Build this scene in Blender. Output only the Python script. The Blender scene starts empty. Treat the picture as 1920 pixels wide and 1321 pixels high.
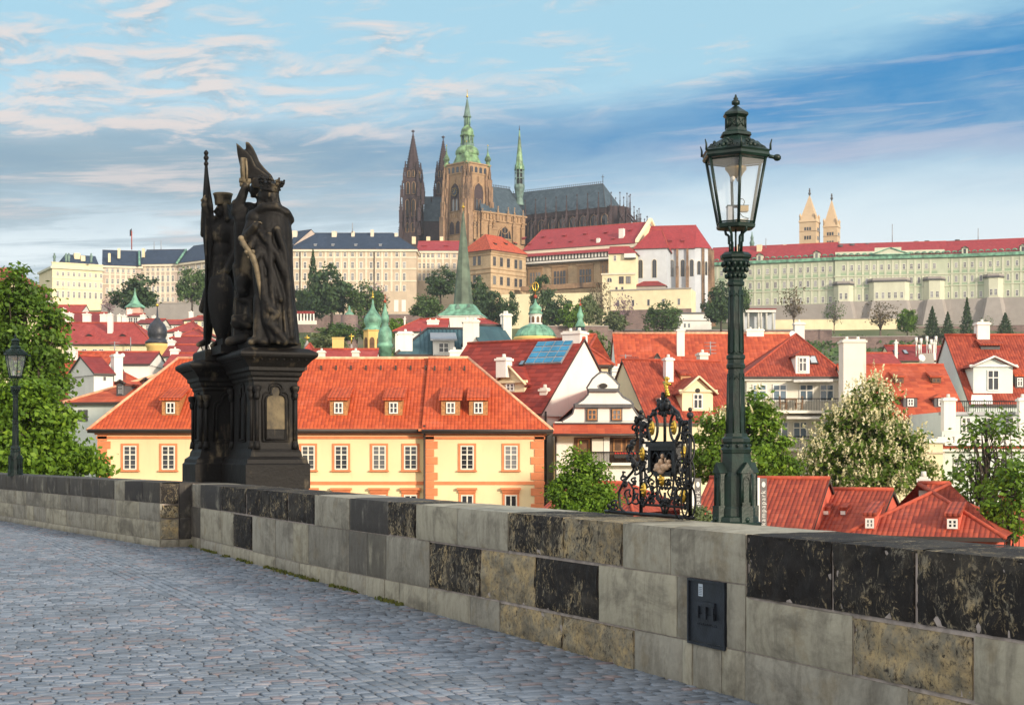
import bpy, bmesh, math, random
import numpy as np
from mathutils import Vector, Matrix
SC = bpy.context.scene
COL = SC.collection
# ---------------------------------------------------------------- camera, sky, sun, exposure
F, H0, EYE = 2880.0, 849.0, 1.72          # focal length and horizon row in photo pixels, eye height in metres
cam = bpy.data.objects.new('camera', bpy.data.cameras.new('camera'))
COL.objects.link(cam)
cam.location = (0, 0, EYE)
cam.rotation_euler = (math.radians(90), 0, 0)
cam.data.sensor_width = 36.0
cam.data.lens = 36.0 * F / 1920.0
cam.data.shift_y = (H0 - 660.5) / 1920.0
cam.data.clip_start, cam.data.clip_end = 0.1, 6000.0
SC.camera = cam
SC.view_settings.view_transform = 'Standard'
SC.view_settings.look = 'None'
SC.view_settings.gamma = 1.0
SC.view_settings.exposure = 0.50
SC.cycles.use_denoising = True
SC.cycles.max_bounces = 8
SC.cycles.diffuse_bounces = 3
SC.cycles.glossy_bounces = 3
SC.cycles.transmission_bounces = 6
SC.cycles.transparent_max_bounces = 12
SC.cycles.volume_bounces = 0
SC.cycles.caustics_reflective = SC.cycles.caustics_refractive = False
SUN_EL = math.radians(14.0)
SUN_V = Vector((0.64, -0.77, 0)).normalized() * math.cos(SUN_EL) + Vector((0, 0, math.sin(SUN_EL)))
sun = bpy.data.objects.new('sun', bpy.data.lights.new('sun', 'SUN'))
COL.objects.link(sun)
sun.data.energy = 3.0
sun.data.angle = math.radians(5.0)
sun.data.color = (1.0, 0.85, 0.66)
sun.rotation_euler = SUN_V.to_track_quat('Z', 'Y').to_euler()
sun.location = (60, -60, 80)
class NT:
 """thin helper over a node tree"""
 def __init__(s, nt): s.nt = nt; s.nodes = nt.nodes; s.links = nt.links
 def n(s, t, **kw):
  k = s.nodes.new(t)
  for a, b in kw.items(): setattr(k, a, b)
  return k
 def put(s, sock, v):
  if isinstance(v, bpy.types.NodeSocket): s.links.new(v, sock)
  elif v is not None:
   if sock.type == 'RGBA' and len(v) == 3: v = (*v, 1)
   sock.default_value = v
 def m(s, op, a, b=None, c=None, clamp=False):
  k = s.n('ShaderNodeMath', operation=op, use_clamp=clamp)
  s.put(k.inputs[0], a); s.put(k.inputs[1], b); s.put(k.inputs[2], c)
  return k.outputs[0]
 def mix(s, f, a, b, mode='MIX'):
  k = s.n('ShaderNodeMix', data_type='RGBA', blend_type=mode, clamp_factor=True)
  s.put(k.inputs[0], f); s.put(k.inputs[6], a); s.put(k.inputs[7], b)
  return k.outputs[2]
 def ss(s, v, lo, hi):
  k = s.n('ShaderNodeMapRange', interpolation_type='SMOOTHSTEP')
  s.put(k.inputs[0], v); s.put(k.inputs[1], lo); s.put(k.inputs[2], hi)
  return k.outputs[0]
 def lin(s, v, lo, hi, a=0.0, b=1.0):
  k = s.n('ShaderNodeMapRange')
  for i, q in enumerate((v, lo, hi, a, b)): s.put(k.inputs[i], q)
  return k.outputs[0]
 def vec(s, x, y, z=0.0):
  k = s.n('ShaderNodeCombineXYZ')
  s.put(k.inputs[0], x); s.put(k.inputs[1], y); s.put(k.inputs[2], z)
  return k.outputs[0]
 def xyz(s, v):
  k = s.n('ShaderNodeSeparateXYZ'); s.put(k.inputs[0], v); return k.outputs
 def noise(s, v, scale, detail=4.0, rough=0.55, dist=0.0):
  k = s.n('ShaderNodeTexNoise')
  s.put(k.inputs['Vector'], v); s.put(k.inputs['Scale'], scale); s.put(k.inputs['Detail'], detail)
  s.put(k.inputs['Roughness'], rough); s.put(k.inputs['Distortion'], dist)
  return k.outputs['Fac']
 def mul(s, v, x, y, z):
  k = s.n('ShaderNodeVectorMath', operation='MULTIPLY'); s.put(k.inputs[0], v); s.put(k.inputs[1], (x, y, z)); return k.outputs[0]
 def ramp(s, f, stops):
  k = s.n('ShaderNodeValToRGB'); s.put(k.inputs[0], f)
  e = k.color_ramp.elements
  while len(e) < len(stops): e.new(0.5)
  for q, (p, c) in zip(e, stops): q.position = p; q.color = (*c, 1)
  return k.outputs[0]
def srgb(r, g, b):
 f = lambda c: (c / 255 / 12.92) if c <= 10 else ((c / 255 + 0.055) / 1.055) ** 2.4
 return (f(r), f(g), f(b))
def build_world():
 w = bpy.data.worlds.new('World'); SC.world = w; w.use_nodes = True
 w.node_tree.nodes.clear(); t = NT(w.node_tree)
 out = t.n('ShaderNodeOutputWorld'); bg = t.n('ShaderNodeBackground')
 t.links.new(bg.outputs[0], out.inputs[0])
 STR = 0.12; bg.inputs[1].default_value = STR
 sky = t.n('ShaderNodeTexSky'); sky.sky_type = 'NISHITA'; sky.sun_disc = False
 sky.sun_elevation = SUN_EL
 sky.sun_rotation = math.atan2(SUN_V.x, SUN_V.y)
 sky.air_density = 1.0; sky.dust_density = 0.8; sky.ozone_density = 1.5
 d = t.n('ShaderNodeTexCoord').outputs['Generated']
 x, y, z = t.xyz(d)
 az = t.m('ARCTAN2', x, y)
 el = t.m('DIVIDE', z, t.m('SQRT', t.m('ADD', t.m('MULTIPLY', x, x), t.m('ADD', t.m('MULTIPLY', y, y), 1e-4))))
 K = SKYK / STR
 C = lambda r, g, b: tuple(q * K for q in srgb(r, g, b))
 # clear air: pale at the horizon, light cyan overhead; the physical sky takes over higher up
 clear = t.mix(t.ss(el, 0.10, 0.26), tuple(q * 1.18 for q in C(228, 235, 238)), C(172, 218, 238))
 clear = t.mix(t.ss(el, 0.3, 1.0), clear, sky.outputs[0])
 clear = t.mix(0.12, clear, sky.outputs[0])
 el2 = t.m('SUBTRACT', el, t.m('MULTIPLY', az, 0.07))           # cloud sheets climb to the right
 warp = t.noise(t.vec(t.m('MULTIPLY', az, 5.0), t.m('MULTIPLY', el2, 22.0), 3.1), 1.0, 5.0, 0.6)
 wob = t.m('MULTIPLY', t.m('SUBTRACT', warp, 0.5), 0.042)
 fine = t.noise(t.vec(t.m('MULTIPLY', az, 16.0), t.m('MULTIPLY', el2, 62.0), 8.7), 1.0, 6.0, 0.6, 0.4)
 streak = t.noise(t.vec(t.m('MULTIPLY', az, 6.5), t.m('MULTIPLY', el2, 85.0), 1.7), 1.0, 6.0, 0.62, 0.3)
 # --- the long blue-grey cloud bank
 eu = t.m('ADD', t.m('MULTIPLY', t.m('ADD', az, 0.33), 0.07), 0.206)
 eu = t.m('ADD', eu, t.m('MULTIPLY', t.ss(az, 0.05, 0.34), 0.028))
 lo = t.m('ADD', t.m('MULTIPLY', t.ss(az, -0.33, 0.33), 0.030), 0.146)
 e_w = t.m('ADD', t.m('ADD', el, wob), t.m('MULTIPLY', t.m('SUBTRACT', fine, 0.5), 0.020))
 top = t.m('SUBTRACT', 1.0, t.ss(t.m('SUBTRACT', e_w, eu), -0.026, 0.014))
 bot = t.ss(t.m('SUBTRACT', e_w, lo), -0.026, 0.034)
 band = t.m('MULTIPLY', top, bot)
 deep = t.ss(t.m('ADD', t.m('MULTIPLY', t.m('SUBTRACT', el, lo), 9.0), t.m('MULTIPLY', t.m('SUBTRACT', fine, 0.5), 0.9)), 0.0, 0.75)
 bandc = t.mix(t.ss(az, -0.2, 0.16), C(152, 180, 198), C(128, 174, 210))
 bandd = t.mix(t.ss(az, -0.28, 0.16), C(134, 166, 188), C(36, 138, 200))
 bandc = t.mix(deep, bandc, bandd)
 bandc = t.mix(t.m('MULTIPLY', t.ss(streak, 0.50, 0.66), t.lin(az, -0.33, 0.33, 0.75, 0.35)), bandc, C(206, 206, 218))
 col = t.mix(t.m('MULTIPLY', band, 0.97), clear, bandc)
 # pale lilac strip low on the right and the bright slit under it
 slit = t.m('MULTIPLY', t.ss(az, 0.02, 0.2), t.m('MULTIPLY', t.ss(e_w, 0.176, 0.190), t.m('SUBTRACT', 1.0, t.ss(e_w, 0.196, 0.208))))
 col = t.mix(t.m('MULTIPLY', slit, 0.45), col, C(184, 190, 216))
 # --- low grey streaks on the left, over the castle wing
 lw = t.m('MULTIPLY', t.m('SUBTRACT', 1.0, t.ss(az, -0.22, 0.06)), t.m('SUBTRACT', 1.0, t.ss(el, 0.17, 0.22)))
 lg = t.m('MULTIPLY', lw, t.ss(t.m('ADD', streak, t.m('MULTIPLY', warp, 0.6)), 0.66, 0.86))
 col = t.mix(t.m('MULTIPLY', lg, 0.7), col, C(158, 182, 196))
 rim = t.noise(t.vec(t.m('MULTIPLY', az, 10.0), t.m('MULTIPLY', el2, 70.0), 2.4), 1.0, 8.0, 0.6, 0.4)
 lp = t.m('MULTIPLY', lw, t.m('MAXIMUM', t.ss(streak, 0.53, 0.68), t.ss(rim, 0.55, 0.70)))
 col = t.mix(t.m('MULTIPLY', lp, 0.8), col, C(226, 218, 216))
 # --- small lit clouds, thickest upper left
 puff = t.noise(t.vec(t.m('MULTIPLY', az, 17.0), t.m('MULTIPLY', el2, 66.0), 5.3), 1.0, 9.0, 0.62, 0.5)
 dens = t.m('MULTIPLY', t.ss(el, 0.175, 0.215), t.m('SUBTRACT', 1.0, t.m('MULTIPLY', t.ss(az, -0.14, 0.10), 0.62)))
 dens = t.m('MULTIPLY', dens, t.m('SUBTRACT', 1.0, t.m('MULTIPLY', t.ss(el, 0.235, 0.30), 0.55)))
 pm = t.ss(t.m('ADD', puff, t.m('MULTIPLY', dens, 0.19)), 0.56, 0.82)
 pm = t.m('MULTIPLY', pm, t.ss(el, 0.165, 0.20))
 pm = t.m('MULTIPLY', pm, t.m('SUBTRACT', 1.0, t.m('MULTIPLY', band, t.ss(az, -0.16, 0.0))))
 puff2 = t.noise(t.vec(t.m('MULTIPLY', az, 17.0), t.m('MULTIPLY', t.m('ADD', el2, 0.006), 66.0), 5.3), 1.0, 9.0, 0.62, 0.5)
 shade = t.ss(t.m('SUBTRACT', puff2, puff), -0.06, 0.10)
 pc = t.mix(shade, C(240, 226, 220), C(168, 190, 206))
 col = t.mix(t.m('MULTIPLY', pm, 0.82), col, pc)
 # added bright cloud, unseen behind the viewer and overhead, lifts the shaded surfaces
 fill_cloud = t.noise(t.mul(d, 2.5, 2.5, 5.0), 1.0, 5.0, 0.6)
 col = t.mix(t.m('MULTIPLY', t.ss(el, 0.36, 0.9), t.lin(fill_cloud, 0.3, 0.7, 0.55, 0.95)), col, tuple(q * 1.25 for q in C(225, 236, 246)))
 col = t.mix(t.m('MULTIPLY', t.ss(y, 0.25, -0.45), t.lin(fill_cloud, 0.3, 0.7, 0.6, 1.0)), col, tuple(q * 1.5 for q in C(250, 240, 228)))
 # below the horizon
 col = t.mix(t.m('SUBTRACT', 1.0, t.ss(el, -0.05, 0.0)), col, C(120, 130, 135))
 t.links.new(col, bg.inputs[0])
SKYK = 0.70
build_world()
# ---------------------------------------------------------------- helpers
R = random.Random(7)
def Zp(py, Y): return EYE - (py - H0) / F * Y
def P(px, py, Y): return Vector(((px - 960) / F * Y, Y, Zp(py, Y)))
def XY(px, Y): return Vector(((px - 960) / F * Y, Y))
def link(o): COL.objects.link(o); return o
def terrain_z(x, y):
 pts = [(-2000, -9), (160, -9), (230, 0), (320, 12), (420, 26), (500, 35), (548, 41), (562, 46), (600, 52), (650, 62), (720, 72), (1000, 74), (3000, 60)]
 for (a, za), (b, zb) in zip(pts, pts[1:]):
  if y <= b: return za + (zb - za) * max(0, (y - a) / (b - a))
 return 60
class MB:
 """collects faces with material keys and links them as one mesh object"""
 def __init__(s): s.v = []; s.f = []; s.k = []; s.sm = []
 def face(s, pts, mat, smooth=False):
  i = len(s.v); s.v.extend([tuple(p) for p in pts]); s.f.append(tuple(range(i, i + len(pts)))); s.k.append(mat); s.sm.append(smooth)
 def raw(s, vs, fs, mat, smooth=False):
  i = len(s.v); s.v.extend([tuple(p) for p in vs])
  for f in fs: s.f.append(tuple(i + q for q in f)); s.k.append(mat); s.sm.append(smooth)
 def hexa(s, b, t, mat):
  """box from four bottom and four top corners (same winding, counter-clockwise from above)"""
  s.raw(list(b) + list(t), [(3, 2, 1, 0), (4, 5, 6, 7), (0, 1, 5, 4), (1, 2, 6, 5), (2, 3, 7, 6), (3, 0, 4, 7)], mat)
 def box(s, x0, y0, z0, x1, y1, z1, mat, fn=None):
  g = fn or (lambda a, b, c: (a, b, c))
  s.hexa([g(x0, y0, z0), g(x1, y0, z0), g(x1, y1, z0), g(x0, y1, z0)], [g(x0, y0, z1), g(x1, y0, z1), g(x1, y1, z1), g(x0, y1, z1)], mat)
 def tube(s, pts, rad, mat, n=8, caps=True, smooth=True):
  pts = [Vector(p) for p in pts]
  if not hasattr(rad, '__len__'): rad = [rad] * len(pts)
  up = None; vs = []; fs = []
  for i, p in enumerate(pts):
   d = (pts[min(i + 1, len(pts) - 1)] - pts[max(i - 1, 0)])
   d = d.normalized() if d.length > 1e-9 else Vector((0, 0, 1))
   if up is None: up = d.orthogonal().normalized()
   else:
    up = up - d * up.dot(d); up = up.normalized() if up.length > 1e-6 else d.orthogonal().normalized()
   w = d.cross(up)
   for j in range(n):
    a = 2 * math.pi * j / n
    vs.append(p + (up * math.cos(a) + w * math.sin(a)) * rad[i])
  for i in range(len(pts) - 1):
   for j in range(n):
    fs.append((i * n + j, i * n + (j + 1) % n, (i + 1) * n + (j + 1) % n, (i + 1) * n + j))
  if caps: fs.append(tuple(range(n))[::-1]); fs.append(tuple((len(pts) - 1) * n + j for j in range(n)))
  s.raw(vs, fs, mat, smooth)
 def lathe(s, c, prof, mat, n=16, rot=0.0, smooth=True, sx=1.0, sy=1.0):
  """c=(x,y); prof=[(r,z)..] bottom to top"""
  vs = []; fs = []
  for r, z in prof:
   for j in range(n):
    a = rot + 2 * math.pi * j / n
    vs.append((c[0] + math.cos(a) * r * sx, c[1] + math.sin(a) * r * sy, z))
  for i in range(len(prof) - 1):
   for j in range(n):
    fs.append((i * n + j, i * n + (j + 1) % n, (i + 1) * n + (j + 1) % n, (i + 1) * n + j))
  fs.append(tuple(range(n))[::-1]); fs.append(tuple((len(prof) - 1) * n + j for j in range(n)))
  s.raw(vs, fs, mat, smooth)
 def ball(s, c, r, mat, n=10, sz=1.0):
  k = max(4, n // 2)
  s.lathe((c[0], c[1]), [(max(1e-4, r * math.sin(math.pi * i / k)), c[2] - r * sz * math.cos(math.pi * i / k)) for i in range(k + 1)], mat, n)
 def build(s, name, parent=None, **props):
  me = bpy.data.meshes.new(name)
  me.from_pydata(s.v, [], s.f)
  keys = list(dict.fromkeys(s.k))
  for k in keys: me.materials.append(MATS[k])
  me.polygons.foreach_set('material_index', [keys.index(k) for k in s.k])
  me.polygons.foreach_set('use_smooth', s.sm)
  add_uv(me)
  me.update()
  o = bpy.data.objects.new(name, me); link(o)
  adopt(o, parent)
  for k, v in props.items(): o[k] = v
  return o
def adopt(o, parent):
 if parent is not None:
  o.parent = parent
  o.matrix_parent_inverse = world_of(parent).inverted()
def world_of(o):
 m = Matrix.LocRotScale(o.location, o.rotation_euler, o.scale)
 return m if o.parent is None else world_of(o.parent) @ o.matrix_parent_inverse @ m
def add_uv(me):
 nl = len(me.loops)
 if not nl: return
 co = np.empty(len(me.vertices) * 3); me.vertices.foreach_get('co', co); co = co.reshape(-1, 3)
 vi = np.empty(nl, dtype=np.int64); me.loops.foreach_get('vertex_index', vi)
 pn = np.empty(len(me.polygons) * 3); me.polygons.foreach_get('normal', pn); pn = pn.reshape(-1, 3)
 lt = np.empty(len(me.polygons), dtype=np.int64); me.polygons.foreach_get('loop_total', lt)
 n = np.repeat(pn, lt, axis=0)
 u = np.stack([-n[:, 1], n[:, 0], np.zeros(nl)], 1)
 ln = np.linalg.norm(u, axis=1, keepdims=True)
 flat = ln[:, 0] < 0.05
 u = np.where(flat[:, None], np.array([1.0, 0, 0]), u / np.maximum(ln, 1e-9))
 v = np.where(flat[:, None], np.array([0, 1.0, 0]), np.cross(n, u))
 p = co[vi]
 uv = np.stack([(p * u).sum(1), (p * v).sum(1)], 1)
 lay = me.uv_layers.new(name='UVMap')
 lay.data.foreach_set('uv', uv.ravel())
def thing(name, label, cat, loc=(0, 0, 0), group=None):
 o = bpy.data.objects.new(name, None); link(o)
 o.location = loc; o.empty_display_size = 0.3
 o['label'] = label; o['category'] = cat
 if group: o['group'] = group
 return o
def tag(o, label, cat, group=None):
 o['label'] = label; o['category'] = cat
 if group: o['group'] = group
 return o
def copy_tree(o, parent=None):
 c = o.copy(); link(c)
 if parent is not None: mp = o.matrix_parent_inverse.copy(); c.parent = parent; c.matrix_parent_inverse = mp
 for ch in o.children: copy_tree(ch, c)
 return c
# ---------------------------------------------------------------- materials
MATS = {}
def new_mat(key):
 m = bpy.data.materials.new(key); m.use_nodes = True
 t = NT(m.node_tree); b = t.nodes['Principled BSDF']; MATS[key] = m
 return m, t, b
def bump(t, b, h, strength=0.4, dist=0.02):
 k = t.n('ShaderNodeBump'); k.inputs['Strength'].default_value = strength; k.inputs['Distance'].default_value = dist
 t.put(k.inputs['Height'], h); t.links.new(k.outputs[0], b.inputs['Normal'])
def plain(key, c, rough=0.6, metal=0.0, var=0.12, scale=3.0, spec=0.5, bmp=0.0):
 m, t, b = new_mat(key)
 g = t.n('ShaderNodeNewGeometry').outputs['Position']
 f = t.noise(g, scale, 5.0)
 col = t.mix(t.ss(f, 0.3, 0.7), tuple(q * (1 - var) for q in c), tuple(min(1, q * (1 + var)) for q in c))
 t.put(b.inputs['Base Color'], col)
 b.inputs['Roughness'].default_value = rough; b.inputs['Metallic'].default_value = metal
 b.inputs['Specular IOR Level'].default_value = spec
 if bmp: bump(t, b, t.noise(g, scale * 6, 4.0), bmp, 0.02)
 return m
def plaster(key, c, stain=0.3, stainc=(0.25, 0.22, 0.18), scale=0.35):
 m, t, b = new_mat(key)
 g = t.n('ShaderNodeNewGeometry').outputs['Position']
 f = t.noise(g, scale, 6.0, 0.6)
 st = t.noise(t.mul(g, 2.2, 2.2, 0.22), 1.0, 5.0, 0.6)             # rain streaks run down the wall
 col = t.mix(t.ss(f, 0.3, 0.75), tuple(q * 0.92 for q in c), tuple(min(1, q * 1.06) for q in c))
 col = t.mix(t.m('MULTIPLY', t.ss(st, 0.52, 0.8), stain), col, stainc)
 t.put(b.inputs['Base Color'], col)
 b.inputs['Roughness'].default_value = 0.85; b.inputs['Specular IOR Level'].default_value = 0.25
 bump(t, b, t.noise(g, 6.0, 4.0), 0.15, 0.02)
 return m
def tiles(key, c, c2, cw=0.22, rh=0.34, rib=0.6, dark=0.35, big=0.25, row=0.5):
 """roof tiles from the face's own uv in metres: ribs across, courses up the slope"""
 m, t, b = new_mat(key)
 uv = t.n('ShaderNodeUVMap').outputs[0]; u, v, _ = t.xyz(uv)
 uu = t.m('DIVIDE', u, cw); vv = t.m('DIVIDE', v, rh)
 cell = t.n('ShaderNodeTexWhiteNoise'); cell.noise_dimensions = '2D'
 t.put(cell.inputs['Vector'], t.vec(t.m('FLOOR', uu), t.m('FLOOR', vv)))
 fu = t.m('FRACT', uu); fv = t.m('FRACT', vv)
 prof = t.m('SINE', t.m('MULTIPLY', fu, math.pi))                    # rounded rib
 lap = t.m('SUBTRACT', 1.0, t.ss(fv, 0.0, 0.16))                     # dark lower edge of each course
 g = t.n('ShaderNodeNewGeometry').outputs['Position']
 bigf = t.noise(g, 0.35, 5.0, 0.6)
 col = t.mix(cell.outputs['Value'], c, c2)
 col = t.mix(t.m('MULTIPLY', t.ss(bigf, 0.45, 0.75), big), col, tuple(q * 0.45 for q in c2))
 moss = t.noise(t.mul(g, 1.3, 1.3, 0.5), 1.0, 6.0, 0.65)
 col = t.mix(t.m('MULTIPLY', t.ss(moss, 0.55, 0.8), dark), col, (0.06, 0.045, 0.04))
 fade = t.noise(t.mul(g, 0.55, 0.55, 0.3), 1.0, 6.0, 0.7)
 col = t.mix(t.m('MULTIPLY', t.ss(fade, 0.54, 0.70), 0.45), col, tuple(min(1, q * 1.1 + 0.05) for q in c))
 t.put(b.inputs['Base Color'], col)
 b.inputs['Roughness'].default_value = 0.7; b.inputs['Specular IOR Level'].default_value = 0.3
 h = t.m('ADD', t.m('MULTIPLY', prof, rib), t.m('MULTIPLY', t.m('SUBTRACT', 1.0, lap), row))
 h = t.m('ADD', h, t.m('MULTIPLY', cell.outputs['Value'], 0.25))
 bump(t, b, h, 1.0, 0.045)
 return m
def glass_pane(key, c=(0.012, 0.014, 0.018), rough=0.08):
 m, t, b = new_mat(key)
 r = t.n('ShaderNodeObjectInfo').outputs['Random']
 t.put(b.inputs['Base Color'], t.ramp(r, [(0.0, c), (0.7, tuple(q * 3.0 for q in c)), (0.76, tuple(q * 2 + 0.10 for q in c)), (1.0, tuple(q * 2 + 0.2 for q in c))]))
 b.inputs['Roughness'].default_value = rough; b.inputs['Specular IOR Level'].default_value = 0.8
 return m
def ashlar(key, c, c2, bw=0.9, bh=0.45, mort=0.6, soot=0.5):
 m, t, b = new_mat(key)
 uv = t.n('ShaderNodeUVMap').outputs[0]
 br = t.n('ShaderNodeTexBrick'); t.put(br.inputs['Vector'], uv)
 t.put(br.inputs['Color1'], c); t.put(br.inputs['Color2'], c2); t.put(br.inputs['Mortar'], tuple(q * mort for q in c))
 br.inputs['Scale'].default_value = 1.0; br.inputs['Mortar Size'].default_value = 0.02
 br.inputs['Brick Width'].default_value = bw; br.inputs['Row Height'].default_value = bh
 g = t.n('ShaderNodeNewGeometry').outputs['Position']
 f = t.noise(t.mul(g, 1, 1, 0.45), 0.25, 7.0, 0.65)
 col = t.mix(t.m('MULTIPLY', t.ss(f, 0.42, 0.72), soot), br.outputs[0], (0.035, 0.028, 0.028))
 t.put(b.inputs['Base Color'], col)
 b.inputs['Roughness'].default_value = 0.85; b.inputs['Specular IOR Level'].default_value = 0.2
 bump(t, b, t.noise(g, 2.5, 5.0), 0.3, 0.1)
 return m
ORANGE, ORANGE2 = (0.60, 0.105, 0.032), (0.42, 0.065, 0.022)
tiles('tile_orange', ORANGE, ORANGE2, cw=0.2, dark=0.22, big=0.28, rib=0.8, row=0.9)
tiles('tile_orange_far', (0.54, 0.105, 0.042), (0.36, 0.058, 0.028), cw=0.4, rh=0.5, dark=0.25)
tiles('tile_red', (0.42, 0.080, 0.040), (0.25, 0.040, 0.024), dark=0.42, cw=0.2, rh=0.36, rib=0.8)
tiles('tile_red_flat', (0.33, 0.045, 0.03), (0.19, 0.026, 0.02), cw=0.5, rh=0.42, rib=0.15, row=1.0, dark=0.35, big=0.35)
tiles('tile_rust_flat', (0.55, 0.115, 0.05), (0.38, 0.065, 0.032), cw=0.5, rh=0.42, rib=0.15, row=1.0, dark=0.35, big=0.4)
tiles('tile_maroon', (0.27, 0.040, 0.038), (0.21, 0.03, 0.03), cw=0.6, rh=0.6, rib=0.2, dark=0.1)
tiles('tile_castle', (0.37, 0.045, 0.050), (0.29, 0.034, 0.042), cw=0.6, rh=0.6, rib=0.2, dark=0.1)
tiles('tile_far', (0.40, 0.062, 0.05), (0.31, 0.045, 0.04), cw=0.5, rh=0.6, rib=0.2, dark=0.2)
tiles('slate_navy', (0.030, 0.052, 0.095), (0.022, 0.04, 0.075), cw=1.2, rh=1.0, rib=0.1, dark=0.1, row=0.2)
tiles('slate_grey', (0.070, 0.105, 0.135), (0.040, 0.065, 0.088), cw=1.3, rh=1.5, rib=0.3, dark=0.2, row=0.4)
tiles('metal_roof', (0.055, 0.125, 0.15), (0.045, 0.105, 0.13), cw=0.6, rh=6.0, rib=0.3, dark=0.12, row=0.0)
plain('ridge', (0.80, 0.42, 0.25), 0.8, var=0.25)
plain('ridge_red', (0.40, 0.07, 0.035), 0.8, var=0.25)
plaster('w_yellow', (0.88, 0.72, 0.43), 0.22, (0.50, 0.39, 0.24))
plain('w_salmon', (0.72, 0.24, 0.10), 0.8, var=0.08)
plaster('w_white', (0.84, 0.82, 0.77), 0.18)
plaster('w_white_old', (0.76, 0.73, 0.66), 0.5, (0.30, 0.25, 0.19))
plaster('w_cream', (0.82, 0.72, 0.48), 0.12)
plaster('w_pale', (0.76, 0.73, 0.64), 0.15)
plaster('w_mint', (0.66, 0.73, 0.70), 0.12)
plaster('w_blue', (0.58, 0.62, 0.68), 0.12)
plaster('w_beige', (0.60, 0.49, 0.37), 0.3)
plaster('w_beige_trim', (0.78, 0.70, 0.56), 0.1)
plaster('w_pinkbeige', (0.52, 0.43, 0.37), 0.3)
plaster('w_green', (0.50, 0.55, 0.42), 0.28)
plaster('w_green_trim', (0.63, 0.64, 0.51), 0.2)
plaster('w_green_dark', (0.33, 0.43, 0.30), 0.08)
plaster('w_grey', (0.36, 0.33, 0.31), 0.3)
plaster('w_red', (0.66, 0.14, 0.09), 0.1)
plaster('w_ochre', (0.80, 0.55, 0.20), 0.15)
plaster('w_pink', (0.72, 0.46, 0.38), 0.1)
ashlar('stone_tan', (0.58, 0.44, 0.28), (0.50, 0.37, 0.23), soot=0.35)
ashlar('stone_wall_far', (0.28, 0.20, 0.18), (0.22, 0.16, 0.15), 0.8, 0.4, soot=0.4)
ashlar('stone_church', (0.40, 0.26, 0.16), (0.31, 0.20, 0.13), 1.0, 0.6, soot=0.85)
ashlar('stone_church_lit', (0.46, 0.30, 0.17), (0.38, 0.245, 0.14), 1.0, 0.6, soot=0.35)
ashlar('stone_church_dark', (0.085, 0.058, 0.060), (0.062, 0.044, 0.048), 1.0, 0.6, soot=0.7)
ashlar('stone_spire', (0.66, 0.50, 0.33), (0.62, 0.46, 0.30), 1.0, 0.6, soot=0.1)
plain('trim_dark', (0.10, 0.10, 0.105), 0.7)
plain('timber_black', (0.03, 0.025, 0.022), 0.7)
plain('white_paint', (0.80, 0.79, 0.75), 0.5, var=0.05)
plain('window_white', (0.78, 0.74, 0.64), 0.5, var=0.05)
plain('wood_orange', (0.42, 0.20, 0.07), 0.55, var=0.3, scale=8.0)
plain('wood_dark', (0.13, 0.065, 0.03), 0.6, var=0.3)
plain('copper', (0.15, 0.33, 0.23), 0.55, var=0.5, scale=0.7)
plain('copper_bright', (0.14, 0.245, 0.115), 0.5, var=0.7, scale=0.4)
plain('copper_dark', (0.13, 0.21, 0.18), 0.6, var=0.4, scale=0.4)
plain('copper_old', (0.105, 0.145, 0.105), 0.7, var=0.4, scale=0.4)
plain('dome_black', (0.03, 0.034, 0.045), 0.45, var=0.3)
plain('gold', (0.85, 0.55, 0.10), 0.28, 1.0, var=0.1)
plain('iron', (0.014, 0.015, 0.018), 0.42, 0.2, var=0.4, scale=14.0, bmp=0.2)
plain('gutter', (0.05, 0.035, 0.03), 0.5)
plain('zinc', (0.35, 0.36, 0.38), 0.45, 0.4)
plain('awning', (0.62, 0.60, 0.55), 0.8)
plain('solar', (0.03, 0.22, 0.40), 0.15, var=0.25, scale=1.0)
plain('furniture', (0.22, 0.13, 0.07), 0.6)
glass_pane('pane'); glass_pane('pane_blue', (0.05, 0.075, 0.10)); glass_pane('pane_pale', (0.20, 0.22, 0.23))
glass_pane('pane_castle', (0.05, 0.052, 0.058))
from mathutils import noise as mnoise
# ---------------------------------------------------------------- ground and hill
def build_ground():
 m, t, b = new_mat('hill_green')
 g = t.n('ShaderNodeNewGeometry').outputs['Position']
 f = t.noise(g, 0.05, 6.0, 0.65)
 t.put(b.inputs['Base Color'], t.ramp(f, [(0.35, (0.06, 0.085, 0.03)), (0.5, (0.10, 0.12, 0.05)), (0.65, (0.17, 0.14, 0.09))]))
 b.inputs['Roughness'].default_value = 0.95
 xs = [-3000, -1500, -900] + list(range(-600, 601, 40)) + [900, 1500, 3000]
 ys = [-60, 0, 60, 120, 160, 200, 230, 275, 320, 370, 420, 460, 500, 525, 548, 562, 580, 600, 625, 650, 680, 720, 800, 1000, 1300, 2000, 3000]
 vs = [(x, y, terrain_z(x, y) + (0 if y < 170 else 2.5 * mnoise.noise(Vector((x * 0.02, y * 0.02, 0))))) for y in ys for x in xs]
 n = len(xs)
 fs = [(j * n + i, j * n + i + 1, (j + 1) * n + i + 1, (j + 1) * n + i) for j in range(len(ys) - 1) for i in range(n - 1)]
 mb = MB(); mb.raw(vs, fs, 'hill_green', True)
 mb.build('ground', kind='structure')
build_ground()
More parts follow.
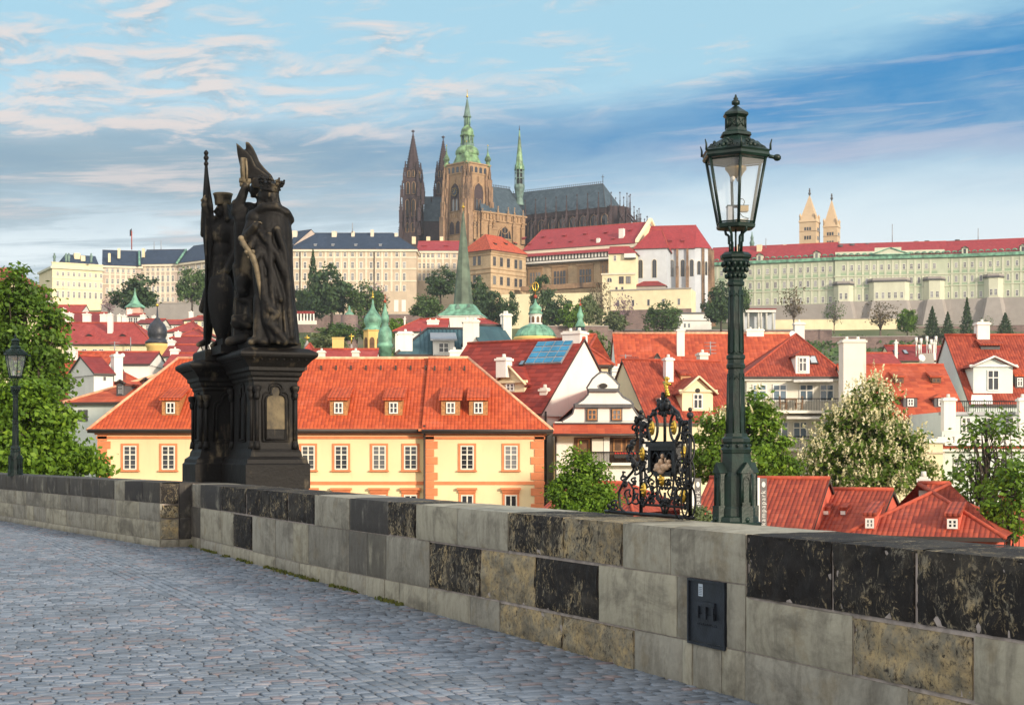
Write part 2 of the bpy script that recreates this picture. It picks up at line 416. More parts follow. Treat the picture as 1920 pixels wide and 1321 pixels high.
# ---------------------------------------------------------------- bridge frame: t runs along the parapet, n points from it to the roadway
WT = Vector((-0.428, 1.0)).normalized(); WN = Vector((-WT.y, WT.x)); W0 = Vector((-0.10, 14.74))
WH, WTH = 1.154, 0.90
def wp(s, perp, z=0.0):
 q = W0 + WT * s - WN * perp
 return Vector((q.x, q.y, z))
def s_of(px, perp=0.0):
 k = (px - 960) / F; o = W0 - WN * perp
 return (k * o.y - o.x) / (WT.x - k * WT.y)
LT = Vector((-0.511, 0.860)).normalized(); LN = Vector((-LT.y, LT.x)); L0 = Vector((-6.45, 28.1))
def lp(s, perp, z=0.0):
 q = L0 + LT * s - LN * perp
 return Vector((q.x, q.y, z))
def ls_of(px):
 k = (px - 960) / F
 return (k * L0.y - L0.x) / (LT.x - k * LT.y)
def build_deck():
 m, t, b = new_mat('cobble')
 a = t.n('ShaderNodeAttribute', attribute_name='rnd').outputs['Fac']
 g = t.n('ShaderNodeNewGeometry').outputs['Position']
 c = t.ramp(a, [(0.0, (0.11, 0.135, 0.175)), (0.45, (0.185, 0.22, 0.275)), (0.86, (0.25, 0.285, 0.345)), (0.91, (0.285, 0.235, 0.245)), (1.0, (0.22, 0.175, 0.19))])
 c = t.mix(t.m('MULTIPLY', t.ss(t.noise(g, 0.8, 5.0), 0.42, 0.72), 0.45), c, (0.07, 0.075, 0.085))
 c = t.mix(t.m('MULTIPLY', t.ss(t.noise(g, 40.0, 4.0), 0.4, 0.7), 0.35), c, (0.09, 0.09, 0.095))
 t.put(b.inputs['Base Color'], c)
 t.put(b.inputs['Roughness'], t.lin(t.noise(g, 14.0, 4.0), 0.3, 0.7, 0.40, 0.66))
 b.inputs['Specular IOR Level'].default_value = 0.6
 bump(t, b, t.noise(g, 60.0, 4.0), 0.35, 0.006)
 m, t, b = new_mat('joint')
 g = t.n('ShaderNodeNewGeometry').outputs['Position']
 t.put(b.inputs['Base Color'], t.ramp(t.noise(g, 3.0, 5.0), [(0.35, (0.022, 0.020, 0.018)), (0.7, (0.055, 0.047, 0.036))]))
 b.inputs['Roughness'].default_value = 0.95
 rng = np.random.default_rng(3)
 Q = []; RN = []
 def stone(s0, s1, p0, p1):
  Q.append((s0, s1, p0, p1))
 # main field: courses across the bridge (perp negative = towards the roadway)
 s = -16.0
 while s < 34.0:
  h = rng.uniform(0.095, 0.125)
  for lo, hi in ((-17.0, -2.28), (-1.735, 0.06)):
   p = lo
   while p < hi:
    w = rng.uniform(0.10, 0.205)
    if p > -9.5 or s > -4: stone(s, s + h, p, min(p + w, hi))
    p += w
  s += h
 p = -2.275                                                            # drainage strip: four courses along the bridge
 for k in range(5):
  s = -16.0
  while s < 34.0:
   w = rng.uniform(0.13, 0.24); stone(s, s + w, p + 0.0, p + 0.105); s += w
  p += 0.108
 Q = np.array(Q); N = len(Q)
 J = lambda a: rng.uniform(-a, a, N)
 wave = lambda s, p: 0.03 * np.sin(p * 0.9 + s * 0.13) + 0.012 * np.sin(p * 2.3 + s * 0.4)
 gap = rng.uniform(0.005, 0.011, N)
 hh = rng.uniform(-0.005, 0.003, N)
 tx, ty = J(0.022), J(0.022)
 vs = np.zeros((N, 12, 3))
 cs = [(0, 2), (0, 3), (1, 3), (1, 2)]
 for j, (a_, b_) in enumerate(cs):
  S = Q[:, a_] + (gap if a_ == 0 else -gap) + J(0.006); Pp = Q[:, b_] + (gap if b_ == 2 else -gap) + J(0.010)
  cs_, cp_ = (Q[:, 0] + Q[:, 1]) / 2, (Q[:, 2] + Q[:, 3]) / 2
  for lvl, (f_, z_) in enumerate(((1.0, -0.05), (1.0, -0.006), (0.88, 0.0))):
   S2 = cs_ + (S - cs_) * f_; P2 = cp_ + (Pp - cp_) * f_
   Sw = S2 + wave(S2, P2)
   vs[:, lvl * 4 + j, 0] = W0.x + WT.x * Sw - WN.x * P2
   vs[:, lvl * 4 + j, 1] = W0.y + WT.y * Sw - WN.y * P2
   vs[:, lvl * 4 + j, 2] = z_ + hh + ((S2 - cs_) * tx + (P2 - cp_) * ty) * (lvl > 0)
 base = np.arange(N)[:, None] * 12
 quads = []
 for lvl in (0, 1):
  for j in range(4):
   k = (j + 1) % 4
   quads.append((lvl * 4 + j, lvl * 4 + k, lvl * 4 + 4 + k, lvl * 4 + 4 + j))
 quads.append((8, 9, 10, 11))
 quads = [q[::-1] for q in quads] if True else quads
 faces = (base[:, None, :] + np.array(quads)[None, :, :]).reshape(-1, 4)
 me = mesh_from(vs.reshape(-1, 3), faces, 'cobbled_deck')
 at = me.attributes.new('rnd', 'FLOAT', 'POINT')
 at.data.foreach_set('value', np.repeat(rng.uniform(0, 1, N), 12))
 me.materials.append(MATS['cobble'])
 o = bpy.data.objects.new('cobbled_deck', me); link(o); o['kind'] = 'structure'
 mb = MB()
 f = lambda a, b_, c: wp(b_, a, c)
 mb.box(-18, -17, -0.6, 0.02, 36, -0.022, 'joint', f)
 mb.build('deck_bed', kind='structure')
 # spandrel wall and pier carrying the deck, on the river side
 mb = MB()
 mb.box(0.03, -17, -9.5, 0.86, 13.6, -0.03, 'stone_wall_far', f)
 mb.box(0.03, 13.6, -9.5, 2.9, 19.0, 0.6, 'stone_wall_far', f)
 mb.box(0.03, 19.0, -9.5, 0.86, 36, -0.6, 'stone_wall_far', f)
 mb.build('bridge_side', kind='structure')
def mesh_from(vs, faces, name):
 me = bpy.data.meshes.new(name)
 faces = np.asarray(faces); k = faces.shape[1]
 me.vertices.add(len(vs)); me.vertices.foreach_set('co', np.asarray(vs, dtype=np.float32).ravel())
 me.loops.add(faces.size); me.loops.foreach_set('vertex_index', faces.ravel().astype(np.int32))
 me.polygons.add(len(faces)); me.polygons.foreach_set('loop_start', np.arange(0, faces.size, k, dtype=np.int32))
 me.update(calc_edges=True)
 return me
build_deck()
# ---------------------------------------------------------------- parapet: every block its own size, tone and age
def block_material():
 m, t, b = new_mat('parapet_stone')
 A = lambda n: t.n('ShaderNodeAttribute', attribute_name=n).outputs['Fac']
 tone, old, rnd = A('tone'), A('old'), A('rnd')
 g = t.n('ShaderNodeNewGeometry').outputs['Position']
 off = t.n('ShaderNodeVectorMath', operation='ADD'); t.put(off.inputs[0], g); t.put(off.inputs[1], t.vec(t.m('MULTIPLY', rnd, 17.0), t.m('MULTIPLY', rnd, 7.0), 0.0))
 q = off.outputs[0]
 fine = t.noise(q, 22.0, 6.0, 0.65)
 streak = t.noise(t.mul(q, 6.5, 6.5, 1.7), 1.0, 7.0, 0.68, 0.5)
 blot = t.noise(q, 2.3, 6.0, 0.62)
 new = t.mix(rnd, (0.46, 0.43, 0.325), (0.35, 0.335, 0.285))
 new = t.mix(t.m('MULTIPLY', t.ss(streak, 0.42, 0.68), 0.7), new, (0.19, 0.172, 0.132))
 new = t.mix(t.m('MULTIPLY', t.ss(blot, 0.56, 0.66), 0.4), new, (0.27, 0.21, 0.115))
 new = t.mix(t.m('MULTIPLY', t.ss(fine, 0.35, 0.7), 0.25), new, (0.56, 0.52, 0.42))
 # weathered blocks: black crust broken by tan stone
 mt = t.noise(t.mul(q, 21.0, 21.0, 13.0), 1.0, 9.0, 0.76, 1.2)
 ml = t.noise(q, 3.2, 4.0, 0.6)
 th = t.m('ADD', t.m('ADD', t.m('MULTIPLY', mt, 0.80), t.m('MULTIPLY', ml, 0.34)), t.m('MULTIPLY', tone, -0.26))
 crust = t.m('SUBTRACT', 1.0, t.ss(th, 0.36, 0.455))
 tan = t.mix(t.ss(t.noise(q, 7.0, 7.0, 0.7), 0.36, 0.62), (0.52, 0.40, 0.215), (0.30, 0.27, 0.20)); tan = t.mix(t.m('MULTIPLY', t.ss(t.noise(q, 30.0, 6.0, 0.7), 0.5, 0.66), 0.75), tan, (0.085, 0.072, 0.055))
 oldc = t.mix(crust, tan, t.mix(fine, (0.010, 0.009, 0.009), (0.035, 0.031, 0.029)))
 # smooth but soot-dark blocks
 new = t.mix(t.m('MULTIPLY', t.m('MULTIPLY', tone, t.ss(t.m('ADD', t.m('MULTIPLY', streak, 0.5), t.m('MULTIPLY', blot, 0.6)), 0.30, 0.55)), 1.0), new, t.mix(fine, (0.028, 0.026, 0.026), (0.07, 0.065, 0.062)))
 c = t.mix(old, new, oldc)
 glob = t.noise(t.mul(g, 1.1, 1.1, 2.2), 1.0, 8.0, 0.68, 0.6)                                # soot that runs across the joints
 c = t.mix(t.m('MULTIPLY', t.ss(glob, 0.47, 0.66), 0.55), c, (0.085, 0.075, 0.06))
 t.put(b.inputs['Base Color'], c)
 b.inputs['Roughness'].default_value = 0.82; b.inputs['Specular IOR Level'].default_value = 0.3
 h = t.m('ADD', t.m('MULTIPLY', fine, 0.45), t.m('MULTIPLY', t.m('MULTIPLY', mt, old), 1.4))
 bump(t, b, h, 0.7, 0.018)
 plain('mortar', (0.40, 0.35, 0.32), 0.9, var=0.2, scale=12.0, bmp=0.3)
block_material()
class Parapet:
 def __init__(s): s.v = []; s.f = []; s.att = []; s.rng = random.Random(11)
 def block(s, fr, s0, s1, zf, tone, old, top=False, thick=0.9):
  """fr maps (s, perp, z); zf(s) gives (z0, z1) at s; the face is a grid, rounded at the joints and rough where old"""
  L = s1 - s0
  if L < 0.02: return
  g = 0.005 if not old else 0.015
  nu = max(3, int(L / (0.035 if old else 0.06))); rnd = s.rng.random()
  zm = zf((s0 + s1) / 2); nv = max(4, int((zm[1] - zm[0]) / (0.035 if old else 0.06)))
  amp = 0.024 if old else 0.0025
  seat = s.rng.uniform(-0.004, 0.004)
  def add(pt): s.v.append(pt); s.att.append((tone, old, rnd)); return len(s.v) - 1
  def grid(fn, nu, nv):
   ids = [[add(fn(i / nu, j / nv, i, j)) for i in range(nu + 1)] for j in range(nv + 1)]
   for j in range(nv):
    for i in range(nu): s.f.append((ids[j][i], ids[j][i + 1], ids[j + 1][i + 1], ids[j + 1][i]))
  def edge(u, L): d = min(u, 1 - u) * L; return max(0.0, 1 - d / 0.03) ** 2
  def front(u, v, i, j):
   ss = s0 + g + (L - 2 * g) * u; z0, z1 = zf(ss); z0 += g; z1 -= g if not top else 0.0
   z = z0 + (z1 - z0) * v
   inn = 0.014 * max(edge(u, L), edge(v, z1 - z0))
   q = fr(ss, 0, z)
   if old and 0 < i < nu and 0 < j < nv and (i in (1, nu - 1) or j in (1, nv - 1)): inn = abs(mnoise.noise(Vector((q.x * 14 + rnd * 9, q.y * 14, q.z * 14)))) * 0.035
   nz = mnoise.fractal(Vector((q.x * 9 + rnd * 40, q.y * 9, q.z * 9)), 0.9, 2.0, 4) * amp
   return fr(ss, inn - nz + seat - 0.004, z)
  grid(front, nu, nv)
  def side(ss, sgn):
   z0, z1 = zf(ss); z0 += g; z1 -= g if not top else 0
   a = [add(fr(ss, 0.011 + seat, z0)), add(fr(ss, 0.011 + seat, z1)), add(fr(ss, 0.05, z1)), add(fr(ss, 0.05, z0))]
   s.f.append(tuple(a if sgn else a[::-1]))
  side(s0 + g, True); side(s1 - g, False)
  for lv in (0, 1):
   a = []
   for ss, pp in ((s0 + g, 0.011), (s1 - g, 0.011), (s1 - g, 0.05), (s0 + g, 0.05)):
    z0, z1 = zf(ss); a.append(add(fr(ss, pp + seat, (z0 + g) if lv == 0 else (z1 - (0 if top else g)))))
   if not (lv == 1 and top): s.f.append(tuple(a))
  if top:
   def cap(u, v, i, j):
    ss = s0 + g + (L - 2 * g) * u; z1 = zf(ss)[1]
    return fr(ss, 0.010 + seat + (thick - 0.02) * v, z1 + 0.004 * math.sin(3 * v) + (0.004 * mnoise.noise(Vector((ss * 6, v * 6, rnd * 9))) if 0 < v < 1 else 0) - 0.01 * edge(v, thick))
   grid(cap, nu, 8)
 def build(s, name):
  me = bpy.data.meshes.new(name); me.from_pydata([tuple(p) for p in s.v], [], s.f)
  for i, n in enumerate(('tone', 'old', 'rnd')):
   a = me.attributes.new(n, 'FLOAT', 'POINT'); a.data.foreach_set('value', [q[i] for q in s.att])
  me.materials.append(MATS['parapet_stone'])
  me.polygons.foreach_set('use_smooth', [True] * len(me.polygons))
  bm = bmesh.new(); bm.from_mesh(me); bmesh.ops.recalc_face_normals(bm, faces=bm.faces); bm.to_mesh(me); bm.free()
  o = bpy.data.objects.new(name, me); link(o); return o
def build_parapet():
 S = s_of
 lerp = lambda x, pts: next((a[1] + (b_[1] - a[1]) * (x - a[0]) / (b_[0] - a[0]) for a, b_ in zip(pts, pts[1:]) if a[0] <= x <= b_[0]), pts[0][1] if x < pts[0][0] else pts[-1][1])
 j1 = lambda s: lerp(s, [(-20, .70), (S(1397), .71), (S(1395.5), .80), (S(1000), .785), (S(560), .74), (40, .74)])
 j2 = lambda s: lerp(s, [(-20, .33), (S(1400), .335), (S(1000), .30), (S(560), .19), (40, .17)])
 par = Parapet()
 def course(edges, zlo, zhi, top=False):
  for px0, px1, tone, old in edges:
   par.block(wp, S(px1), S(px0), lambda s: (zlo(s), zhi(s)), tone, old, top)
 D, L_ = 1.0, 0.0
 topc = [(335, 360, 1, 0), (360, 375, .2, 0), (375, 413, 1, 0), (414, 460, .9, 1), (461, 485, 1, 1), (486, 538, .9, 1), (539, 588, .95, 1), (589, 654, .05, 0), (654, 726, .95, 0), (727, 778, .8, 1),
   (779, 856, .12, 0), (856, 951, .05, 0), (952, 1056, .75, 1), (1056, 1165, .45, 1), (1165, 1255, .05, 0), (1255, 1396, .08, 0), (1396, 1558, 1.0, 1), (1558, 1714, .95, 1), (1714, 1975, .85, 1)]
 midc = [(335, 375, .9, 0), (375, 413, .1, 0), (414, 437, .1, 0), (437, 471, 1, 1), (472, 515, .1, 0), (515, 548, .15, 0), (548, 577, .2, 0), (577, 653, .35, 0), (653, 687, .7, 0), (687, 723, .75, 0), (723, 804, .3, 0),
   (804, 899, .75, 1), (899, 1002, .1, 1), (1002, 1121, .9, 1), (1121, 1268, .08, 0), (1268, 1288, .3, 0), (1360, 1396, .2, 0), (1396, 1596, .15, 0), (1596, 1823, .30, 1), (1823, 2060, .1, 0)]
 basc = [(335, 375, .5, 0), (375, 415, .1, 0), (415, 470, .1, 0), (470, 515, .1, 0), (515, 560, .15, 0), (560, 599, .05, 0), (599, 649, .1, 0), (649, 685, .05, 0), (685, 720, .05, 0), (720, 747, .1, 0), (747, 800, .1, 0), (800, 880, .12, 0), (880, 935, .15, 0),
   (935, 1053, .25, 1), (1053, 1187, .3, 1), (1187, 1278, .2, 0), (1278, 1296, .1, 0), (1296, 1350, .25, 0), (1350, 1394, .15, 0), (1394, 1700, .15, 0), (1700, 1822, .3, 1), (1822, 2100, .1, 0)]
 rr = random.Random(5)
 s = S(1975)
 course(topc, j1, lambda s: WH, True); course(midc, j2, j1); course(basc, lambda s: -0.03, j2)
 for lo_, hi_, top, st in ((j1, lambda s: WH, True, S(1975)), (j2, j1, False, S(2060)), (lambda s: -0.03, j2, False, S(2100))):   # on past the frame
  s = st
  while s > -16:
   w = rr.uniform(0.45, 0.95); par.block(wp, s - w, s, (lambda a, b_: (lambda q: (a(q), b_(q))))(lo_, hi_), rr.choice([.1, .1, .9, .8]), rr.choice([0, 1]), top); s -= w
 # blocks above and below the cast iron door
 par.block(wp, S(1360), S(1288), lambda s: (j2(s), 0.305), .2, 0);
 o = par.build('stone_parapet')
 tag(o, 'long near sandstone parapet of grey and soot-black blocks carrying the large lamp', 'parapet')
 mb = MB()
 mb.box(0.022, -16, -0.05, WTH - 0.01, s_of(335), WH - 0.022, 'mortar', lambda a, b_, c: wp(b_, a, c))
 c = mb.build('mortar_core', o)
 # --- the far length, set forward toward the roadway
 par = Parapet(); f = lambda a, b_, c: lp(b_, a, c)
 H = 1.18
 tl = [(-60, -20, .9, 0), (-20, 12, .9, 0), (12, 28, .9, 0), (28, 44, .95, 0), (44, 64, .9, 0), (64, 87, .85, 0), (87, 107, .95, 0), (107, 129, .9, 0), (129, 156, .9, 0), (156, 188, .95, 0), (188, 214, .9, 0), (214, 233, .1, 0), (233, 267, 1, 0), (267, 299, .95, 0)]
 ml = [(-60, -10, .2, 0), (-10, 13, .1, 0), (13, 30, .2, 0), (30, 48, .05, 0), (48, 61, .3, 0), (61, 76, .4, 0), (76, 90, .3, 0), (90, 113, .3, 0), (113, 132, .35, 0), (132, 182, .45, 0), (182, 217, .3, 0), (217, 260, .3, 0), (260, 299, .25, 0)]
 m2 = [(-60, -5, .1, 0), (-5, 24, .1, 0), (24, 50, .2, 0), (50, 62, .1, 0), (62, 86, .2, 0), (86, 101, .1, 0), (101, 124, .02, 0), (124, 152, .15, 0), (152, 178, .2, 0), (178, 200, .25, 0), (200, 223, .25, 0), (223, 270, .3, 0), (270, 299, .25, 0)]
 bl = [(-60, 44, .1, 0), (44, 90, .1, 0), (90, 130, .1, 0), (130, 180, .15, 0), (180, 225, .2, 0), (225, 299, .15, 0)]
 for edges, z0, z1, top in ((tl, .80, H, True), (ml, .47, .80, False), (m2, .13, .47, False), (bl, -.03, .13, False)):
  for a, b_, tone, old in edges:
   par.block(lp, ls_of(b_), ls_of(a), lambda s, z0=z0, z1=z1: (z0, z1), tone, old, top)
 for z0, z1, top, w0, tone_ in ((.80, H, True, .7, .9), (.47, .80, False, .8, .25), (.13, .47, False, .8, .15), (-.03, .13, False, 1.3, .1)):
  s = ls_of(-60)
  while s < 23: w = w0 * rr.uniform(.7, 1.4); par.block(lp, s, s + w, lambda q, z0=z0, z1=z1: (z0, z1), tone_, 0, top); s += w
 # end face of the far length, looking back along the bridge
 ex = Vector((WN.x, WN.y))
 e0 = Vector((L0.x, L0.y))
 def ef(s, perp, z): q = e0 - ex * (s) + Vector((WT.x, WT.y)) * perp; return Vector((q.x, q.y, z))
 for z0, z1, tone, old in ((.78, H, .9, 1), (.52, .78, .45, 1), (.14, .52, .25, 1), (-.03, .14, .2, 0)):
  par.block(ef, 0.0, 0.36, lambda s, z0=z0, z1=z1: (z0, z1), tone, old)
 for z0, z1, tone in ((.55, H, 1.0), (.14, .55, 1.0), (-.03, .14, .3)):
  par.block(ef, 0.36, 0.62, lambda s, z0=z0, z1=z1: (z0, z1), tone, 0)
 o = par.build('stone_parapet')
 tag(o, 'far sandstone parapet beyond the statue, dark cap blocks over rows of paler stone', 'parapet')
 mb = MB(); mb.box(0.022, 0.02, -0.05, WTH - 0.01, 22, H - 0.022, 'mortar', f); mb.build('mortar_core', o)
build_parapet()
# moss along the foot of the parapet
def build_moss():
 m, t, b = new_mat('moss')
 g = t.n('ShaderNodeNewGeometry').outputs['Position']
 t.put(b.inputs['Base Color'], t.ramp(t.noise(g, 6.0), [(0.35, (0.05, 0.08, 0.015)), (0.65, (0.16, 0.16, 0.03))])); b.inputs['Roughness'].default_value = 0.9
 rng = random.Random(2); mb = MB()
 for k in range(1500):
  s = rng.uniform(s_of(760), s_of(330));
  if mnoise.noise(Vector((s * 1.1, 0, 0))) < -0.05: continue
  p = -abs(rng.gauss(0, 0.035)) - 0.005; h = rng.uniform(0.01, 0.045); w = rng.uniform(0.006, 0.02)
  a = rng.uniform(0, 6.28); dx, dy = math.cos(a) * w, math.sin(a) * w; c = wp(s, p)
  mb.face([(c.x - dx, c.y - dy, -0.01), (c.x + dx, c.y + dy, -0.01), (c.x + dx * .3 + rng.gauss(0, .01), c.y + dy * .3, h), (c.x - dx * .3, c.y - dy * .3, h)], 'moss')
 mb.build('moss', kind='stuff', label='thin green moss along the foot of the parapet', category='moss')
build_moss()
# ---------------------------------------------------------------- cast iron door in the parapet
def build_wall_door():
 plain('cast_iron_blue', (0.022, 0.028, 0.038), 0.42, 0.3, var=0.3, scale=10.0, bmp=0.15)
 plain('sticker', (0.50, 0.58, 0.66), 0.5, var=0.1)
 plain('sticker_print', (0.16, 0.20, 0.26), 0.5)
 s0, s1 = s_of(1359), s_of(1289); c = wp((s0 + s1) / 2, 0, 0.31)
 root = thing('meter_box_door', 'dark blue cast iron door with a bridge relief set into the parapet', 'metal door', c)
 f = lambda a, b_, cc: wp(s1 - a, -b_, 0.31 + cc)                     # a from its left edge, b proud of the wall
 W, H = s1 - s0, 0.485
 mb = MB()
 mb.box(0, -0.04, 0, W, -0.012, H, 'cast_iron_blue', f)
 r = 0.018
 for (x0, x1, z0, z1) in ((0, W, 0, r), (0, W, H - r, H), (0, r, r, H - r), (W - r, W, r, H - r)):
  mb.box(x0, -0.012, z0, x1, 0.004, z1, 'cast_iron_blue', f)
 mb.build('door_panel', root)
 mb = MB(); ez, ex_ = 0.20, W * 0.27; ew, eh = W * 0.46, 0.125       # emblem: two arches on three piers under a coping
 mb.box(ex_, -0.012, ez, ex_ + ew, -0.006, ez + eh, 'cast_iron_blue', f)
 mb.box(ex_, -0.006, ez + eh - 0.035, ex_ + ew, 0.006, ez + eh, 'cast_iron_blue', f)
 for k in range(3):
  x = ex_ + ew * (0.06 + 0.44 * k); mb.box(x - 0.012, -0.006, ez, x + 0.012, 0.010, ez + eh - 0.036, 'cast_iron_blue', f)
  mb.box(x - 0.018, -0.006, ez, x + 0.018, 0.012, ez + 0.04, 'cast_iron_blue', f)
 mb.box(ex_, -0.006, ez, ex_ + ew, 0.002, ez + 0.03, 'cast_iron_blue', f)
 for k in range(11):
  x = ex_ - 0.02 + (ew + 0.05) * k / 11; mb.box(x, -0.012, ez - 0.05, x + 0.012, -0.008, ez - 0.038 + 0.006 * (k % 2), 'cast_iron_blue', f)
 mb.build('bridge_relief', root)
 mb = MB(); mb.box(W * 0.27, -0.012, H - 0.125, W * 0.385, -0.0095, H - 0.035, 'sticker', f)
 for k in range(5): mb.box(W * 0.285, -0.0095, H - 0.115 + k * 0.013, W * 0.285 + W * (0.08 if k < 4 else 0.085), -0.0085, H - 0.109 + k * 0.013, 'sticker_print', f)
 mb.build('sticker', root)
build_wall_door()
# ---------------------------------------------------------------- street lamps
def build_lamps():
 plain('lamp_green', (0.007, 0.022, 0.017), 0.42, 0.0, var=0.45, scale=9.0, bmp=0.12, spec=0.45)
 plain('lamp_brass', (0.30, 0.20, 0.07), 0.4, 0.7)
 plain('lamp_white', (0.75, 0.72, 0.65), 0.5)
 m, t, b = new_mat('lamp_glass')
 b.inputs['Base Color'].default_value = (0.95, 0.98, 1, 1); b.inputs['Roughness'].default_value = 0.03
 b.inputs['IOR'].default_value = 1.12; b.inputs['Alpha'].default_value = 0.16; b.inputs['Specular IOR Level'].default_value = 0.9
 Y = 12.6; x0 = (1379.5 - 960) / F * Y; base = Vector((x0, Y, WH))
 root = thing('street_lamp', 'tall near green cast iron gas lamp on the parapet beside the iron lattice', 'street lamp', base, 'gas lamps on the bridge parapet')
 z = lambda py: EYE + (H0 - py) / F * Y
 G = 'lamp_green'
 def lat(name, prof, n=8, rot=math.pi / 8, smooth=False, parent=root, mat=G):
  mb = MB(); mb.lathe((x0, Y), [(r, z(py)) for r, py in prof], mat, n, rot, smooth); return mb
 # foot: plate, octagonal pedestal, four gabled buttresses
 mb = lat('base', [(.215, 985), (.215, 978), (.19, 976), (.185, 968), (.165, 966), (.16, 952), (.15, 948), (.15, 892), (.132, 884), (.125, 850)])
 for k in range(4):
  a = math.radians(22 + 90 * k); d = Vector((math.cos(a), math.sin(a))); w = Vector((-d.y, d.x))
  g = lambda q, r, zz: (x0 + d.x * r + w.x * q, Y + d.y * r + w.y * q, zz)
  mb.box(-.052, .10, z(984), .052, .188, z(947), G, g)
  mb.box(-.043, .10, z(947), .043, .170, z(886), G, g)
  pr = [g(-.062, .10, z(886)), g(.062, .10, z(886)), g(.062, .184, z(886)), g(-.062, .184, z(886)), g(0, .10, z(866)), g(0, .184, z(866))]
  mb.raw(pr, [(0, 3, 2, 1), (3, 2, 5), (0, 4, 1), (0, 3, 5, 4), (1, 4, 5, 2)][0:1] + [(3, 2, 5), (1, 0, 4), (0, 3, 5, 4), (2, 1, 4, 5)], G)
  for q in (-.044, .044): mb.tube([g(q, .172, z(947)), g(q, .172, z(888))], .006, G, 6)
  pts = [g(.03 * math.cos(b_), .172, z(918) + .10 * 0 + .03 * math.sin(b_) * 1.6 + .06) for b_ in [math.pi * j / 6 for j in range(7)]]
  mb.tube([g(.03, .172, z(940))] + pts + [g(-.03, .172, z(940))], .005, G, 5)
  mb.ball(g(0, .184, z(972)), .022, G, 8)
 mb.build('base', root)
 mb = lat('collar', [(.10, 851), (.125, 849), (.13, 842), (.118, 838), (.112, 832), (.122, 828), (.12, 822), (.098, 818), (.095, 812)]);
 for k in range(8):
  a = 2 * math.pi * k / 8; mb.ball((x0 + .115 * math.cos(a), Y + .115 * math.sin(a), z(835)), .014, G, 6)
 mb.build('collar', root)
 mb = lat('shaft', [(.080, 822), (.078, 812), (.067, 700), (.066, 692), (.078, 690), (.080, 684), (.070, 681), (.070, 674), (.080, 672), (.078, 666), (.063, 664), (.055, 545), (.055, 536)])
 for k in range(8):                                                    # ribs on the arrises, pointed arch heads on the panels
  a = math.pi / 8 + 2 * math.pi * k / 8
  for (ra, pa, rb, pb) in ((.078, 815, .0672, 700), (.063, 662, .055, 545)):
   mb.tube([(x0 + ra * math.cos(a), Y + ra * math.sin(a), z(pa)), (x0 + rb * math.cos(a), Y + rb * math.sin(a), z(pb))], .0065, G, 6)
  a2 = 2 * math.pi * k / 8; d = Vector((math.cos(a2), math.sin(a2))); w = Vector((-d.y, d.x))
  for rr_, pt, hw in ((.067, 712, .022), (.056, 558, .017), (.072, 806, .024), (.062, 656, .02)):
   rr_ *= .93; sg = 1 if pt in (712, 558) else -1
   mb.tube([(x0 + d.x * rr_ + w.x * q, Y + d.y * rr_ + w.y * q, z(pt) + sg * (0.03 - abs(q) * 1.3)) for q in (-hw, -hw / 2, 0, hw / 2, hw)], .006, G, 5)
 mb.build('shaft', root)
 mb = lat('capital', [(.062, 537), (.072, 535), (.074, 530), (.064, 527), (.066, 521), (.078, 508), (.100, 496), (.112, 491), (.112, 487), (.130, 484), (.132, 479), (.105, 474), (.055, 473)])
 for ring, (rr_, py) in enumerate(((.078, 518), (.094, 506), (.108, 496))):   # leaf carving
  for k in range(14):
   a = 2 * math.pi * (k + .5 * (ring % 2)) / 14
   mb.ball((x0 + rr_ * math.cos(a), Y + rr_ * math.sin(a), z(py)), .015, G, 6, 1.4)
 mb.build('capital', root)
 # lyre brackets carrying the lantern
 mb = MB()
 for k in range(6):
  a = math.radians(30 + 60 * k) + math.radians(-90 + 0)
  if k % 3 == 1: continue
  pts = [(.095, 474), (.095, 452), (.088, 447), (.083, 446), (.083, 440), (.098, 436), (.125, 431), (.138, 427)] if False else [(.072, 474), (.076, 456), (.088, 455), (.09, 441), (.104, 438), (.128, 436), (.136, 431), (.132, 426)]
  mb.tube([(x0 + r * math.cos(a), Y + r * math.sin(a), z(py)) for r, py in pts], .011, G, 8)
 mb.tube([(x0, Y, z(474)), (x0, Y, z(425))], .008, G, 6)
 mb.build('lyre_bracket', root)
 HX = math.radians(-90)                                                # a glazing bar toward the viewer
 hexp = lambda r, py, k: Vector((x0 + r * math.cos(HX + k * math.pi / 3), Y + r * math.sin(HX + k * math.pi / 3), z(py)))
 mb = MB()
 mb.lathe((x0, Y), [(.150, z(430)), (.168, z(428)), (.172, z(423)), (.158, z(420)), (.145, z(420))], G, 6, HX, False)
 for k in range(6):
  mb.tube([hexp(.155, 421, k), hexp(.262, 296, k)], .0125, G, 6)
  mb.tube([hexp(.252, 303, k), hexp(.252, 303, k + 1)], .007, G, 5)
  mb.tube([hexp(.160, 418, k), hexp(.160, 418, k + 1)], .007, G, 5)
 mb.build('lantern_frame', root)
 for k in range(6):
  mb = MB(); a, b_, c, d = hexp(.157, 420, k), hexp(.157, 420, k + 1), hexp(.257, 298, k + 1), hexp(.257, 298, k)
  ins = 0.02
  q = [a.lerp(b_, ins), b_.lerp(a, ins), c.lerp(d, ins), d.lerp(c, ins)]
  mb.face(q, 'lamp_glass'); mb.build('glass_pane', root)
 mb = MB()
 mb.lathe((x0, Y), [(.245, z(300)), (.282, z(300)), (.296, z(296)), (.290, z(291)), (.300, z(287)), (.270, z(284)), (.20, z(271)), (.13, z(262)), (.118, z(258))], G, 6, HX, False)
 mb.lathe((x0, Y), [(.105, z(258)), (.138, z(256)), (.132, z(251)), (.098, z(247)), (.094, z(242))], G, 6, HX, False)
 mb.lathe((x0, Y), [(.080, z(242)), (.080, z(222))], G, 6, HX, False)
